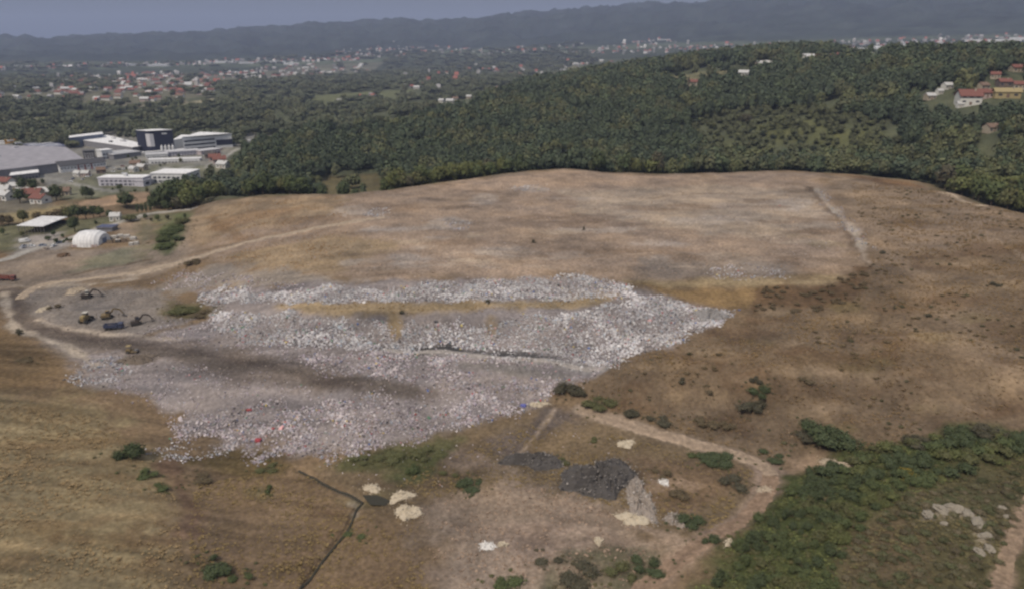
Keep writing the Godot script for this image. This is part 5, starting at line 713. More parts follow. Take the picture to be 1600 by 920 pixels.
var HEAPS := [
	["spoil_heap", -40.1, -180.4, 2.6, 2.2, 0.5, -0.06, "cream", "small cream spoil heap nearest the ditch", "heap", "cream spoil heaps at the ditch"],
	["spoil_heap", -30.8, -174.8, 3.7, 2.7, 1.0, -0.11, "cream", "wide cream spoil heap, upper of two beside the ditch", "heap", "cream spoil heaps at the ditch"],
	["spoil_heap", -27.9, -166.8, 3.5, 3.5, 1.1, -0.08, "cream", "cream spoil heap with a ragged edge, lower of two beside the ditch", "heap", "cream spoil heaps at the ditch"],
	["spoil_heap", -6.1, -152.9, 2.4, 1.2, 0.5, -0.02, "white", "white spoil heap on the cleared ground", "heap", ""],
	["spoil_heap", -2.4, -153.4, 1.0, 0.7, 0.3, -0.01, "cream", "small cream lump right of the white spoil heap", "heap", ""],
	["rubble_mound", 24.7, -181.2, 11.0, 9.5, 3.0, -0.01, "black", "blackish rubble mound beside the cleared ground", "mound", ""],
	["rubble_mound", 35.0, -171.3, 4.5, 10.3, 1.3, -0.01, "greyrock", "pale grey rubble bank right of the blackish mound", "mound", ""],
	["rubble_mound", 6.7, -191.4, 9.6, 4.7, 1.8, -0.03, "black", "flat blackish rubble strip below the grey bank", "mound", ""],
	["rubble_mound", 32.0, -163.5, 4.7, 2.9, 1.0, -0.03, "cream", "cream broken rubble at the foot of the pale grey bank", "mound", ""],
	["rubble_mound", 42.6, -162.0, 2.6, 3.8, 1.4, -0.08, "greyrock", "small brown-grey rubble heap by the brown track", "mound", ""],
	["debris_heap", 35.3, -199.6, 3.1, 2.1, 0.5, -0.08, "cream", "pale debris heap under the grey track", "heap", ""],
	["debris_heap", 43.1, -179.5, 1.3, 1.5, 0.7, -0.02, "white", "white debris lump among russet bushes", "heap", ""],
	["debris_heap", 21.7, -154.1, 1.1, 1.2, 0.5, -0.04, "cream", "small cream lump on the cleared ground by the junction", "heap", ""],
	["debris_heap", 52.7, -148.8, 1.0, 1.5, 0.7, -0.27, "cream", "cream lump where the brown track meets the green band", "heap", ""],
	["debris_heap", 93.2, -199.2, 0.7, 1.0, 0.6, -0.23, "white", "white lump at the big dark green bush on the slope", "heap", ""],
	["debris_heap", 91.9, -182.6, 3.6, 3.1, 1.0, -0.32, "sand", "sandy heap with a dark hole beside the green band", "heap", ""],
	["debris_heap", 69.4, -172.9, 2.0, 2.1, 0.5, -0.30, "sand", "sandy lump in the track bend", "heap", ""],
	["debris_heap", 9.1, -223.1, 3.5, 1.3, 0.6, 0.05, "cream", "cream crust at the tip of the waste slope", "heap", ""],
	["debris_heap", -206.9, -303.3, 2.3, 4.0, 0.7, -0.02, "cream", "pale heap left of the standing machines", "heap", ""],
	["debris_heap", -206.8, -328.6, 4.4, 5.9, 0.8, -0.05, "sand", "pale sandy heap beside the upper excavator", "heap", ""],
	["waste_heap", 77.6, -268.3, 5.9, 5.7, 1.8, -0.08, "waste", "grey waste heap at the right end of the berm", "heap", ""],
	["earth_mound", -137.6, -246.8, 7.7, 4.0, 1.4, -0.05, "earth", "dark earth mound beside the small roller", "mound", ""],
]
var ROCKS := [
	[98.6, -147.5, 2.8, "leftmost pale rock of the outcrop on the scrub hill"],
	[102.6, -149.1, 3.2, "second rock from the left in the pale outcrop"],
	[106.2, -149.5, 3.6, "largest pale rock of the outcrop on the scrub hill"],
	[107.9, -147.2, 3.0, "grey rock right of the largest in the outcrop"],
	[108.0, -143.4, 3.2, "rock at the bend of the pale outcrop"],
	[106.8, -138.7, 2.6, "rock on the right arm of the pale outcrop"],
	[105.1, -134.6, 2.4, "lowest rock of the right arm of the outcrop"],
	[100.4, -143.9, 1.5, "bright white stone below the pale outcrop"],
	[102.4, -133.6, 2.2, "pale rock beside the lower right track"],
	[118.0, -150.3, 2.4, "grey rock between the outcrop and the track"],
	[116.7, -146.6, 1.4, "small white stone at the lower right track"],
	[94.6, -177.3, 1.6, "pale rock at the edge of the green band"],
]
var TRACKS := [
	["gravel_track", Color(0.326, 0.251, 0.188), 4.6, places([22.7, -221.4, 31.5, -214.4, 40.8, -206.8, 49.8, -201.2, 58.5, -196.2, 67, -191.8, 73, -186.6, 73.7, -180.3])],
	["dirt_track", Color(0.26, 0.184, 0.132), 5.0, places([73.7, -180.3, 67.7, -169.2, 57.2, -158.2, 47.2, -150.7, 37.9, -143.5, 29.3, -136.8, 22.2, -127.2])],
	["dirt_track", Color(0.287, 0.21, 0.15), 3.2, places([89.1, -108.8, 100.3, -123.1, 108.1, -132.7, 117.2, -143, 128.8, -155.9, 140.8, -166.5])],
	["haul_road", Color(0.378, 0.306, 0.234), 5.0, places([-225.3, -315.8, -230.1, -337.7, -211.6, -349.5, -186.3, -357.6, -168.3, -370.2, -148, -380.8, -126.3, -389.9, -100.7, -401.7, -73.9, -414.1])],
	["terrace_road", Color(0.326, 0.297, 0.278), 2.2, places([-48.1, -253.5, -23.8, -251.1, 0, -246.9, 18.7, -245, 33.4, -241])],
	["yard_road", Color(0.367, 0.346, 0.316), 5.0, places([-287.1, -365, -280.3, -390.2, -279.5, -417.5, -277.6, -446.8, -266.5, -480.3, -251.3, -503.9, -220.2, -495.5])],
	["farm_lane", Color(0.26, 0.26, 0.147), 5.0, places([-235, -974, -207, -1098, -160, -1168, -105, -1236, -59, -1256])],
	["access_road", Color(0.367, 0.367, 0.367), 8.0, places([-362, -955, -348, -1009, -329, -1069, -307, -1118])],
]
var DITCH := places([-63.8, -189.9, -58.3, -186.6, -51.6, -181.8, -45.5, -177.5, -41.7, -174.7, -42.7, -170.4, -42.7, -162.5, -44.6, -155.1, -46.5, -148.4, -47.9, -143.6, -49.2, -139.3, -49.5, -130.6])
var POND := places([-42.1, -176.5, -37.8, -176.5, -33.7, -173.9, -34.8, -171.5, -39, -171.8])

var M := {}
var counts := {}
var rng := RandomNumberGenerator.new()
var ring := PackedFloat32Array()      # distance of each row of the relief
var cols := 0
var rows := 0
var hgt := PackedFloat32Array()
var px := PackedFloat32Array()
var pz := PackedFloat32Array()
var broad := FastNoiseLite.new()
var fine := FastNoiseLite.new()
var patchy := FastNoiseLite.new()


func _ready() -> void:
	# ------------------------------------------------------------ camera, sky, sun, exposure
	var cam := Camera3D.new()
	cam.name = "camera"
	cam.position = EYE
	cam.rotation_degrees = Vector3(-18.6, 0, 0)
	cam.fov = 43.87
	var lens := CameraAttributesPhysical.new()   # a small drone lens, a little soft at this distance
	lens.frustum_focal_length = 29.8
	lens.frustum_focus_distance = 8.0
	lens.exposure_aperture = 1.25
	lens.frustum_near = 1.0
	lens.frustum_far = 20000.0
	cam.attributes = lens
	cam.near = 1.0
	cam.far = 20000.0
	add_child(cam)
	var env := Environment.new()
	env.background_mode = Environment.BG_SKY
	var sm := ProceduralSkyMaterial.new()
	sm.sky_horizon_color = Color(0.285, 0.312, 0.372)
	sm.sky_top_color = Color(0.64, 0.655, 0.69)
	sm.sky_curve = 0.22
	sm.ground_horizon_color = Color(0.40, 0.42, 0.48)
	sm.ground_bottom_color = Color(0.25, 0.25, 0.23)
	sm.sun_angle_max = 1.0
	var sky := Sky.new()
	sky.sky_material = sm
	env.sky = sky
	env.tonemap_mode = Environment.TONE_MAPPER_LINEAR
	env.tonemap_exposure = 1.5
	env.sdfgi_enabled = true
	env.ssao_enabled = true
	env.ssil_enabled = true
	env.fog_enabled = true
	env.fog_density = 0.000065
	env.fog_light_color = Color(0.64, 0.69, 0.82)
	var we := WorldEnvironment.new()
	we.name = "world_environment"
	we.environment = env
	add_child(we)
	var sun := DirectionalLight3D.new()
	sun.name = "sun"
	sun.light_energy = 0.75
	sun.light_angular_distance = 10.0
	sun.light_color = Color(1.0, 0.95, 0.88)
	sun.rotation_degrees = Vector3(-52, -35, 0)
	sun.shadow_enabled = true
	add_child(sun)

	rng.seed = 4711
	broad.seed = 3; broad.frequency = 0.02; broad.fractal_octaves = 4
	fine.seed = 9; fine.frequency = 0.12; fine.fractal_octaves = 3
	patchy.seed = 21; patchy.frequency = 0.006; patchy.fractal_octaves = 3
	materials()
	# ------------------------------------------------------------ the setting
	relief()
	for t in TRACKS: track(t[0], t[1], t[2], t[3])
	water()
	# ------------------------------------------------------------ buildings
	hall("factory_hall", "vast low hall with a flat grey roof at the left edge of the industrial estate", "factory", "industrial buildings on the plain", [Vector2(-520.4, -644.9), Vector2(-443.2, -762.8), Vector2(-524.3, -867.1), Vector2(-718.2, -903.9)], 10, "grey_wall", "grey_roof", {units = 14})
	hall("annex_building", "low annex with a bright white strip roof in front of the vast grey roof", "annex", "industrial buildings on the plain", [Vector2(-472.5, -686.3), Vector2(-457.0, -705.1), Vector2(-468.5, -722.8), Vector2(-484.1, -707.0)], 6, "grey_wall", "white_roof", {rows = 1, cols = 8})
	hall("solar_hall", "hall under dark blue solar panels behind the vast grey roof", "factory", "industrial buildings on the plain", [Vector2(-554.4, -863.3), Vector2(-538.9, -893.3), Vector2(-565.1, -922.0), Vector2(-603.5, -912.2)], 9, "grey_wall", "blue_roof", {strips = 5})
	hall("orange_building", "small orange box building at the far left behind the vast grey roof", "building", "industrial buildings on the plain", [Vector2(-667.2, -974.6), Vector2(-655.8, -977.9), Vector2(-660.8, -995.2), Vector2(-672.2, -991.9)], 6.5, "orange", "orange", {})
	hall("white_shed", "small white shed left of the orange box building", "shed", "industrial buildings on the plain", [Vector2(-685.8, -974.8), Vector2(-668.0, -974.6), Vector2(-667.8, -992.6), Vector2(-685.6, -992.8)], 5.5, "white_wall", "white_roof", {})
	hall("white_hall", "large hall with a bright white roof left of the dark tower", "factory", "industrial buildings on the plain", [Vector2(-564.3, -961.2), Vector2(-452.3, -880.0), Vector2(-444.1, -901.4), Vector2(-550.7, -1009.3)], 8, "grey_wall", "white_roof", {units = 5})
	hall("strip_building", "narrow white roofed block behind the bright white hall roof", "building", "industrial buildings on the plain", [Vector2(-558.3, -935.1), Vector2(-538.9, -978.9), Vector2(-553.1, -1002.4), Vector2(-569.8, -956.5)], 13, "blue_wall", "white_roof", {})
	hall("dark_tower", "tall dark blue high-bay tower with a pale vertical stripe and white sign", "tower", "industrial buildings on the plain", [Vector2(-452.1, -893.7), Vector2(-431.6, -884.4), Vector2(-410.3, -898.8), Vector2(-430.9, -907.6)], 26, "dark_blue", "white_roof", {tower = 1})
	hall("dark_plinth_building", "low dark block at the foot of the dark tower", "building", "industrial buildings on the plain", [Vector2(-448.0, -889.0), Vector2(-432.6, -900.7), Vector2(-439.8, -910.3), Vector2(-455.2, -898.5)], 7, "dark_blue", "dark_roof", {})
	hall("loading_canopy", "long thin white loading canopy in front of the dark tower", "canopy", "industrial buildings on the plain", [Vector2(-437.4, -871.8), Vector2(-397.7, -903.2), Vector2(-400.8, -907.2), Vector2(-440.5, -875.7)], 2.6, "white_wall", "white_roof", {})
	hall("link_building", "plain white block between the dark tower and the banded white office", "building", "industrial buildings on the plain", [Vector2(-417.3, -911.2), Vector2(-411.9, -928.1), Vector2(-414.8, -963.9), Vector2(-430.5, -967.6)], 13, "white_wall", "white_roof", {})
	hall("office_complex", "white office block with dark window bands and a dark right end", "office", "industrial buildings on the plain", [Vector2(-400.0, -899.8), Vector2(-370.4, -927.5), Vector2(-354.4, -938.3), Vector2(-401.5, -959.2)], 17, "white_wall", "white_roof", {rows = 3, cols = 11, band = 1, dark_end = 1})
	hall("workshop_row", "low pale workshop row in front of the white canopy, left half", "workshop", "industrial buildings on the plain", [Vector2(-413.1, -830.2), Vector2(-392.2, -838.5), Vector2(-397.3, -851.5), Vector2(-418.2, -843.2)], 5, "white_wall", "pale_roof", {rows = 1, cols = 8})
	hall("workshop_row", "low lilac-white workshop row below the banded white office", "workshop", "industrial buildings on the plain", [Vector2(-394.7, -844.1), Vector2(-365.4, -862.4), Vector2(-373.8, -876.0), Vector2(-403.2, -857.7)], 6, "lilac_wall", "pale_roof", {rows = 2, cols = 10})
	hall("workshop_row", "low pinkish workshop beside the red roofed houses under the white office", "workshop", "industrial buildings on the plain", [Vector2(-361.1, -855.7), Vector2(-346.0, -876.6), Vector2(-358.9, -886.0), Vector2(-374.1, -865.1)], 6, "pink_wall", "pale_roof", {rows = 1, cols = 6})
	hall("long_white_building", "long low cream white building below the workshop rows", "building", "industrial buildings on the plain", [Vector2(-392.3, -792.4), Vector2(-341.4, -803.5), Vector2(-343.3, -812.3), Vector2(-394.2, -801.2)], 5, "white_wall", "white_roof", {rows = 1, cols = 14})
	hall("white_warehouse", "long white warehouse with a dark window band before the dark hedge", "warehouse", "industrial buildings on the plain", [Vector2(-375.6, -660.6), Vector2(-334.6, -660.0), Vector2(-334.4, -676.0), Vector2(-375.4, -676.6)], 8.5, "lilac_wall", "white_roof", {rows = 2, cols = 9, chimney = 1, first = 1})
	hall("white_lean_to", "small white lean-to with a dark doorway right of the long white warehouse", "shed", "industrial buildings on the plain", [Vector2(-333.8, -658.2), Vector2(-331.8, -668.9), Vector2(-345.6, -671.4), Vector2(-347.5, -660.8)], 6, "lilac_wall", "pale_roof", {doors = 1})
	hall("white_depot", "white depot half hidden behind the big dark tree", "warehouse", "industrial buildings on the plain", [Vector2(-336.1, -679.3), Vector2(-302.3, -676.8), Vector2(-300.3, -702.7), Vector2(-334.2, -705.3)], 9.5, "white_wall", "white_roof", {rows = 2, cols = 7})
	hall("dark_block", "dark block with pale floor bands at the corner of the vast grey roof", "building", "industrial buildings on the plain", [Vector2(-484.8, -833.0), Vector2(-475.1, -838.0), Vector2(-479.2, -846.0), Vector2(-488.8, -841.0)], 9, "dark_wall", "dark_roof", {rows = 3, cols = 4, pale = 1})
	hall("white_office", "narrow tall white office beside the dark banded block", "office", "industrial buildings on the plain", [Vector2(-460.8, -827.6), Vector2(-453.7, -837.5), Vector2(-463.4, -844.5), Vector2(-470.6, -834.6)], 11, "white_wall", "white_roof", {rows = 2, cols = 3})
	hall("grey_workshop", "low grey workshop with ribbed pale roof between white office and dark tower", "workshop", "industrial buildings on the plain", [Vector2(-447.6, -827.1), Vector2(-430.1, -855.0), Vector2(-455.4, -871.0), Vector2(-473.0, -843.1)], 6, "grey_wall", "pale_roof", {strips = 4})
	hall("blue_shed", "small shed with a dark blue roof behind the round white tent", "shed", "", [Vector2(-267.7, -459.9), Vector2(-258.0, -459.7), Vector2(-257.9, -466.7), Vector2(-267.6, -466.9)], 3.6, "grey_wall", "blue_roof", {})
	row_house([Vector2(-454.5, -735.7), Vector2(-425.6, -768.8), Vector2(-435.4, -777.4), Vector2(-464.3, -744.2)], 6.5, 4.2)
	open_shed([Vector2(-320.6, -463.2), Vector2(-303.0, -461.1), Vector2(-300.4, -482.9), Vector2(-318.0, -485.0)], 5.2)
	barrel_tent([Vector2(-258.3, -413.8), Vector2(-242.9, -413.9), Vector2(-243.1, -431.9), Vector2(-258.5, -431.8)], 8.5)
	excavator(-195.4, -317.9, 0.2, "pale cabbed excavator standing alone above the other machines", "dark")
	excavator(-171.2, -289.8, 0.35, "yellow-brown excavator with lowered arm, middle of the machine row", "ochre")
	excavator(-156.0, -283.7, 0.5, "dark excavator with a long arm reaching right towards the waste", "dark")
	compactor(-178.2, -285.8, 1.45, "yellow compactor with pale roof at the left of the machine row")
	truck(-162.8, -278.8, 0.25, "dark blue tipper truck in front of the machine row", "blue", 7.5)
	truck(-252.3, -347.8, 0.05, "red tipper truck at the left edge of the yard", "red", 9.0)
	roller(-143.2, -254.1, 0.1, "small ochre roller beside the dark earth mound")
	van(-304.9, -443.4, 0.1, "white van parked before the open shed")
	scrap_heap(-250.6, -392.9, 0.1, "rusty brown scrap heap in the yard below the tent", 7.0)
	scrap_heap(-270.6, -409.2, 0.4, "small grey scrap heap left of the rusty one", 4.0)
	container(-246.2, -432.2, 0.2, "first brown container in the store beside the tent", 3.2, "rust")
	container(-243.6, -434.8, 0.2, "pale container in the store beside the tent", 3.4, "white")
	container(-240.9, -437.2, 0.2, "second brown container, behind the pale one", 3.2, "white")
	container(-234.8, -433.1, 0.2, "pale container at the middle of the store", 3.4, "white")
	container(-238.2, -420.2, 0.2, "low brown container at the front of the store", 3.0, "rust")
	container(-233.7, -420.4, 0.2, "dark container at the front of the store", 2.8, "dark")
	container(-230.1, -420.7, 0.2, "brown container at the front right of the store", 2.8, "rust")
	container(-226.1, -423.7, 0.2, "pale container at the right end of the store", 3.4, "white")
	container(-218.6, -412.2, 0.2, "white container at the corner of the store", 2.6, "white")
	container(-221.4, -411.7, 0.2, "small white container before the right end of the store", 2.4, "white")
	bundle(-80.0, -203.2, 0, "red tarpaulin bundle lying on the lower waste field", "red")
	bundle(3.7, -222.0, 0, "blue bag bundle at the tip of the lower waste field", "blue")
	for h in HOUSES: house("house", h[0], h[1], h[2], h[3], h[4], h[5], h[6], h[7], h[8], h[9], true)
	towns()
	for c in CARS: cars(c[0], c[1], c[2])
	# ------------------------------------------------------------ trees and bushes
	forest()
	for b in BUSHES: bush("bush", b[0], b[1], b[2], b[3], b[4], b[5], "")
	scrub()
	# ------------------------------------------------------------ waste, heaps, stones, grass
	for h in HEAPS: heap(h)
	for r in ROCKS: rock(r[0], r[1], r[2], r[3])
	for w in WASTE: waste(w[0], w[1], w[2], w[3], w[4], w[5])
	for g in GRASS: grass(g[0], g[1], g[2], g[3])
	for c in CLODS: clods(c[0], c[1], c[2], c[3])


# ---------------------------------------------------------------- naming
func numbered(called: String) -> String:
	counts[called] = counts.get(called, 0) + 1
	return called if counts[called] == 1 else "%s_%03d" % [called, counts[called] - 1]

func tag(o: Node3D, label: String, category := "", group := "", kind := "") -> Node3D:
	if label: o.set_meta("label", label)
	if category: o.set_meta("category", category)
	if group: o.set_meta("group", group)
	if kind: o.set_meta("kind", kind)
	return o

func thing(called: String, label: String, category: String, at: Vector3, turn := 0.0, group := "") -> Node3D:
	var o := Node3D.new()
	o.name = numbered(called)
	add_child(o)
	o.position = at
	o.rotation.y = turn
	tag(o, label, category, group)
	return o

func part(called: String, mesh: Mesh, mat: Material, parent: Node, at := Vector3.ZERO) -> MeshInstance3D:
	var o := MeshInstance3D.new()
	o.name = called if parent != self else numbered(called)
	o.mesh = mesh
	o.material_override = mat
	o.position = at
	parent.add_child(o, true)
	return o

func mat(called: String, c: Color, rough := 0.9, tex: Texture2D = null, scale := 0.2, metal := 0.0) -> StandardMaterial3D:
	var m := StandardMaterial3D.new()
	m.resource_name = called
	m.albedo_color = c.linear_to_srgb()
	m.roughness = rough
	m.metallic = metal
	m.metallic_specular = 0.3
	if tex:
		m.albedo_texture = tex
		m.uv1_triplanar = true
		m.uv1_world_triplanar = true
		m.uv1_scale = Vector3.ONE * scale
	M[called] = m
	return m

func noise_tex(s: int, freq: float, lo: float, hi: float, size := 512, octaves := 5) -> NoiseTexture2D:
	var n := FastNoiseLite.new()
	n.seed = s
	n.frequency = freq
	n.fractal_octaves = octaves
	var t := NoiseTexture2D.new()
	t.width = size
	t.height = size
	t.seamless = true
	t.noise = n
	var g := Gradient.new()
	g.set_color(0, Color(lo, lo, lo))
	g.set_color(1, Color(hi, hi, hi))
	t.color_ramp = g
	return t

func materials() -> void:
	var soil := noise_tex(5, 0.02, 0.72, 1.0, 1024, 6)
	var soil2 := noise_tex(6, 0.03, 0.80, 1.0, 512, 5)
	var streak := noise_tex(7, 0.015, 0.82, 1.0, 512, 4)
	var g := mat("soil", Color(1.2, 1.2, 1.2), 1.0, soil, 1.0 / 47.0)
	g.albedo_color = Color(1, 1, 1)
	g.vertex_color_use_as_albedo = true
	g.metallic_specular = 0.12
	g.detail_enabled = true
	g.detail_albedo = soil2
	g.detail_blend_mode = BaseMaterial3D.BLEND_MODE_MUL
	g.detail_uv_layer = BaseMaterial3D.DETAIL_UV_2
	g.uv2_triplanar = true
	g.uv2_world_triplanar = true
	g.uv2_scale = Vector3.ONE / 17.0
	var far := mat("woodland", Color.WHITE, 1.0)
	far.vertex_color_use_as_albedo = true
	far.metallic_specular = 0.0
	var leaf := mat("leaves", Color.WHITE, 0.85)
	leaf.vertex_color_use_as_albedo = true
	leaf.metallic_specular = 0.15
	leaf.backlight_enabled = true
	leaf.backlight = Color(0.25, 0.28, 0.15)
	var tones := [Color(.068, .084, .046), Color(.086, .104, .050), Color(.104, .106, .054), Color(.112, .122, .054), Color(.125, .100, .066), Color(.084, .078, .056), Color(.21, .16, .035), Color(.135, .104, .068)]
	for k in tones.size():
		var l := mat("leaf_%d" % k, tones[k], 0.85)
		l.metallic_specular = 0.15
		l.backlight_enabled = true
		l.backlight = Color(0.2, 0.22, 0.12)
		l.vertex_color_use_as_albedo = true
	var tint := mat("tinted", Color.WHITE, 0.7)
	tint.vertex_color_use_as_albedo = true
	mat("bark", Color(.09, .07, .05), 1.0)
	mat("white_wall", Color(.66, .67, .69), .8, streak, .05)
	mat("lilac_wall", Color(.52, .51, .58), .8, streak, .05)
	mat("pink_wall", Color(.50, .44, .46), .8, streak, .05)
	mat("grey_wall", Color(.22, .22, .24), .8, streak, .05)
	mat("blue_wall", Color(.16, .19, .26), .7, streak, .05)
	mat("dark_wall", Color(.07, .07, .08), .7, streak, .05)
	mat("dark_blue", Color(.030, .034, .060), .5, streak, .03)
	mat("white_roof", Color(.74, .74, .75), .75, streak, .03)
	mat("pale_roof", Color(.50, .50, .52), .8, streak, .04)
	mat("grey_roof", Color(.30, .29, .32), .85, streak, .012)
	mat("dark_roof", Color(.08, .08, .09), .8, streak, .05)
	mat("blue_roof", Color(.075, .085, .16), .4, streak, .05)
	mat("orange", Color(.55, .30, .08), .7, streak, .05)
	mat("window", Color(.035, .04, .055), .2)
	mat("pale_band", Color(.45, .45, .48), .7)
	mat("house_white", Color(.62, .61, .58), .9, streak, .1)
	mat("house_tan", Color(.40, .35, .28), .9, streak, .1)
	mat("house_pink", Color(.45, .36, .34), .9, streak, .1)
	mat("house_yellow", Color(.38, .31, .17), .9, streak, .1)
	mat("house_dark", Color(.16, .13, .12), .9, streak, .1)
	mat("tile_red", Color(.19, .085, .07), .9, streak, .2)
	mat("tile_pale", Color(.50, .50, .50), .9, streak, .2)
	mat("tile_brown", Color(.19, .13, .10), .9, streak, .2)
	mat("tile_dark", Color(.08, .075, .075), .9, streak, .2)
	mat("tile_yellow", Color(.33, .27, .15), .9, streak, .2)
	mat("panel_red", Color(.33, .15, .14), .9)
	mat("machine_dark", Color(.075, .062, .055), .7, soil2, .5)
	mat("machine_ochre", Color(.19, .14, .075), .7, soil2, .5)
	mat("machine_yellow", Color(.31, .24, .12), .6, soil2, .5)
	mat("machine_pale", Color(.50, .48, .43), .6, soil2, .5)
	mat("machine_blue", Color(.055, .065, .115), .6, soil2, .5)
	mat("machine_red", Color(.20, .075, .06), .6, soil2, .5)
	mat("track_black", Color(.035, .033, .03), .9)
	mat("steel", Color(.12, .11, .105), .6)
	mat("rust", Color(.13, .085, .055), .95, soil2, .4)
	mat("container_white", Color(.52, .50, .47), .8, soil2, .4)
	mat("container_rust", Color(.24, .18, .125), .9, soil2, .4)
	mat("container_dark", Color(.10, .085, .07), .9, soil2, .4)
	mat("cream", Color(.50, .43, .33), .95, soil2, .3)
	mat("white", Color(.68, .66, .64), .9, soil2, .3)
	mat("sand", Color(.40, .33, .25), .95, soil2, .3)
	mat("black", Color(.085, .078, .075), .95, soil2, .4)
	mat("greyrock", Color(.30, .255, .22), .95, soil2, .4)
	mat("waste", Color(.26, .25, .25), .95, soil2, .4)
	mat("earth", Color(.16, .13, .105), .95, soil2, .3)
	mat("stone", Color(.27, .24, .195), .95, soil2, .9)
	mat("red", Color(.28, .05, .06), .7)
	mat("blue", Color(.10, .11, .30), .7)
	var w := mat("ditch_water", Color(.040, .038, .030), .6)
	w.metallic_specular = 0.15


# ---------------------------------------------------------------- mesh tools
func st_new() -> SurfaceTool:
	var st := SurfaceTool.new()
	st.begin(Mesh.PRIMITIVE_TRIANGLES)
	st.set_smooth_group(-1)
	return st

func done(st: SurfaceTool) -> ArrayMesh:
	st.generate_normals()
	return st.commit()

func quad4(st: SurfaceTool, a: Vector3, b: Vector3, c: Vector3, d: Vector3) -> void:
	for p in [a, b, c, a, c, d]: st.add_vertex(p)

func box(st: SurfaceTool, at: Vector3, size: Vector3, basis := Basis.IDENTITY, bevel := 0.0) -> void:
	# a box; with a bevel its upright edges and its top edge are chamfered
	var h := size * 0.5
	var b := bevel
	var low := []
	var top := []
	if b <= 0.0:
		for c in [Vector2(-1, -1), Vector2(1, -1), Vector2(1, 1), Vector2(-1, 1)]:
			low.append(at + basis * Vector3(c.x * h.x, -h.y, c.y * h.z))
			top.append(at + basis * Vector3(c.x * h.x, h.y, c.y * h.z))
		for i in 4:
			var j := (i + 1) % 4
			quad4(st, low[j], low[i], top[i], top[j])
		quad4(st, top[3], top[2], top[1], top[0])
		quad4(st, low[0], low[1], low[2], low[3])
		return
	var mid := []
	for c in [Vector2(-1, -1), Vector2(1, -1), Vector2(1, 1), Vector2(-1, 1)]:
		var s1 := Vector2(c.x * (h.x - b), c.y * h.z)
		var s2 := Vector2(c.x * h.x, c.y * (h.z - b))
		var order := [s1, s2] if c.x * c.y > 0 else [s2, s1]
		order.reverse()
		if c == Vector2(-1, -1) or c == Vector2(1, 1): order = [s2, s1]
		else: order = [s1, s2]
		for s in order:
			low.append(at + basis * Vector3(s.x, -h.y, s.y))
			mid.append(at + basis * Vector3(s.x, h.y - b, s.y))
			var k := Vector2(s.x * (1.0 - b / h.x), s.y * (1.0 - b / h.z))
			top.append(at + basis * Vector3(k.x, h.y, k.y))
	for i in 8:
		var j := (i + 1) % 8
		quad4(st, low[j], low[i], mid[i], mid[j])
		quad4(st, mid[j], mid[i], top[i], top[j])
	var mt: Vector3 = at + basis * Vector3(0, h.y, 0)
	for i in 8:
		for p in [top[(i + 1) % 8], top[i], mt]: st.add_vertex(p)

func cyl(st: SurfaceTool, a: Vector3, b: Vector3, r0: float, r1: float, n := 8) -> void:
	var d := (b - a).normalized()
	var u := d.cross(Vector3.UP if absf(d.y) < 0.9 else Vector3.RIGHT).normalized()
	var v := d.cross(u)
	for i in n:
		var t0 := TAU * i / n
		var t1 := TAU * (i + 1) / n
		var e0 := u * cos(t0) + v * sin(t0)
		var e1 := u * cos(t1) + v * sin(t1)
		quad4(st, a + e0 * r0, a + e1 * r0, b + e1 * r1, b + e0 * r1)
		for p in [b, b + e0 * r1, b + e1 * r1, a, a + e1 * r0, a + e0 * r0]: st.add_vertex(p)

func bar(st: SurfaceTool, a: Vector3, b: Vector3, wide: float, thick: float) -> void:
	var d := b - a
	var z := d.normalized()
	var x := Vector3.UP.cross(z).normalized() if absf(z.y) < 0.98 else Vector3.RIGHT
	var y := z.cross(x)
	box(st, (a + b) * 0.5, Vector3(wide, thick, d.length()), Basis(x, y, z))

func box_mesh(size: Vector3, bevel := 0.0) -> ArrayMesh:
	var key := "box%s%s" % [size, bevel]
	if not M.has(key):
		var st := st_new()
		box(st, Vector3(0, size.y * 0.5, 0), size, Basis.IDENTITY, bevel)
		M[key] = done(st)
	return M[key]

func blob_mesh(s: int, rings := 5, around := 8, rough := 0.35) -> ArrayMesh:
	# an uneven lump of unit radius
	var key := "blob%d_%d_%d_%.2f" % [s, rings, around, rough]
	if M.has(key): return M[key]
	var r := RandomNumberGenerator.new()
	r.seed = s
	var p := []
	for i in rings + 1:
		var line := []
		for j in around:
			var t := PI * i / rings
			var f := TAU * (j + 0.5 * (i % 2)) / around
			var k := 1.0 + r.randf_range(-rough, rough)
			if i == 0 or i == rings: k = line[0].length() if j else k
			line.append(Vector3(sin(t) * cos(f), cos(t), sin(t) * sin(f)) * k)
		p.append(line)
	var st := st_new()
	for i in rings:
		for j in around:
			var j2 := (j + 1) % around
			quad4(st, p[i][j], p[i][j2], p[i + 1][j2], p[i + 1][j])
	M[key] = done(st)
	return M[key]


# ---------------------------------------------------------------- the relief and its colours
func row_of(r: float) -> float:
	var base := 0.0
	for s in RINGS:
		if r <= s[1]: return base + maxf(0.0, log(r / s[0]) / log(s[1] / s[0])) * s[2] * 2.0
		base += s[2] * 2.0
	return base

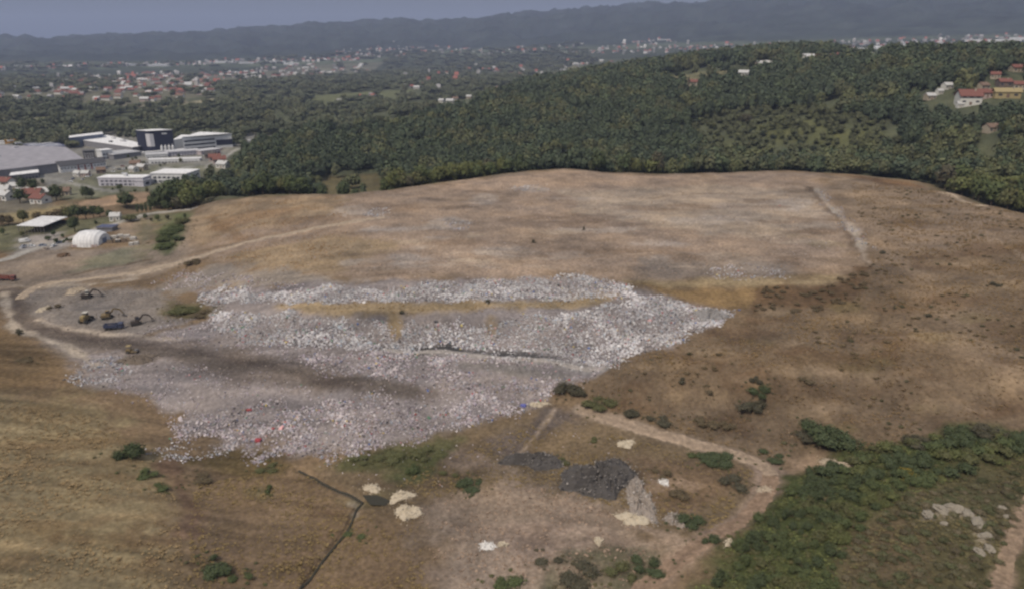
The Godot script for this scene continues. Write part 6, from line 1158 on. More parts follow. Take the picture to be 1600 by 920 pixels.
func relief() -> void:
	var n := CONTROL.size() / 3
	var ca := PackedFloat32Array(); var cb := PackedFloat32Array(); var cw := PackedFloat32Array()
	for i in n:
		ca.append(CONTROL[i * 3]); cb.append(CONTROL[i * 3 + 1]); cw.append(CONTROL[i * 3 + 2])
	var coarse := PackedFloat32Array()
	var rr := PackedFloat32Array()
	for s in RINGS:
		for k in s[2]: rr.append(s[0] * pow(s[1] / s[0], float(k) / s[2]))
	rr.append(12500.0)
	var nr := rr.size()
	var lines := []
	lines.resize(nr)
	var work := func(i: int):
		var line := PackedFloat32Array()
		line.resize(COLUMNS)
		var r: float = rr[i]
		var t := 4.0 * log(r)
		var grow := 1.0 + maxf(0.0, r - 600.0) / 900.0
		for j in COLUMNS:
			var s := 3.0 * lerpf(-WIDE, WIDE, float(j) / (COLUMNS - 1))
			var sum: float = AFFINE[0] + s * AFFINE[1] + t * AFFINE[2]
			for k in n:
				var da := s - ca[k]
				var db := t - cb[k]
				sum -= sqrt(da * da + db * db + 0.0009) * cw[k]
			line[j] = sum * grow
		lines[i] = line
	var task := WorkerThreadPool.add_group_task(work, nr)
	WorkerThreadPool.wait_for_group_task_completion(task)
	# finer rows, then finer columns (cubic)
	rows = (nr - 1) * 2 + 1
	cols = (COLUMNS - 1) * SPLIT + 1
	hgt.resize(rows * cols); px.resize(rows * cols); pz.resize(rows * cols)
	for i in rows:
		var a: int = i / 2
		var line: PackedFloat32Array = lines[a]
		if i % 2:
			var l0: PackedFloat32Array = lines[maxi(a - 1, 0)]
			var l2: PackedFloat32Array = lines[mini(a + 1, nr - 1)]
			var l3: PackedFloat32Array = lines[mini(a + 2, nr - 1)]
			var l1 := line
			line = PackedFloat32Array()
			line.resize(COLUMNS)
			for j in COLUMNS: line[j] = (9.0 * (l1[j] + l2[j]) - l0[j] - l3[j]) / 16.0
			ring.append(sqrt(rr[a] * rr[a + 1]))
		else:
			ring.append(rr[a])
		var r := ring[i]
		for j in cols:
			var c: int = j / SPLIT
			var t := float(j % SPLIT) / SPLIT
			var h := line[c]
			if t > 0.0:
				h = cubic_interpolate(h, line[c + 1], line[maxi(c - 1, 0)], line[mini(c + 2, COLUMNS - 1)], t)
			var th := lerpf(-WIDE, WIDE, float(j) / (cols - 1))
			var x := r * sin(th)
			var z := -r * cos(th)
			# uneven ground: metres near, whole spurs and valleys in the mountains
			h += 0.95 * broad.get_noise_2d(x * 1.6, z * 1.6) * smoothstep(3000.0, 400.0, r) + 0.22 * fine.get_noise_2d(x * 2.0, z * 2.0) * smoothstep(900.0, 300.0, r)
			if r > 700.0: h += 2.5 * patchy.get_noise_2d(x, z) * smoothstep(700.0, 1200.0, r)
			if r > 4800.0:
				var k := smoothstep(4800.0, 7500.0, r)
				h += k * (170.0 * (0.30 - absf(patchy.get_noise_2d(x * 0.13, z * 0.13))) + 26.0 * broad.get_noise_2d(x * 0.25, z * 0.25))
			px[i * cols + j] = x
			pz[i * cols + j] = z
			hgt[i * cols + j] = h
	carve(DITCH, 1.5, 0.8)
	carve(POND, 3.0, 0.5)
	var color := paint()
	var nor := PackedVector3Array()
	nor.resize(rows * cols)
	for i in rows:
		var i0 := maxi(i - 1, 0) * cols
		var i1 := mini(i + 1, rows - 1) * cols
		for j in cols:
			var j0 := maxi(j - 1, 0)
			var j1 := mini(j + 1, cols - 1)
			var a := i * cols
			var du := Vector3(px[a + j1] - px[a + j0], hgt[a + j1] - hgt[a + j0], pz[a + j1] - pz[a + j0])
			var dv := Vector3(px[i1 + j] - px[i0 + j], hgt[i1 + j] - hgt[i0 + j], pz[i1 + j] - pz[i0 + j])
			var nn := du.cross(dv)
			nor[a + j] = (nn if nn.y > 0 else -nn).normalized()
	var cut1 := int(row_of(650.0))
	var cut2 := int(row_of(4800.0))
	sheet("ground", 0, cut1, nor, color, M.soil)
	sheet("plain", cut1, cut2, nor, color, M.soil)
	sheet("mountains", cut2, rows - 1, nor, color, M.woodland)

func sheet(called: String, from: int, to: int, nor: PackedVector3Array, color: PackedColorArray, m: Material) -> void:
	var v := PackedVector3Array()
	for k in range(from * cols, (to + 1) * cols): v.append(Vector3(px[k], hgt[k], pz[k]))
	var idx := PackedInt32Array()
	idx.resize((to - from) * (cols - 1) * 6)
	var q := 0
	for i in to - from:
		for j in cols - 1:
			var a := i * cols + j
			var b := a + cols
			idx[q] = a; idx[q + 1] = b; idx[q + 2] = b + 1
			idx[q + 3] = a; idx[q + 4] = b + 1; idx[q + 5] = a + 1
			q += 6
	var arrays := []
	arrays.resize(Mesh.ARRAY_MAX)
	arrays[Mesh.ARRAY_VERTEX] = v
	arrays[Mesh.ARRAY_NORMAL] = nor.slice(from * cols, (to + 1) * cols)
	arrays[Mesh.ARRAY_COLOR] = color.slice(from * cols, (to + 1) * cols)
	arrays[Mesh.ARRAY_INDEX] = idx
	var mesh := ArrayMesh.new()
	mesh.add_surface_from_arrays(Mesh.PRIMITIVE_TRIANGLES, arrays)
	tag(part(called, mesh, m, self), {ground = "brown and tan ground of the landfill and its slopes", plain = "plain and forest floor behind the mound", mountains = "hazy wooded mountains along the horizon"}[called], "", "", "structure")

func span(p: PackedVector2Array, grow: float, closed: bool) -> Array:
	# the rows and columns of the relief that a shape can touch
	var t0 := 9.0; var t1 := -9.0; var r0 := 1e9; var r1 := 0.0
	for i in p.size():
		var t := atan2(p[i].x, -p[i].y)
		t0 = minf(t0, t); t1 = maxf(t1, t)
		r1 = maxf(r1, p[i].length())
		if i or closed:
			r0 = minf(r0, Geometry2D.get_closest_point_to_segment(Vector2.ZERO, p[i - 1], p[i]).length())
	r0 = maxf(61.0, r0 - grow); r1 = minf(12400.0, r1 + grow)
	var da := grow / r0
	return [int(row_of(r0)), mini(rows - 1, int(row_of(r1)) + 1), clampi(int((t0 - da + WIDE) / (2 * WIDE) * (cols - 1)), 0, cols - 1), clampi(int((t1 + da + WIDE) / (2 * WIDE) * (cols - 1)) + 1, 0, cols - 1)]

func carve(p: PackedVector2Array, wide: float, deep: float) -> void:
	var s := span(p, wide * 2.0, false)
	for i in range(s[0], s[1] + 1):
		for j in range(s[2], s[3] + 1):
			var at := Vector2(px[i * cols + j], pz[i * cols + j])
			var d := 1e9
			for k in p.size() - 1:
				d = minf(d, at.distance_squared_to(Geometry2D.get_closest_point_to_segment(at, p[k], p[k + 1])))
			hgt[i * cols + j] -= deep * smoothstep(wide, wide * 0.3, sqrt(d))

func paint() -> PackedColorArray:
	var c := PackedColorArray()
	c.resize(rows * cols)
	c.fill(Color(.19, .13, .075))
	var ragged := PackedFloat32Array()
	ragged.resize(rows * cols)
	for k in rows * cols:
		ragged[k] = broad.get_noise_2d(px[k] * 1.7 + 900.0, pz[k] * 1.7) + 0.5 * fine.get_noise_2d(px[k], pz[k] + 300.0)
	for b in BRUSHES:
		var closed: bool = b[0] == "area"
		var p: PackedVector2Array = b[5]
		var want: Color = b[1]
		var soft: float = b[2]
		var amp: float = b[3]
		var share: float = b[4]
		var half: float = 0.0 if closed else b[6] * 0.5
		var s := span(p, soft + amp + half, closed)
		var n := p.size()
		for i in range(s[0], s[1] + 1):
			for j in range(s[2], s[3] + 1):
				var k: int = i * cols + j
				var x := px[k]
				var z := pz[k]
				var d := 1e12
				var inside := false
				for e in (n if closed else n - 1):
					var a := p[e]
					var o := p[e + 1 if e + 1 < n else 0]
					var ex := o.x - a.x
					var ez := o.y - a.y
					var wx := x - a.x
					var wz := z - a.y
					var t := clampf((wx * ex + wz * ez) / (ex * ex + ez * ez), 0.0, 1.0)
					var qx := wx - ex * t
					var qz := wz - ez * t
					d = minf(d, qx * qx + qz * qz)
					if closed and (a.y > z) != (o.y > z) and x < ex * wz / ez + a.x: inside = not inside
				d = sqrt(d)
				if closed: d = -d if inside else d
				else: d -= half
				d += amp * ragged[k] * 1.6
				if d < soft: c[k] = c[k].lerp(want, share * smoothstep(soft, -soft, d))
	# blotches of drier, darker and barer ground
	for k in rows * cols:
		var x := px[k]
		var z := pz[k]
		var r := ring[k / cols]
		var a := patchy.get_noise_2d(x * 2.5, z * 2.5)
		var f := fine.get_noise_2d(x * 0.6, z * 0.6)
		var g := broad.get_noise_2d(x + 77.0, z * 1.4)
		var far := smoothstep(900.0, 2500.0, r)
		if r < 330.0 and x < -20.0: f = lerpf(f, 1.5 * fine.get_noise_2d(x * 0.16 + z * .1, z * 1.5), smoothstep(-20.0, -60.0, x))
		var m := 1.0 + (0.28 * g + 0.30 * f + 0.25 * a) * (1.0 - 0.5 * far)
		var old := c[k]
		var w := clampf(g * 1.5 + 0.2 * f, -1.0, 1.0) * (1.0 - far)
		var grey := (old.r + old.g + old.b) / 3.0
		old = old.lerp(Color(grey, grey, grey), 0.16)
		c[k] = Color(old.r * m * (1.0 + 0.03 * w), old.g * m, old.b * m * (1.0 - 0.06 * w)) * 1.32
		if r > 4000.0:
			var y := 0.3 * patchy.get_noise_2d(x * 0.4, z * 0.4) + 0.3 * broad.get_noise_2d(x * 0.18, z * 0.18)
			c[k] = c[k] * (1.0 + 1.3 * y) * lerpf(1.0, 0.75, smoothstep(4800.0, 6500.0, r))
		c[k].a = 1.0
	return c

func ground(x: float, z: float) -> float:
	var r := clampf(sqrt(x * x + z * z), 60.5, 12400.0)
	var fi := row_of(r)
	var i := mini(int(fi), rows - 2)
	var t := fi - i
	var fj := clampf((atan2(x, -z) + WIDE) / (2 * WIDE) * (cols - 1), 0.0, cols - 1.001)
	var j := int(fj)
	var s := fj - j
	var a := i * cols + j
	return lerpf(lerpf(hgt[a], hgt[a + 1], s), lerpf(hgt[a + cols], hgt[a + cols + 1], s), t)

func on(x: float, z: float, up := 0.0) -> Vector3:
	return Vector3(x, ground(x, z) + up, z)

func in_view(p: Vector3) -> bool:
	var th := atan2(p.x, -p.z)
	if absf(th) > 0.64: return false
	for k in range(1, 40):
		var q := EYE.lerp(p, 0.3 + 0.7 * k / 40.0)
		if ground(q.x, q.z) > q.y: return false
	return true

func dense(p: PackedVector2Array, step: float) -> PackedVector2Array:
	var c := Curve2D.new()
	for i in p.size():
		var d := (p[mini(i + 1, p.size() - 1)] - p[maxi(i - 1, 0)]) / 6.0
		c.add_point(p[i], -d, d)
	c.bake_interval = step
	return c.get_baked_points()

func ribbon(p: PackedVector2Array, wide: float, up: float, c: Color, ruts: float) -> ArrayMesh:
	var far := p[0].length()
	var pts := dense(p, maxf(1.5, far / 150.0))
	var across := [-0.5, -0.36, -0.2, 0.0, 0.2, 0.36, 0.5]
	var v := PackedVector3Array(); var col := PackedColorArray(); var idx := PackedInt32Array()
	for i in pts.size():
		var d := (pts[mini(i + 1, pts.size() - 1)] - pts[maxi(i - 1, 0)]).normalized()
		var s := Vector2(-d.y, d.x)
		for k in 7:
			var edge: bool = k == 0 or k == 6
			var w := wide * (1.0 + (0.5 * fine.get_noise_2d(pts[i].x * 2.0 + k * 90, pts[i].y * 2.0) if edge else 0.0))
			var q: Vector2 = pts[i] + s * across[k] * w
			v.append(on(q.x, q.y, -0.05 if edge else up * (1.0 + far * 0.002)))
			var m := 1.0 + 0.22 * fine.get_noise_2d(q.x * 1.5, q.y * 1.5) + (ruts if k == 1 or k == 5 else -ruts if k == 3 else 0.0)
			col.append(Color(c.r * m, c.g * m, c.b * m) * 1.32)
	for i in pts.size() - 1:
		for k in 6:
			var a := i * 7 + k
			for q in [a, a + 1, a + 8, a, a + 8, a + 7]: idx.append(q)
	var arrays := []
	arrays.resize(Mesh.ARRAY_MAX)
	arrays[Mesh.ARRAY_VERTEX] = v
	arrays[Mesh.ARRAY_COLOR] = col
	arrays[Mesh.ARRAY_INDEX] = idx
	var mesh := ArrayMesh.new()
	mesh.add_surface_from_arrays(Mesh.PRIMITIVE_TRIANGLES, arrays)
	var st := SurfaceTool.new()
	st.create_from(mesh, 0)
	st.generate_normals()
	return st.commit()

func track(called: String, c: Color, wide: float, p: PackedVector2Array) -> void:
	tag(part(called, ribbon(p, wide, 0.14, c, 0.07), M.soil, self), "", "", "", "structure")

func water() -> void:
	tag(part("ditch_water", ribbon(DITCH, 0.7, 0.25, Color.WHITE, 0.0), M.ditch_water, self), "dark water in the narrow ditch", "", "", "structure")
	var st := st_new()
	var c := Vector2.ZERO
	for q in POND: c += q / POND.size()
	var y := ground(c.x, c.y) + 0.3
	for i in POND.size():
		var a := POND[i]
		var b := POND[(i + 1) % POND.size()]
		for q in [c, a, b]: st.add_vertex(Vector3(q.x, y, q.y))
	tag(part("pond_water", done(st), M.ditch_water, self), "dark pool beside the cream heaps", "", "", "structure")


# ---------------------------------------------------------------- buildings
func prism(p: Array, y0: float, y1: float) -> ArrayMesh:
	# p: corners in order, seen from above
	var st := st_new()
	var n := p.size()
	for i in n:
		var a: Vector2 = p[i]
		var b: Vector2 = p[(i + 1) % n]
		quad4(st, Vector3(b.x, y0, b.y), Vector3(a.x, y0, a.y), Vector3(a.x, y1, a.y), Vector3(b.x, y1, b.y))
	for i in range(1, n - 1):
		for k in [0, i, i + 1]: st.add_vertex(Vector3(p[k].x, y1, p[k].y))
		for k in [0, i + 1, i]: st.add_vertex(Vector3(p[k].x, y0, p[k].y))
	return done(st)

func placed_quad(p: Array) -> Array:
	# [middle on the ground, the corners round it]
	var c := Vector2.ZERO
	for q in p: c += q * 0.25
	var low := 1e9
	for q in p: low = minf(low, ground(q.x, q.y))
	var l := []
	for q in p: l.append(q - c)
	return [Vector3(c.x, minf(low, ground(c.x, c.y)), c.y), l]

func grown(p: Array, by: float) -> Array:
	var l := []
	for q in p: l.append(q + q.normalized() * by)
	return l

func facade(o: Node3D, a: Vector2, b: Vector2, h: float, n_rows: int, n_cols: int, first: float, m: Material, band: bool, called := "window", from := 0.04, to := 0.96) -> void:
	# windows along one side, a shape each, standing 6 cm proud
	var d := b - a
	var out := Vector2(d.y, -d.x).normalized()
	if out.dot((a + b) * 0.5) < 0: out = -out
	var basis := Basis(Vector3(d.x, 0, d.y).normalized(), Vector3.UP, Vector3(out.x, 0, out.y))
	var gap := h / (n_rows + 0.6)
	for r in n_rows:
		for k in (1 if band else n_cols):
			var w := d.length() * ((to - from) if band else (to - from) * 0.62 / n_cols)
			var c := a + d * (lerpf(from, to, 0.5 if band else (k + 0.5) / n_cols)) + out * 0.06
			var mi := part(called, box_mesh(Vector3(snappedf(w, 0.1), snappedf(gap * 0.42, 0.1), 0.3)), m, o, Vector3(c.x, first + gap * (r + 0.2), c.y))
			mi.basis = basis

func hall(called: String, label: String, category: String, group: String, p: Array, h: float, wall: String, roof: String, o: Dictionary) -> void:
	var pl := placed_quad(p)
	var l: Array = pl[1]
	var t := thing(called, label, category, pl[0], 0.0, group)
	part("wall", prism(l, -1.0, h - 0.5), M[wall], t)
	var rf := part("roof", prism(grown(l, 0.5), h - 0.497, h), M[roof], t)
	part("parapet", prism(grown(l, 0.9), h - 0.9, h - 0.3), M[wall], rf)
	var across: Vector2 = l[1] - l[0]
	var deep: Vector2 = l[3] - l[0]
	if o.get("rows", 0):
		facade(t, l[0], l[1], h - o.get("first", 0.3), o.rows, o.cols, o.get("first", 0.3), M.pale_band if o.get("pale", 0) else M.window, o.get("band", 0) == 1)
		if not o.get("dark_end", 0) and not o.get("pale", 0): facade(t, l[1], l[2], h - 0.3, o.rows, maxi(2, o.cols / 2), 0.3, M.window, false)
	if o.get("dark_end", 0):
		facade(t, l[1], l[2], h * 1.5, 1, 1, 0.2, M.dark_blue, true, "cladding", 0.0, 1.0)
	for k in o.get("units", 0):
		var a: Vector2 = l[0] + across * rng.randf_range(0.1, 0.9) + deep * rng.randf_range(0.12, 0.85)
		part("roof_unit", box_mesh(Vector3(snappedf(rng.randf_range(3, 8), 1.0), 1.6, 3.0), 0.2), M.pale_roof if k % 3 else M.dark_roof, rf, Vector3(a.x, h, a.y)).rotation.y = atan2(-across.y, across.x)
	for k in o.get("strips", 0):
		var f: float = (k + 0.5) / float(o.strips)
		var a: Vector2 = l[0] + across * 0.5 + deep * f
		part("roof_strip", box_mesh(Vector3(snappedf(across.length() * 0.86, 1.0), 0.35, snappedf(deep.length() * 0.28 / o.strips, 0.5))), M.white_roof if k % 2 else M.pale_roof, rf, Vector3(a.x, h, a.y)).rotation.y = atan2(-across.y, across.x)
	if o.get("chimney", 0):
		var a: Vector2 = l[0] + across * 0.55 + deep * 0.4
		part("stair_head", box_mesh(Vector3(3, 3, 3), 0.2), M.white_wall, rf, Vector3(a.x, h, a.y))
	if o.get("doors", 0):
		facade(t, l[0], l[1], h * 1.6, 1, 1, 0.0, M.window, true, "door", 0.3, 0.75)
	if o.get("tower", 0):
		# left face l0-l1, right face l1-l2
		facade(t, l[0], l[1], h * 2.2, 1, 1, 0.2, M.pale_band, true, "corner_stripe", 0.70, 1.0)
		facade(t, l[1], l[2], h * 2.2, 1, 1, 0.2, M.pale_band, true, "corner_stripe", 0.0, 0.16)
		facade(t, l[1], l[2], 5.5, 1, 1, h - 5.5, M.white_wall, true, "sign", 0.52, 0.74)
		var d: Vector2 = l[2] - l[1]
		var out := Vector2(d.y, -d.x).normalized()
		if out.dot(l[1] + l[2]) < 0: out = -out
		for k in 4:
			var c: Vector2 = l[1] + d * (0.42 + 0.16 * k) + out * 3.2
			var st := st_new()
			cyl(st, Vector3(0, -1, 0), Vector3(0, 6.5, 0), 1.5, 1.5, 12)
			cyl(st, Vector3(0, 6.51, 0), Vector3(0, 9.0, 0), 1.5, 0.4, 12)
			part("silo", done(st), M.white_wall, t, Vector3(c.x, 0, c.y))

func unit_gable() -> Array:
	# a unit house: walls with gables, roof slabs, and where its windows and doors go
	if M.has("unit_gable"): return M["unit_gable"]
	var st := st_new()
	var f := [Vector3(-.5, -.15, .5), Vector3(.5, -.15, .5), Vector3(.5, -.15, -.5), Vector3(-.5, -.15, -.5)]
	for i in 4:
		var a: Vector3 = f[i]
		var b: Vector3 = f[(i + 1) % 4]
		quad4(st, b, a, Vector3(a.x, .62, a.z), Vector3(b.x, .62, b.z))
	for s in [-.5, .5]:
		for q in [Vector3(s, .62, -.5), Vector3(s, .62, .5), Vector3(s, .97, 0)]: st.add_vertex(q)
	var roof := st_new()
	for s in [-1.0, 1.0]:
		var e := Vector3(0, .57, .58 * s)
		var r := Vector3(0, 1.0, 0)
		var x := Vector3(.54, 0, 0)
		var up := Vector3(0, .05, 0)
		quad4(roof, e - x + up, e + x + up, r + x + up, r - x + up)
		quad4(roof, e - x, e + x, r + x, r - x)
		quad4(roof, e - x, e + x, e + x + up, e - x + up)
		for q in [-1.0, 1.0]: quad4(roof, e + x * q, r + x * q, r + x * q + up, e + x * q + up)
	M["unit_gable"] = [done(st), done(roof)]
	return M["unit_gable"]

func house(called: String, x: float, z: float, wide: float, deep: float, floors: int, roof: String, wall: String, turn: float, label: String, group: String, near: bool) -> Node3D:
	var u := unit_gable()
	var t := thing(called, label, "house", on(x, z), turn, group)
	var h := minf(wide * 0.36, 7.5) + 3.2 * maxi(floors, 1) - (2.5 if floors == 0 else 0.0)
	t.scale = Vector3(wide, h, deep)
	part("wall", u[0], M["house_" + wall], t)
	var r := part("roof", u[1], M["tile_" + roof], t)
	if near:
		part("chimney", box_mesh(Vector3(.07, .24, .08)), M.house_tan, r, Vector3(.22, .86, .12))
		for f in maxi(floors, 1):
			for k in 3:
				if f == 0 and k == 1: continue
				part("window", box_mesh(Vector3(.15, .22 / maxi(floors, 1), .02)), M.window, t, Vector3(-.3 + .3 * k, .18 + .32 * f, .5))
		part("window", box_mesh(Vector3(.02, .2, .22)), M.window, t, Vector3(.5, .25, 0))
		part("door", box_mesh(Vector3(.12, .4 / maxi(floors, 1), .02)), M.tile_brown, t, Vector3(0, 0, .5))
	return t

func row_house(p: Array, h: float, rise: float) -> void:
	var pl := placed_quad(p)
	var l: Array = pl[1]
	var t := thing("terrace_house", "terrace of houses with a long dark grey roof and red and white bays", "house", pl[0])
	var st := st_new()
	for i in 4:
		var a: Vector2 = l[i]
		var b: Vector2 = l[(i + 1) % 4]
		quad4(st, Vector3(b.x, -1, b.y), Vector3(a.x, -1, a.y), Vector3(a.x, h, a.y), Vector3(b.x, h, b.y))
	var ma: Vector2 = (l[0] + l[3]) * 0.5
	var mb: Vector2 = (l[1] + l[2]) * 0.5
	for g in [[l[0], l[3], ma], [l[1], l[2], mb]]:
		for q in [Vector3(g[0].x, h, g[0].y), Vector3(g[1].x, h, g[1].y), Vector3(g[2].x, h + rise - .1, g[2].y)]: st.add_vertex(q)
	part("wall", done(st), M.white_wall, t)
	var rf := st_new()
	var x: Vector2 = (l[1] - l[0]).normalized() * 0.5
	for s in [[l[0], l[1]], [l[3], l[2]]]:
		var o: Vector2 = (s[0] - (ma if s[0] == l[0] else ma)).normalized() * 0.6
		for up in [0.0, 0.25]:
			quad4(rf, Vector3(s[0].x + o.x - x.x, h - .3 + up, s[0].y + o.y - x.y), Vector3(s[1].x + o.x + x.x, h - .3 + up, s[1].y + o.y + x.y), Vector3(mb.x + x.x, h + rise + up, mb.y + x.y), Vector3(ma.x - x.x, h + rise + up, ma.y - x.y))
	part("roof", done(rf), M.dark_roof, t)
	var d: Vector2 = l[1] - l[0]
	var out: Vector2 = (l[0] - l[3]).normalized()
	for k in 14:
		var c: Vector2 = l[0] + d * (k + 0.5) / 14.0 + out * 0.1
		var m := part("bay", box_mesh(Vector3(snappedf(d.length() / 28.0, .1), h - .6, .5)), M.panel_red if k > 4 and k < 11 and k % 2 else M.white_roof, t, Vector3(c.x, 0, c.y))
		m.rotation.y = atan2(-d.y, d.x)
		part("window", box_mesh(Vector3(1.4, 1.4, .1)), M.window, m, Vector3(0, h * .5, .24))

func open_shed(p: Array, h: float) -> void:
	var pl := placed_quad(p)
	var l: Array = pl[1]
	var t := thing("open_shed", "open sided shed with a wide white roof beside the yard road", "shed", pl[0])
	var st := st_new()
	var tilt := [0.0, 0.0, 1.2, 1.2]
	var g := grown(l, 0.8)
	var a := []
	for i in 4: a.append(Vector3(g[i].x, h + tilt[i], g[i].y))
	var up := Vector3(0, .3, 0)
	quad4(st, a[0] + up, a[1] + up, a[2] + up, a[3] + up)
	quad4(st, a[0], a[1], a[2], a[3])
	for i in 4: quad4(st, a[i], a[(i + 1) % 4], a[(i + 1) % 4] + up, a[i] + up)
	var rf := part("roof", done(st), M.white_roof, t)
	var d: Vector2 = l[1] - l[0]
	for k in 9:
		var q0: Vector2 = l[0] + d * k / 8.0
		var q1: Vector2 = l[3] + (l[2] - l[3]) * k / 8.0
		var rib := st_new()
		bar(rib, Vector3(q0.x, h + .32, q0.y), Vector3(q1.x, h + 1.5, q1.y), .35, .12)
		part("roof_rib", done(rib), M.pale_roof, rf)
		for q in [q0, q1]:
			var ps := st_new()
			box(ps, Vector3(0, h * .5 - .5, 0), Vector3(.3, h + 1, .3))
			part("post", done(ps), M.steel, t, Vector3(q.x, 0, q.y))
	var b := st_new()
	bar(b, Vector3(l[3].x, 2, l[3].y), Vector3(l[2].x, 2, l[2].y), .2, 5.0)
	part("back_wall", done(b), M.dark_wall, t)
	for k in 3:
		var c: Vector2 = l[0] + d * (0.22 + 0.28 * k) + (l[3] - l[0]) * 0.5
		part("stored_pile", blob_mesh(30 + k, 5, 8, .3), M.rust, t, Vector3(c.x, .4, c.y)).scale = Vector3(3, 1.6, 2.4)

func barrel_tent(p: Array, h: float) -> void:
	var pl := placed_quad(p)
	var l: Array = pl[1]
	var t := thing("tent", "big white round roofed tent hall in the service yard", "tent", pl[0])
	var e: Vector2 = l[1] - l[0]
	var deep: Vector2 = l[3] - l[0]
	var prof := []
	for k in 15:
		var f := PI * k / 14.0
		prof.append(Vector2(0.5 - 0.5 * cos(f), pow(sin(f), 0.7) * h))
	var st := st_new()
	var ends := st_new()
	var n := 8
	for s in n:
		for k in 14:
			var q := []
			for c in [[s, k], [s + 1, k], [s + 1, k + 1], [s, k + 1]]:
				# both ends are rounded in
				var f: float = c[0] / float(n)
				var in_: float = 1.0 - 0.22 * pow(absf(f * 2.0 - 1.0), 4.0)
				var g: Vector2 = l[0] + e * f + deep * (0.5 + (prof[c[1]].x - 0.5) * in_)
				q.append(Vector3(g.x, prof[c[1]].y * in_, g.y))
			quad4(st, q[0], q[1], q[2], q[3])
			if s == 0 or s == n - 1:
				var f2 := 0.0 if s == 0 else 1.0
				var g2: Vector2 = l[0] + e * f2 + deep * 0.5
				var a: Vector3 = q[0] if s == 0 else q[1]
				var b: Vector3 = q[3] if s == 0 else q[2]
				for v in [Vector3(g2.x, 0, g2.y), a, b]: ends.add_vertex(v)
	part("canopy", done(st), M.white_roof, t)
	part("end_wall", done(ends), M.white_wall, t)
	for s in range(1, n):
		var rb := st_new()
		for k in 14:
			var a: Vector2 = l[0] + e * s / float(n) + deep * prof[k].x
			var b: Vector2 = l[0] + e * s / float(n) + deep * prof[k + 1].x
			var in_ := 1.0 - 0.22 * pow(absf(2.0 * s / n - 1.0), 4.0)
			var ca: Vector2 = l[0] + e * s / float(n) + deep * .5
			a = ca + (a - ca) * in_; b = ca + (b - ca) * in_
			cyl(rb, Vector3(a.x, prof[k].y * in_ + .03, a.y), Vector3(b.x, prof[k + 1].y * in_ + .03, b.y), .12, .12, 5)
		part("rib", done(rb), M.pale_band, t)
	for k in 8:
		var c: Vector2 = l[0] + e * (k + 0.5) / 8.0 + deep * 0.03
		part("window", box_mesh(Vector3(1.3, 1.5, .5)), M.house_pink if k != 5 else M.window, t, Vector3(c.x, .5, c.y)).rotation.y = atan2(-e.y, e.x)
	var dc: Vector2 = l[1] + deep * .5
	part("door", box_mesh(Vector3(.4, 4.2, 4.5)), M.blue_wall, t, Vector3(dc.x, 0, dc.y)).rotation.y = atan2(-e.y, e.x)

func towns() -> void:
	# far houses, each one by itself; the town before the mountains, past counting, as blocks
	var left := 300 - HOUSES.size()
	for tw in TOWNS:
		var p: PackedVector2Array = tw[3]
		var n := 0
		var spots := scatter(p, tw[1])
		for s in spots:
			if n >= tw[1] or left <= 0: break
			n += 1; left -= 1
			var red: bool = rng.randf() < tw[2]
			var wall: String = ["white", "white", "tan", "pink"][rng.randi() % 4]
			var wd := rng.randf_range(10, 17) * (1.0 + s.length() / 9000.0)
			var rf: String = "red" if red else ["pale", "brown", "pale"][rng.randi() % 3]
			var side := ", far left part" if s.x / -s.y < -.5 else ", left part" if s.x / -s.y < -.38 else ", right part"
			house("house", s.x, s.y, wd, wd * rng.randf_range(.65, .9), 1, rf, wall, rng.randf_range(-.6, .6), ("wide " if wd > 16.0 else "small " if wd < 13.5 else "") + wall + " house with " + rf + " roof " + tw[0] + side, "%s houses with %s roofs %s%s, %s" % [wall, rf, tw[0], side, "wide" if wd > 16.0 else "small" if wd < 13.5 else "middling"], false)
	var xf: Array[Transform3D] = []
	var col: Array[Color] = []
	var xr: Array[Transform3D] = []
	var cr: Array[Color] = []
	for c in CITY:
		for s in scatter(c[2], c[0]):
			var wd: float = rng.randf_range(9, 20) * c[1]
			var h: float = rng.randf_range(6, 11) if rng.randf() < .85 else rng.randf_range(14, 26)
			var b := Basis(Vector3.UP, rng.randf_range(-.7, .7)).scaled_local(Vector3(wd, h, wd * .7))
			var v := rng.randf_range(.14, .36) if rng.randf() < .85 else rng.randf_range(.4, .6)
			xf.append(Transform3D(b, on(s.x, s.y))); col.append(Color(v, v * .97, v * .95))
			xr.append(Transform3D(b, on(s.x, s.y)))
			cr.append(Color(.26, .10, .08) if rng.randf() < .4 else Color(v * .9, v * .88, v * .9))
	var city := thing("distant_town", "pale far town spread along the foot of the mountains", "town", Vector3.ZERO)
	city.set_meta("kind", "stuff")
	many("walls", unit_gable()[0], M.tinted, xf, col, city)
	many("roofs", unit_gable()[1], M.tinted, xr, cr, city)
	var k := 0
	for f in FAR_HALLS:
		var a := Vector2(f[0], f[1])
		var e: Vector2 = Vector2(-a.y, a.x).normalized().rotated(rng.randf_range(-.15, .15)) * f[2] * 0.5
		if e.x < 0: e = -e
		var d := a.normalized() * rng.randf_range(25, 45)
		hall("distant_hall", "bright white hall in the far town, " + ["on the right before the mountains", "on the left before the mountains"][0 if a.x > 300 else 1], "hall", "bright halls of the far town, " + ["right", "left"][0 if a.x > 300 else 1], [a - e - d, a + e - d, a + e + d, a - e + d], f[3], "white_wall", "white_roof", {})
		k += 1

func scatter(p: PackedVector2Array, n: int) -> Array[Vector2]:
	var lo := p[0]
	var hi := p[0]
	for q in p:
		lo = lo.min(q); hi = hi.max(q)
	var out: Array[Vector2] = []
	var tries := 0
	while out.size() < n and tries < n * 60:
		tries += 1
		var s := Vector2(rng.randf_range(lo.x, hi.x), rng.randf_range(lo.y, hi.y))
		if Geometry2D.is_point_in_polygon(s, p): out.append(s)
	return out

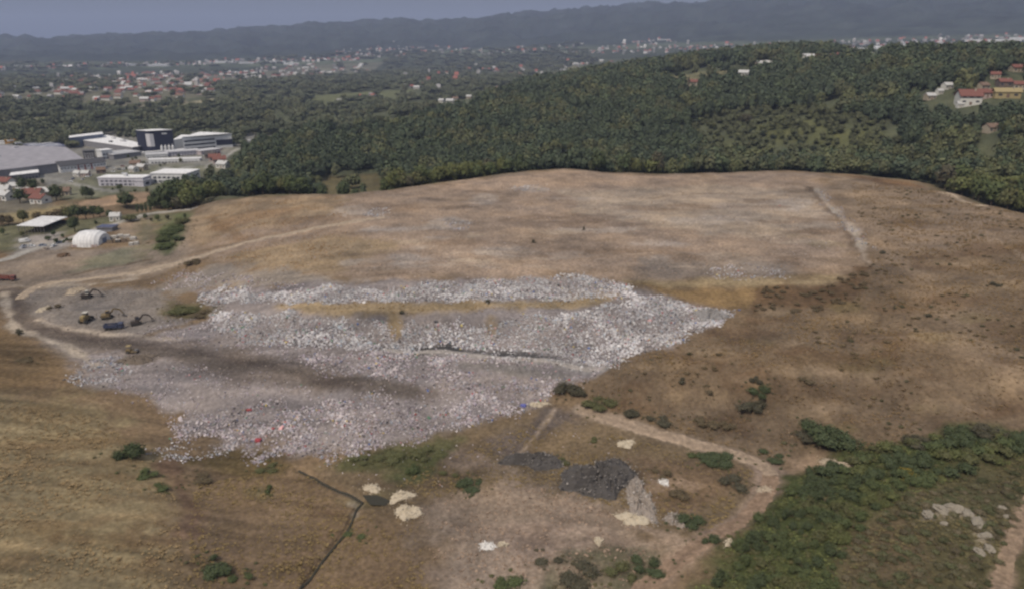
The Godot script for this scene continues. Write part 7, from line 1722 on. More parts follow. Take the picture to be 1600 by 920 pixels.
func area_of(p: PackedVector2Array) -> float:
	var s := 0.0
	for i in p.size(): s += p[i - 1].cross(p[i])
	return absf(s) * 0.5

func many(called: String, mesh: Mesh, m: Material, xf: Array[Transform3D], col: Array[Color], parent: Node) -> MultiMeshInstance3D:
	var mm := MultiMesh.new()
	mm.transform_format = MultiMesh.TRANSFORM_3D
	mm.use_colors = true
	mm.mesh = mesh
	mm.instance_count = xf.size()
	for i in xf.size():
		mm.set_instance_transform(i, xf[i])
		mm.set_instance_color(i, col[i])
	var o := MultiMeshInstance3D.new()
	o.name = called if parent != self else numbered(called)
	o.multimesh = mm
	o.material_override = m
	parent.add_child(o, true)
	o.set_meta("kind", "stuff")
	return o


# ---------------------------------------------------------------- trees and bushes
func crown_mesh(s: int, clumps: int, each: int, leaf: float, flat := false, calm := false) -> ArrayMesh:
	# leaf sprays spread through clumps; unit height and width, its foot at 0
	var key := "crown%d_%d_%d" % [s, clumps, each]
	if M.has(key): return M[key]
	var r := RandomNumberGenerator.new()
	r.seed = s * 131 + 7
	var v := PackedVector3Array(); var nor := PackedVector3Array(); var tint := PackedColorArray()
	var mid := Vector3(r.randf_range(-.06, .06), (.34 if flat else .56) + r.randf_range(-.04, .04), r.randf_range(-.06, .06))
	var lobes := []
	for k in clumps:
		var f := TAU * k * 0.618 + r.randf_range(-.4, .4)
		var y := r.randf_range(-.7, 1.0)
		var out := sqrt(maxf(0.0, 1.0 - y * y * .8)) * r.randf_range(.45, .85)
		lobes.append([mid + Vector3(cos(f) * out * .36, y * (.28 if flat else .30), sin(f) * out * .36), r.randf_range(.10, .27)])
	for lb: Array in lobes:
		for k in each:
			var d := Vector3(r.randfn(), r.randfn() * .9 + .25, r.randfn()).normalized()
			var at: Vector3 = lb[0] + d * lb[1] * r.randf_range(.7, 1.12)
			if at.y < .02: continue
			var n := (d + (at - mid) * 1.2 + Vector3(r.randfn(), r.randfn(), r.randfn()) * (.35 if calm else .6)).normalized()
			var u := n.cross(Vector3(r.randfn(), r.randfn(), r.randfn())).normalized()
			var w := n.cross(u)
			var sz := leaf * r.randf_range(.5, 1.35)
			var shade := r.randf_range(.8, 1.2) if calm else r.randf_range(.62, 1.38)
			var warm := r.randf_range(.9, 1.15)
			var q := [at + u * sz, at + w * sz * .7, at - u * sz, at - w * sz * .7]
			for i in [0, 2, 1, 0, 3, 2]:
				v.append(q[i]); nor.append(n); tint.append(Color(shade * warm, shade, shade * .9))
	# the dense twigs inside
	var core := blob_mesh(s + 900, 5, 8, .22).surface_get_arrays(0)
	var cv: PackedVector3Array = core[Mesh.ARRAY_VERTEX]
	var cn: PackedVector3Array = core[Mesh.ARRAY_NORMAL]
	for i in cv.size():
		v.append(mid + cv[i] * Vector3(.28, .22 if flat else .28, .28)); nor.append(cn[i]); tint.append(Color(.8, .8, .8))
	var arrays := []
	arrays.resize(Mesh.ARRAY_MAX)
	arrays[Mesh.ARRAY_VERTEX] = v
	arrays[Mesh.ARRAY_NORMAL] = nor
	arrays[Mesh.ARRAY_COLOR] = tint
	var mesh := ArrayMesh.new()
	mesh.add_surface_from_arrays(Mesh.PRIMITIVE_TRIANGLES, arrays)
	M[key] = mesh
	return mesh

func trunk_mesh(s: int) -> ArrayMesh:
	var key := "trunk%d" % s
	if M.has(key): return M[key]
	var r := RandomNumberGenerator.new()
	r.seed = s
	var st := st_new()
	cyl(st, Vector3(0, -.05, 0), Vector3(.01, .32, 0), .035, .024, 7)
	for k in 4:
		var f := TAU * k / 4.0 + r.randf()
		cyl(st, Vector3(.01, .26 + .02 * k, 0), Vector3(cos(f) * .2, .55 + r.randf_range(0, .12), sin(f) * .2), .018, .006, 5)
	M[key] = done(st)
	return M[key]

func tree(called: String, at: Vector3, h: float, wide: float, tone: int, label: String, group: String, slim := false) -> void:
	var t := thing(called, label, "tree", at, rng.randf() * TAU, group)
	t.scale = Vector3(wide, h, wide)
	var s := rng.randi() % 5
	part("trunk", trunk_mesh(s), M.bark, t)
	part("crown", crown_mesh(40 + s, 16, 14, .06) if slim else crown_mesh(s, 24, 24, .062, false, true), M["leaf_%d" % tone], t)

func bush(called: String, x: float, z: float, wide: float, h: float, tone: int, label: String, group: String) -> void:
	var t := thing(called, label, "bush", on(x, z, -.1), rng.randf() * TAU, group)
	t.scale = Vector3(wide, h, wide * rng.randf_range(.75, 1.0)) * Vector3(1.25, 1.35, 1.25)
	var s := rng.randi() % 4
	var st := "stems"
	if not M.has(st):
		var b := st_new()
		for k in 5:
			var f := TAU * k / 5.0
			cyl(b, Vector3.ZERO, Vector3(cos(f) * .22, .4, sin(f) * .22), .012, .005, 5)
		M[st] = done(b)
	part("stem", M[st], M.bark, t)
	# a wide bush is a thicket of several uneven clumps
	var n := clampi(int(wide / 1.9), 1, 6)
	for k in n:
		var f := part("foliage", crown_mesh(60 + (s + k) % 4, 26, 22, .045, true), M["leaf_%d" % tone], t)
		if n > 1:
			var a := TAU * k / n + rng.randf_range(-.5, .5)
			var d := rng.randf_range(.12, .38)
			var grow := rng.randf_range(.42, .74)
			f.position = Vector3(cos(a) * d, 0, sin(a) * d)
			f.scale = Vector3(grow, rng.randf_range(.6, 1.05) * (1.1 - d), grow * rng.randf_range(.75, 1.2))
			f.rotation.y = rng.randf() * TAU

func forest() -> void:
	for t in TREES: tree("cypress" if t[5] else "tree", on(t[0], t[1]), t[2], t[3], t[4], t[6], t[7], t[5] == 1)
	var keep_off := []
	for h in HOUSES: keep_off.append(Vector3(h[0], h[1], h[2] * 0.7 + 4.0))
	var spots := []
	var boxes := []
	for zn in ZONES + CLEARINGS:
		var p: PackedVector2Array = zn[5] if zn is Array else zn
		var b := Rect2(p[0], Vector2.ZERO)
		for q in p: b = b.expand(q)
		boxes.append(b)
	var r := 400.0
	while r < 5600.0:
		var step := 7.6 * maxf(1.0, r / 850.0)
		var th := -0.72
		while th < 0.72:
			var rj := r + rng.randf_range(-.45, .45) * step
			var tj := th + rng.randf_range(-.45, .45) * step / r
			th += step / r
			var s := Vector2(rj * sin(tj), -rj * cos(tj))
			var zone := -1
			for k in ZONES.size():
				if boxes[k].has_point(s) and Geometry2D.is_point_in_polygon(s, ZONES[k][5]):
					zone = k
					break
			if zone < 0: continue
			var bare := false
			var low := 1.0
			for k in CLEARINGS.size():
				if boxes[ZONES.size() + k].has_point(s) and Geometry2D.is_point_in_polygon(s, CLEARINGS[k]):
					bare = rng.randf() < (0.35 if k == 8 else 0.93)
					if not bare and k == 8: low = 0.55
					break
			if bare: continue
			# openings between stands
			if zone >= 4 and patchy.get_noise_2d(s.x * 1.6 + 500.0, s.y * 1.6) > (-0.14 if zone == 5 else 0.38): continue
			for k in keep_off:
				var d := s - Vector2(k.x, k.y)
				var back := Vector2(k.x, k.y).normalized()
				var ahead := -d.dot(back)
				if d.length_squared() < k.z * k.z or (absf(d.cross(back)) < k.z * .8 and ahead > 0.0 and ahead < r * 0.10):
					bare = true
					break
			if bare: continue
			var z: Array = ZONES[zone]
			var big := maxf(1.0, r / 800.0)
			spots.append([s, rng.randf_range(z[1], z[2]) * minf(1.25, sqrt(big)) * low, step * (rng.randf_range(1.15, 1.75) if rng.randf() < .72 else rng.randf_range(1.7, 2.4)) * sqrt(low), zone, low])
		r += step * 0.95
	print("tree spots ", spots.size())
	# the trees that show largest stand by themselves, the others are one mass
	var single := 300 - TREES.size()
	var xf := [[] as Array[Transform3D], [] as Array[Transform3D], [] as Array[Transform3D], [] as Array[Transform3D]]
	var col := [[] as Array[Color], [] as Array[Color], [] as Array[Color], [] as Array[Color]]
	var said := ["dark green", "mid green", "olive green", "light yellow-green", "brownish", "blackish green"]
	for sp in spots:
		var s: Vector2 = sp[0]
		var at := on(s.x, s.y, -.2)
		var a := patchy.get_noise_2d(s.x * 1.5, s.y * 1.5) + 0.5 * broad.get_noise_2d(s.x, s.y)
		sp[1] *= clampf(.55 + .45 * sp[2] / 11.0, .6, 1.25)
		var pick := rng.randf() * .85 + .02 + a * 1.2
		var tone: int = 0 if pick < .42 else 1 if pick < .74 else 2 if pick < .98 else 3
		if sp[4] < 1.0: tone = 2 if rng.randf() < .75 else 3
		if sp[3] == 2 and tone == 0 and rng.randf() < .5: tone = 2
		if sp[3] == 3 and s.x > 190 and rng.randf() < .45: tone = 3
		if rng.randf() < .04: tone = 5
		if single > 0 and s.length() < 1100.0 and in_view(at + Vector3(0, sp[1] * .8, 0)):
			single -= 1
			var zp: String = ZONES[sp[3]][4]
			var how: String = "low " if sp[1] < 9.0 else "tall " if sp[1] > 13.5 else ""
			how += "narrow " if sp[2] < 8.5 else "broad " if sp[2] > 13.0 else ""
			tree("tree", at, sp[1], sp[2], tone, "%s%s tree %s" % [how, said[tone], zp], "%s%s trees %s" % [how, said[tone], zp])
			continue
		var c: Color = [Color(.066, .083, .058), Color(.081, .100, .063), Color(.100, .107, .067), Color(.112, .120, .067), Color(.11, .09, .056), Color(.046, .056, .042)][tone]
		if sp[3] == 5: c = c.lerp(Color(.135, .14, .10), .45)
		var m := rng.randf_range(.88, 1.12)
		var v := rng.randi() % 4
		xf[v].append(Transform3D(Basis(Vector3.UP, rng.randf() * TAU).scaled_local(Vector3(sp[2], sp[1], sp[2])), at))
		col[v].append(Color(c.r * m, c.g * m, c.b * m))
	var mass := thing("forest", "mixed green forest over the hill and plain behind the mound", "forest", Vector3.ZERO)
	mass.set_meta("kind", "stuff")
	for v in 4: many("trees", crown_mesh(20 + v, 18, 13, .085, false, true), M.leaves, xf[v], col[v], mass)

func scrub() -> void:
	var left := 300 - BUSHES.size()
	var xf: Array[Transform3D] = []
	var col: Array[Color] = []
	var tones := [Color(.068, .084, .046), Color(.086, .104, .050), Color(.104, .106, .054), Color(.112, .122, .054), Color(.125, .100, .066), Color(.084, .078, .056)]
	var band := scatter(GREEN_BAND, int(area_of(GREEN_BAND) / 9.5))
	band.sort_custom(func(a, b): return a.length() < b.length())
	for s in band:
		var a := fine.get_noise_2d(s.x * .4, s.y * .4)
		var tone := 0 if a < -.08 else 1 if a < .16 else 3 if rng.randf() < .5 else 2
		var wd := rng.randf_range(2.6, 5.0)
		if left > 75:
			left -= 1
			var nm: String = ["dark green", "mid green", "olive", "light green"][tone]
			var how: String = "small " if wd < 3.3 else "large " if wd > 4.2 else ""
			var r := s.length()
			var where := "at the lower end of the green band" if r < 150.0 else "in the green band beside the brown track" if r < 175.0 else "in the middle of the green band" if r < 205.0 else "at the upper end of the green band"
			bush("bush", s.x, s.y, wd, wd * rng.randf_range(.5, .8), tone, how + nm + " bush " + where, how + nm + " bushes " + where)
		else:
			xf.append(Transform3D(Basis(Vector3.UP, rng.randf() * TAU).scaled_local(Vector3(wd, wd * .7, wd) * 1.2), on(s.x, s.y, -.1)))
			col.append(tones[tone])
	print("bushes ", band.size())
	for s in scatter(BANK_SCRUB, 75):
		var wd := rng.randf_range(1.4, 3.6)
		bush("bush", s.x, s.y, wd, rng.randf_range(.6, 1.3), 7 if rng.randf() < .7 else 4, ("wide" if wd > 2.5 else "small") + " dry brown bush on the dark bank under the straw terrace, " + ("left part" if s.x < 118 else "middle part" if s.x < 145 else "right part"), ("wide" if wd > 2.5 else "small") + " dry bushes on the dark bank, " + ("left" if s.x < 118 else "middle" if s.x < 145 else "right"))
	# loose undergrowth round the bushes and along the band
	for b in BUSHES:
		for k in int(b[2] * 1.6):
			var f := rng.randf() * TAU
			var d: float = b[2] * rng.randf_range(.45, 1.1)
			var s := Vector2(b[0] + cos(f) * d * 1.2, b[1] + sin(f) * d * .8)
			var wd := rng.randf_range(.5, 1.5)
			xf.append(Transform3D(Basis(Vector3.UP, f).scaled_local(Vector3(wd, wd * .5, wd)), on(s.x, s.y, -.08)))
			col.append((tones[b[4]] if b[4] < 6 else tones[2]).lerp(Color(.15, .12, .07), rng.randf_range(.1, .7)))
	for s in band:
		for k in 3:
			var f := rng.randf() * TAU
			var q: Vector2 = s + Vector2(cos(f), sin(f)) * rng.randf_range(2.0, 6.5)
			var wd := rng.randf_range(.6, 1.8)
			xf.append(Transform3D(Basis(Vector3.UP, f).scaled_local(Vector3(wd, wd * .55, wd)), on(q.x, q.y, -.08)))
			col.append(tones[1 + k % 2].lerp(Color(.14, .12, .06), rng.randf_range(0, .6)))
	# countless low shrubs of the dry slopes
	for s in scatter(SLOPE_SCRUB, 1000):
		if broad.get_noise_2d(s.x * .8, s.y * .8) < .05 and rng.randf() < .92: continue
		var wd := rng.randf_range(.8, 2.6)
		xf.append(Transform3D(Basis(Vector3.UP, rng.randf() * TAU).scaled_local(Vector3(wd, wd * .45, wd)), on(s.x, s.y, -.1)))
		var m := rng.randf_range(.7, 1.3)
		col.append((Color(.15, .115, .070) if rng.randf() < .75 else Color(.09, .085, .05)) * m)
	for s in scatter(LOW_SCRUB, 800):
		var wd := .5 + 2.8 * pow(rng.randf(), 2.2)
		xf.append(Transform3D(Basis(Vector3.UP, rng.randf() * TAU).scaled_local(Vector3(wd, wd * .5, wd)), on(s.x, s.y, -.1)))
		var m := rng.randf_range(.7, 1.25)
		col.append([Color(.115, .105, .064), Color(.095, .098, .054), Color(.128, .108, .072)][rng.randi() % 3] * m)
	var o := many("shrubbery", crown_mesh(80, 20, 18, .055, true), M.leaves, xf, col, self)
	tag(o, "low dry shrubs strewn over the brown slopes and the scrub hill", "shrubs")


# ---------------------------------------------------------------- waste, grass, heaps, stones
func waste(called: String, density: float, size: float, white: float, label: String, p: PackedVector2Array) -> void:
	var o := thing(called, label, "waste", Vector3.ZERO)
	o.set_meta("kind", "stuff")
	var warm := 1.07 if called in ["lower_waste_field", "thin_waste"] else 1.0
	var n := mini(90000, int(area_of(p) * density * (3.4 if density > 1.0 else 2.4)))
	var xf := [[] as Array[Transform3D], [] as Array[Transform3D], [] as Array[Transform3D]]
	var col := [[] as Array[Color], [] as Array[Color], [] as Array[Color]]
	for s0 in scatter(p, n):
		# a ragged edge: pieces roll past it here, stop short there
		var s: Vector2 = s0 + Vector2(broad.get_noise_2d(s0.x * 3.0, s0.y * 3.0), broad.get_noise_2d(s0.x * 3.0 + 400.0, s0.y * 3.0)) * (5.0 if white > 1.2 else 8.0) + Vector2(rng.randfn(), rng.randfn()) * .9
		var skip := false
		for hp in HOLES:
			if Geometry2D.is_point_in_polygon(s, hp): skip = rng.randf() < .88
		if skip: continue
		# heaped here, thin there
		var clump := fine.get_noise_2d(s.x * .7, s.y * .7 + 50.0)
		if clump < -.06 and rng.randf() < (.3 if white > 1.2 else .42): continue
		var v := rng.randi() % 3
		var sz := size * (.2 + .55 * pow(rng.randf(), 2.0))
		if rng.randf() < .012: sz *= 1.9
		var b := Basis(Vector3(rng.randfn(), rng.randfn() + 1.5, rng.randfn()).normalized(), rng.randf() * TAU)
		b = b.scaled_local(Vector3(sz * rng.randf_range(.6, 1.2), sz * (.28 if v == 1 else .5), sz * rng.randf_range(.5, 1.0)))
		xf[v].append(Transform3D(b, on(s.x, s.y, rng.randf_range(-.05, .25) * size)))
		var k := rng.randf() - clump * .12
		var g := rng.randf_range(.85, 1.15) * (.44 + .40 * white) * (1.0 + .55 * broad.get_noise_2d(s.x * 1.8, s.y * 1.8))
		var c: Color
		if k < .20 * white: c = Color(.52, .505, .505)
		elif k < .54 * white: c = Color(.395, .375, .385)
		elif k < .72: c = Color(.36, .33, .37)
		elif k < .82: c = Color(.31, .34, .38)
		elif k < .91: c = Color(.25, .215, .20)
		elif k < .97: c = Color(.10, .095, .10)
		else: c = [Color(.35, .08, .08), Color(.08, .14, .34), Color(.10, .22, .14), Color(.42, .34, .12), Color(.5, .3, .3)][rng.randi() % 5]
		col[v].append(Color(c.r * g * warm, c.g * g, c.b * g))
	for v in 3: many("waste_pieces", blob_mesh(70 + v, 3, 5, .4), M.tinted, xf[v], col[v], o)

func tuft_mesh() -> ArrayMesh:
	if M.has("tuft"): return M["tuft"]
	var r := RandomNumberGenerator.new()
	r.seed = 5
	var st := st_new()
	for k in 9:
		var f := TAU * k / 9.0 + r.randf()
		var d := Vector3(cos(f), 0, sin(f))
		var w := Vector3(-d.z, 0, d.x) * .12
		var foot := d * r.randf_range(.05, .25)
		for q in [foot - w, foot + w, foot + d * r.randf_range(.15, .5) + Vector3(0, r.randf_range(.5, 1.0), 0)]: st.add_vertex(q)
	M["tuft"] = done(st)
	return M["tuft"]

func grass(density: float, c: Color, label: String, p: PackedVector2Array) -> void:
	var xf: Array[Transform3D] = []
	var col: Array[Color] = []
	for s in scatter(p, mini(45000, int(area_of(p) * density * 2.0))):
		var a := broad.get_noise_2d(s.x * 1.5, s.y * 2.2)
		if a < -.05 and rng.randf() < .35: continue
		var sz := rng.randf_range(.3, .75) * (1.0 + a)
		xf.append(Transform3D(Basis(Vector3.UP, rng.randf() * TAU).scaled_local(Vector3(sz * 1.3, sz * .5, sz * 1.3)), on(s.x, s.y, -.03)))
		var m := rng.randf_range(.75, 1.2)
		col.append(Color(c.r * m, c.g * m, c.b * m))
	tag(many("dry_grass", tuft_mesh(), M.tinted, xf, col, self), label, "grass")

func clods(n: int, c: Color, label: String, p: PackedVector2Array) -> void:
	# lumps of earth, stones and scraps, thick along some lines and thin elsewhere
	var xf: Array[Transform3D] = []
	var col: Array[Color] = []
	for s in scatter(p, n):
		if absf(broad.get_noise_2d(s.x * 1.2, s.y * 2.0)) > .16 and rng.randf() < .75: continue
		var sz := .12 + .42 * pow(rng.randf(), 3.5)
		xf.append(Transform3D(Basis(Vector3(rng.randfn(), rng.randfn(), rng.randfn()).normalized(), rng.randf() * TAU).scaled_local(Vector3(sz, sz * .6, sz * .8)), on(s.x, s.y)))
		var m := rng.randf_range(.6, 1.1)
		if rng.randf() < .03: m *= 1.6
		col.append(Color(c.r * m, c.g * m, c.b * m))
	tag(many("soil_clods", blob_mesh(76, 3, 5, .4), M.tinted, xf, col, self), label, "soil")

func heap(h: Array) -> void:
	# a heap that lies on the ground: [name, x, z, half width, half depth, height, turn, material, ...]
	var at := on(h[1], h[2])
	var t := thing(h[0], h[8], h[9], at, 0.0, h[10])
	var r := RandomNumberGenerator.new()
	r.seed = int(absf(h[1] * 7.0 + h[2]))
	var n := 36
	var m := 9
	var edge := []
	var p0 := r.randf() * TAU
	var p1 := r.randf() * TAU
	var p2 := r.randf() * TAU
	for k in n:
		var a := TAU * k / n
		edge.append(.95 + .16 * sin(2.0 * a + p0) + .13 * sin(3.0 * a + p1) + .09 * sin(5.0 * a + p2) + .06 * sin(9.0 * a + p0) + r.randf_range(-.06, .06))
	var grid := []
	var rough: float = 0.42 if h[7] in ["black", "greyrock", "waste"] else 0.15
	for i in m + 1:
		var line := []
		for k in n:
			var f := float(i) / m
			var d: Vector2 = Vector2(cos(TAU * k / n) * h[3], sin(TAU * k / n) * h[4]) * f * edge[k]
			d = d.rotated(-h[6])
			var up: float = h[5] * pow(1.0 - f * f, .7) * (1.0 + rough * r.randf_range(-1, 1) + .5 * fine.get_noise_2d((h[1] + d.x) * 6.0, (h[2] + d.y) * 6.0))
			if i == 0: up = h[5]
			line.append(Vector3(d.x, ground(h[1] + d.x, h[2] + d.y) - at.y + (up if i < m else -.15), d.y))
		grid.append(line)
	var st := st_new()
	for i in m:
		for k in n:
			var k2 := (k + 1) % n
			quad4(st, grid[i][k], grid[i + 1][k], grid[i + 1][k2], grid[i][k2])
	part("mound", done(st), M[h[7]], t)
	if true:
		var xf: Array[Transform3D] = []
		var col: Array[Color] = []
		var base: Color = (M[h[7]] as StandardMaterial3D).albedo_color.srgb_to_linear()
		for k in int(clampf(h[3] * h[4] * 10.0, 90, 1500)):
			var f := sqrt(r.randf())
			var spill := r.randf() < .4
			var e: int = r.randi() % n
			var q: Vector3 = grid[int(f * (m - .01))][e]
			var sz := r.randf_range(.1, .36)
			xf.append(Transform3D(Basis(Vector3(r.randfn(), r.randfn(), r.randfn()).normalized(), r.randf() * TAU).scaled_local(Vector3(sz, sz * .6, sz * .8)), q * Vector3(1.08, 1, 1.08) + Vector3(r.randf_range(-.5, .5), .05, r.randf_range(-.5, .5))))
			if spill:
				var far := r.randf_range(1.0, 1.0 + .7 * r.randf())
				var e2: Vector3 = grid[m][e]
				q = Vector3(e2.x * far, ground(h[1] + e2.x * far, h[2] + e2.z * far) - at.y, e2.z * far)
				xf[-1].origin = q
				xf[-1].basis = xf[-1].basis.scaled(Vector3.ONE * .7)
			var v: float = r.randf_range(.03, .19) if h[7] == "black" else r.randf_range(.12, .42)
			if r.randf() < .07: v = r.randf_range(.25, .45)
			if h[7] in ["cream", "white", "sand", "earth"]: col.append(base * r.randf_range(.6, 1.15))
			else: col.append(Color(v * 1.02, v * .93, v * .86))
		many("rubble", blob_mesh(75, 3, 5, .4), M.tinted, xf, col, t)

func rock(x: float, z: float, s: float, label: String) -> void:
	var o := part("rock", blob_mesh(int(absf(x * 3.0)) % 40 + 200, 9, 14, .24), M.stone, self, on(x, z, s * .12))
	o.scale = Vector3(s * .62, s * .30, s * .42)
	o.rotation = Vector3(.1, x, .12)
	tag(o, label, "rock", "pale rocks of the outcrop" if "outcrop" in label else "")

func bundle(x: float, z: float, _turn: float, label: String, tone: String) -> void:
	var o := part("tarpaulin_bundle", blob_mesh(311, 6, 9, .3), M[tone], self, on(x, z, .3))
	o.scale = Vector3(1.2, .7, .9)
	tag(o, label, "bundle")


# ---------------------------------------------------------------- machines
func sitting(called: String, x: float, z: float, turn: float, label: String, category: String, group := "") -> Node3D:
	# tilted to the ground it stands on
	var t := thing(called, label, category, on(x, z, .03), 0.0, group)
	var n := Vector3(ground(x - 2, z) - ground(x + 2, z), 4.0, ground(x, z - 2) - ground(x, z + 2)).normalized()
	var fwd := Vector3(cos(turn), 0, -sin(turn))
	var side := fwd.cross(n).normalized()
	t.basis = Basis(n.cross(side).normalized() * -1.0 if n.cross(side).dot(fwd) < 0 else n.cross(side).normalized(), n, side)
	return t

func stadium(length: float, high: float, wide: float) -> ArrayMesh:
	var st := st_new()
	var r := high * .5
	var p := []
	for k in 9:
		var f := -PI / 2 + PI * k / 8.0
		p.append(Vector2(length * .5 - r + cos(f) * r, r + sin(f) * r))
	for k in 9:
		var f := PI / 2 + PI * k / 8.0
		p.append(Vector2(-length * .5 + r + cos(f) * r, r + sin(f) * r))
	for k in p.size():
		var a: Vector2 = p[k]
		var b: Vector2 = p[(k + 1) % p.size()]
		var w := Vector3(0, 0, wide * .5)
		quad4(st, Vector3(a.x, a.y, 0) - w, Vector3(b.x, b.y, 0) - w, Vector3(b.x, b.y, 0) + w, Vector3(a.x, a.y, 0) + w)
		for s in [-1.0, 1.0]:
			for q in [Vector3(0, r, 0) + w * s, Vector3(a.x, a.y, 0) + w * s, Vector3(b.x, b.y, 0) + w * s]: st.add_vertex(q)
	return done(st)

func wheel(t: Node3D, at: Vector3, r: float, wide: float) -> void:
	var st := st_new()
	cyl(st, Vector3(0, 0, -wide * .5), Vector3(0, 0, wide * .5), r, r, 14)
	var w := part("wheel", done(st), M.track_black, t, at)
	var rim := st_new()
	cyl(rim, Vector3(0, 0, -wide * .53), Vector3(0, 0, wide * .53), r * .5, r * .5, 10)
	part("rim", done(rim), M.steel, w)

func excavator(x: float, z: float, turn: float, label: String, tone: String) -> void:
	var t := sitting("excavator", x, z, turn, label, "excavator", "excavators in the machine row")
	var b: Material = M["machine_" + tone]
	for s in [-1.0, 1.0]: part("crawler_track", stadium(4.2, .95, .6), M.track_black, t, Vector3(0, 0, s * 1.15))
	part("undercarriage", box_mesh(Vector3(2.4, .5, 1.7)), M.steel, t, Vector3(0, .45, 0))
	part("body", box_mesh(Vector3(3.4, 1.15, 2.6), .18), b, t, Vector3(-.5, 1.05, 0))
	part("counterweight", box_mesh(Vector3(.9, 1.0, 2.6), .25), M.steel, t, Vector3(-2.2, 1.1, 0))
	var cab := part("cab", box_mesh(Vector3(1.5, 1.7, 1.1), .15), M.machine_pale if "pale" in label else b, t, Vector3(.55, 2.1, .7))
	part("window", box_mesh(Vector3(1.2, .8, 1.16)), M.window, cab, Vector3(.05, .65, 0))
	part("window", box_mesh(Vector3(1.56, .8, .85)), M.window, cab, Vector3(0, .65, 0))
	var st := st_new()
	bar(st, Vector3(.9, 1.7, -.2), Vector3(3.0, 3.9, -.2), .5, .55)
	bar(st, Vector3(2.9, 3.85, -.2), Vector3(5.2, 3.2, -.2), .45, .5)
	part("boom", done(st), b, t)
	st = st_new()
	bar(st, Vector3(5.1, 3.3, -.2), Vector3(6.3, 1.2, -.2), .36, .42)
	part("arm", done(st), b, t)
	st = st_new()
	cyl(st, Vector3(1.4, 1.7, -.2), Vector3(2.8, 3.2, -.2), .1, .08, 6)
	cyl(st, Vector3(3.4, 4.2, -.2), Vector3(5.0, 3.6, -.2), .1, .08, 6)
	part("hydraulic_ram", done(st), M.steel, t)
	st = st_new()
	box(st, Vector3(6.2, .75, -.2), Vector3(.9, .8, 1.1), Basis(Vector3(0, 0, 1), .5))
	box(st, Vector3(5.8, .5, -.2), Vector3(.15, .5, 1.2), Basis(Vector3(0, 0, 1), -.6))
	part("bucket", done(st), M.steel, t)

func compactor(x: float, z: float, turn: float, label: String) -> void:
	var t := sitting("compactor", x, z, turn, label, "compactor")
	part("body", box_mesh(Vector3(4.4, 1.3, 2.0), .2), M.machine_ochre, t, Vector3(0, 1.0, 0))
	part("engine_cover", box_mesh(Vector3(2.0, .9, 1.7), .2), M.machine_yellow, t, Vector3(-1.1, 2.3, 0))
	var cab := part("cab", box_mesh(Vector3(1.5, 1.6, 1.7), .12), M.machine_yellow, t, Vector3(.7, 2.3, 0))
	part("window", box_mesh(Vector3(1.56, .85, 1.4)), M.window, cab, Vector3(0, .55, 0))
	part("window", box_mesh(Vector3(1.2, .85, 1.76)), M.window, cab, Vector3(0, .55, 0))
	part("cab_roof", box_mesh(Vector3(1.9, .18, 2.1), .05), M.machine_pale, cab, Vector3(0, 1.6, 0))
	for sx in [-1.5, 1.5]:
		for sz in [-1.25, 1.25]: wheel(t, Vector3(sx, .85, sz), .85, .9)
	var st := st_new()
	box(st, Vector3(3.0, .9, 0), Vector3(.22, 1.5, 3.6), Basis(Vector3(0, 0, 1), .12))
	bar(st, Vector3(1.6, .8, .8), Vector3(3.0, .7, .8), .2, .2)
	bar(st, Vector3(1.6, .8, -.8), Vector3(3.0, .7, -.8), .2, .2)
	part("blade", done(st), M.steel, t)

func truck(x: float, z: float, turn: float, label: String, tone: String, length: float) -> void:
	var t := sitting("truck", x, z, turn, label, "truck")
	var k := length / 7.5
	part("chassis", box_mesh(Vector3(7.2 * k, .35, 1.0)), M.steel, t, Vector3(0, .75, 0))
	var cab := part("cab", box_mesh(Vector3(1.9 * k, 2.0, 2.4), .2), M["machine_" + tone], t, Vector3(2.6 * k, .9, 0))
	part("window", box_mesh(Vector3(.1, .8, 2.0)), M.window, cab, Vector3(.95 * k, 1.0, 0))
	part("window", box_mesh(Vector3(.9 * k, .7, 2.46)), M.window, cab, Vector3(.2 * k, 1.05, 0))
	part("bumper", box_mesh(Vector3(.25, .4, 2.4), .08), M.steel, cab, Vector3(.97 * k, -.2, 0))
	var st := st_new()
	box(st, Vector3(-1.1 * k, 1.2, 0), Vector3(5.2 * k, .15, 2.4))
	for s in [-1.0, 1.0]: box(st, Vector3(-1.1 * k, 1.85, s * 1.15), Vector3(5.2 * k, 1.2, .1))
	box(st, Vector3(1.47 * k, 1.95, 0), Vector3(.1, 1.4, 2.2))
	box(st, Vector3(-3.65 * k, 1.75, 0), Vector3(.1, 1.0, 2.2))
	part("tipper_bed", done(st), M["machine_" + tone], t)
	part("load", blob_mesh(91, 5, 9, .25), M.earth, t, Vector3(-1.1 * k, 1.5, 0)).scale = Vector3(2.2 * k, .7, .95)
	for sx in [2.4, -1.7, -2.9]:
		for sz in [-1.0, 1.0]: wheel(t, Vector3(sx * k, .5, sz), .5, .4)

func van(x: float, z: float, turn: float, label: String) -> void:
	var t := sitting("van", x, z, turn, label, "van")
	part("body", box_mesh(Vector3(5.4, 1.9, 2.0), .25), M.white_wall, t, Vector3(-.2, .4, 0))
	part("bonnet", box_mesh(Vector3(1.0, .9, 1.9), .2), M.white_wall, t, Vector3(2.7, .4, 0))
	part("window", box_mesh(Vector3(.08, .7, 1.6)), M.window, t, Vector3(2.5, 1.35, 0))
	part("window", box_mesh(Vector3(1.0, .6, 2.06)), M.window, t, Vector3(1.7, 1.4, 0))
	for sx in [1.9, -2.0]:
		for sz in [-.9, .9]: wheel(t, Vector3(sx, .35, sz), .35, .25)

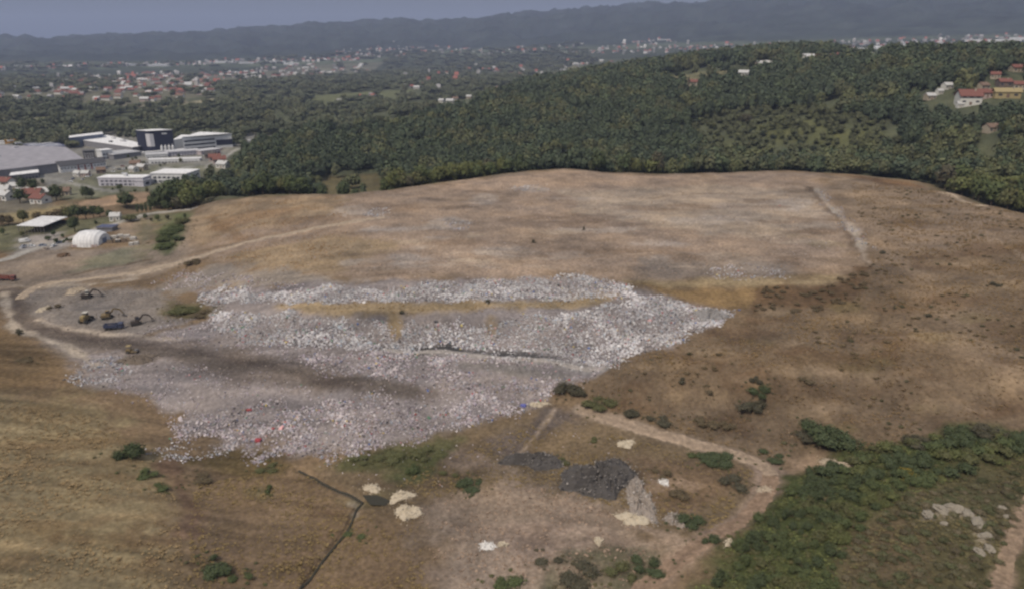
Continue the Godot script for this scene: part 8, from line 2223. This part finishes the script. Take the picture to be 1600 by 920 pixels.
func roller(x: float, z: float, turn: float, label: String) -> void:
	var t := sitting("roller", x, z, turn, label, "roller")
	var st := st_new()
	cyl(st, Vector3(1.4, .75, -1.0), Vector3(1.4, .75, 1.0), .75, .75, 16)
	part("drum", done(st), M.steel, t)
	part("frame", box_mesh(Vector3(2.4, .3, 2.3), .05), M.machine_ochre, t, Vector3(.9, .7, 0))
	part("body", box_mesh(Vector3(1.9, .9, 1.6), .15), M.machine_ochre, t, Vector3(-1.2, .8, 0))
	for sx in [-1.7, -.5]:
		for sz in [-.7, .7]:
			var ps := st_new()
			box(ps, Vector3(0, .6, 0), Vector3(.08, 1.2, .08))
			part("roof_post", done(ps), M.steel, t, Vector3(sx, 1.7, sz))
	part("roof", box_mesh(Vector3(1.7, .12, 1.8), .04), M.machine_yellow, t, Vector3(-1.1, 2.9, 0))
	for sz in [-.85, .85]: wheel(t, Vector3(-1.3, .6, sz), .6, .4)

func scrap_heap(x: float, z: float, turn: float, label: String, size: float) -> void:
	var t := thing("scrap_heap", label, "scrap heap", on(x, z), turn)
	var grey := "grey" in label
	var m := part("mound", blob_mesh(51, 6, 10, .35), M.greyrock if grey else M.rust, t, Vector3(0, .2, 0))
	m.scale = Vector3(size * .5, size * .2, size * .32)
	for k in 12:
		var f := rng.randf() * TAU
		var d := sqrt(rng.randf())
		var p := part("scrap_sheet", box_mesh(Vector3(1.6, .12, .8)), [M.rust, M.steel, M.machine_dark, M.container_rust][k % 4], t, Vector3(cos(f) * d * size * .42, size * .2 * (1.1 - d), sin(f) * d * size * .28))
		p.rotation = Vector3(rng.randf_range(-.7, .7), f, rng.randf_range(-.8, .8))

func car_mesh() -> Array:
	if M.has("car"): return M["car"]
	var st := st_new()
	box(st, Vector3(0, .62, 0), Vector3(4.3, .6, 1.75), Basis.IDENTITY, .15)
	var top := st_new()
	var lo := [Vector2(-1.7, -.82), Vector2(1.0, -.82), Vector2(1.0, .82), Vector2(-1.7, .82)]
	var up := [Vector2(-1.25, -.66), Vector2(.35, -.66), Vector2(.35, .66), Vector2(-1.25, .66)]
	for i in 4:
		var j := (i + 1) % 4
		quad4(top, Vector3(lo[j].x, .92, lo[j].y), Vector3(lo[i].x, .92, lo[i].y), Vector3(up[i].x, 1.42, up[i].y), Vector3(up[j].x, 1.42, up[j].y))
	quad4(st, Vector3(-1.25, 1.43, .66), Vector3(.35, 1.43, .66), Vector3(.35, 1.43, -.66), Vector3(-1.25, 1.43, -.66))
	var wh := st_new()
	for sx in [-1.35, 1.35]:
		for sz in [-.8, .8]: cyl(wh, Vector3(sx, .32, sz - .1), Vector3(sx, .32, sz + .1), .32, .32, 10)
	M["car"] = [done(st), done(top), done(wh)]
	return M["car"]

func cars(p: PackedVector2Array, n: int, lot: String) -> void:
	var put: Array[Vector2] = []
	var turn := rng.randf_range(-.3, .3)
	for s in scatter(p, n * 3):
		if put.size() >= n: break
		var near := false
		for q in put: near = near or q.distance_to(s) < 5.0
		if near: continue
		put.append(s)
		var tone: String = ["white", "white", "grey", "dark", "red", "blue"][rng.randi() % 6]
		var t := thing("parked_car", "%s car parked %s" % [tone, lot], "car", on(s.x, s.y, .04), turn + (PI / 2 if rng.randf() < .5 else 0.0), "%s cars parked %s" % [tone, lot])
		var c := car_mesh()
		part("body", c[0], M[{white = "white_wall", grey = "pale_band", dark = "dark_wall", red = "machine_red", blue = "blue_wall"}[tone]], t)
		part("window", c[1], M.window, t)
		part("wheels", c[2], M.track_black, t)

func container(x: float, z: float, turn: float, label: String, wide: float, tone: String) -> void:
	var t := thing("container", label, "container", on(x, z), turn + rng.randf_range(-.15, .15), "containers stored beside the tent")
	part("body", box_mesh(Vector3(wide, 1.7, 2.0), .06), M["container_" + tone], t)
	for k in 5: part("rib", box_mesh(Vector3(.1, 1.5, 2.08)), M.steel, t, Vector3(wide * (-.4 + .2 * k), .1, 0))
	part("lid", box_mesh(Vector3(wide * .96, .12, 1.9), .04), M.container_dark if tone == "rust" else M.container_white, t, Vector3(0, 1.71, 0))
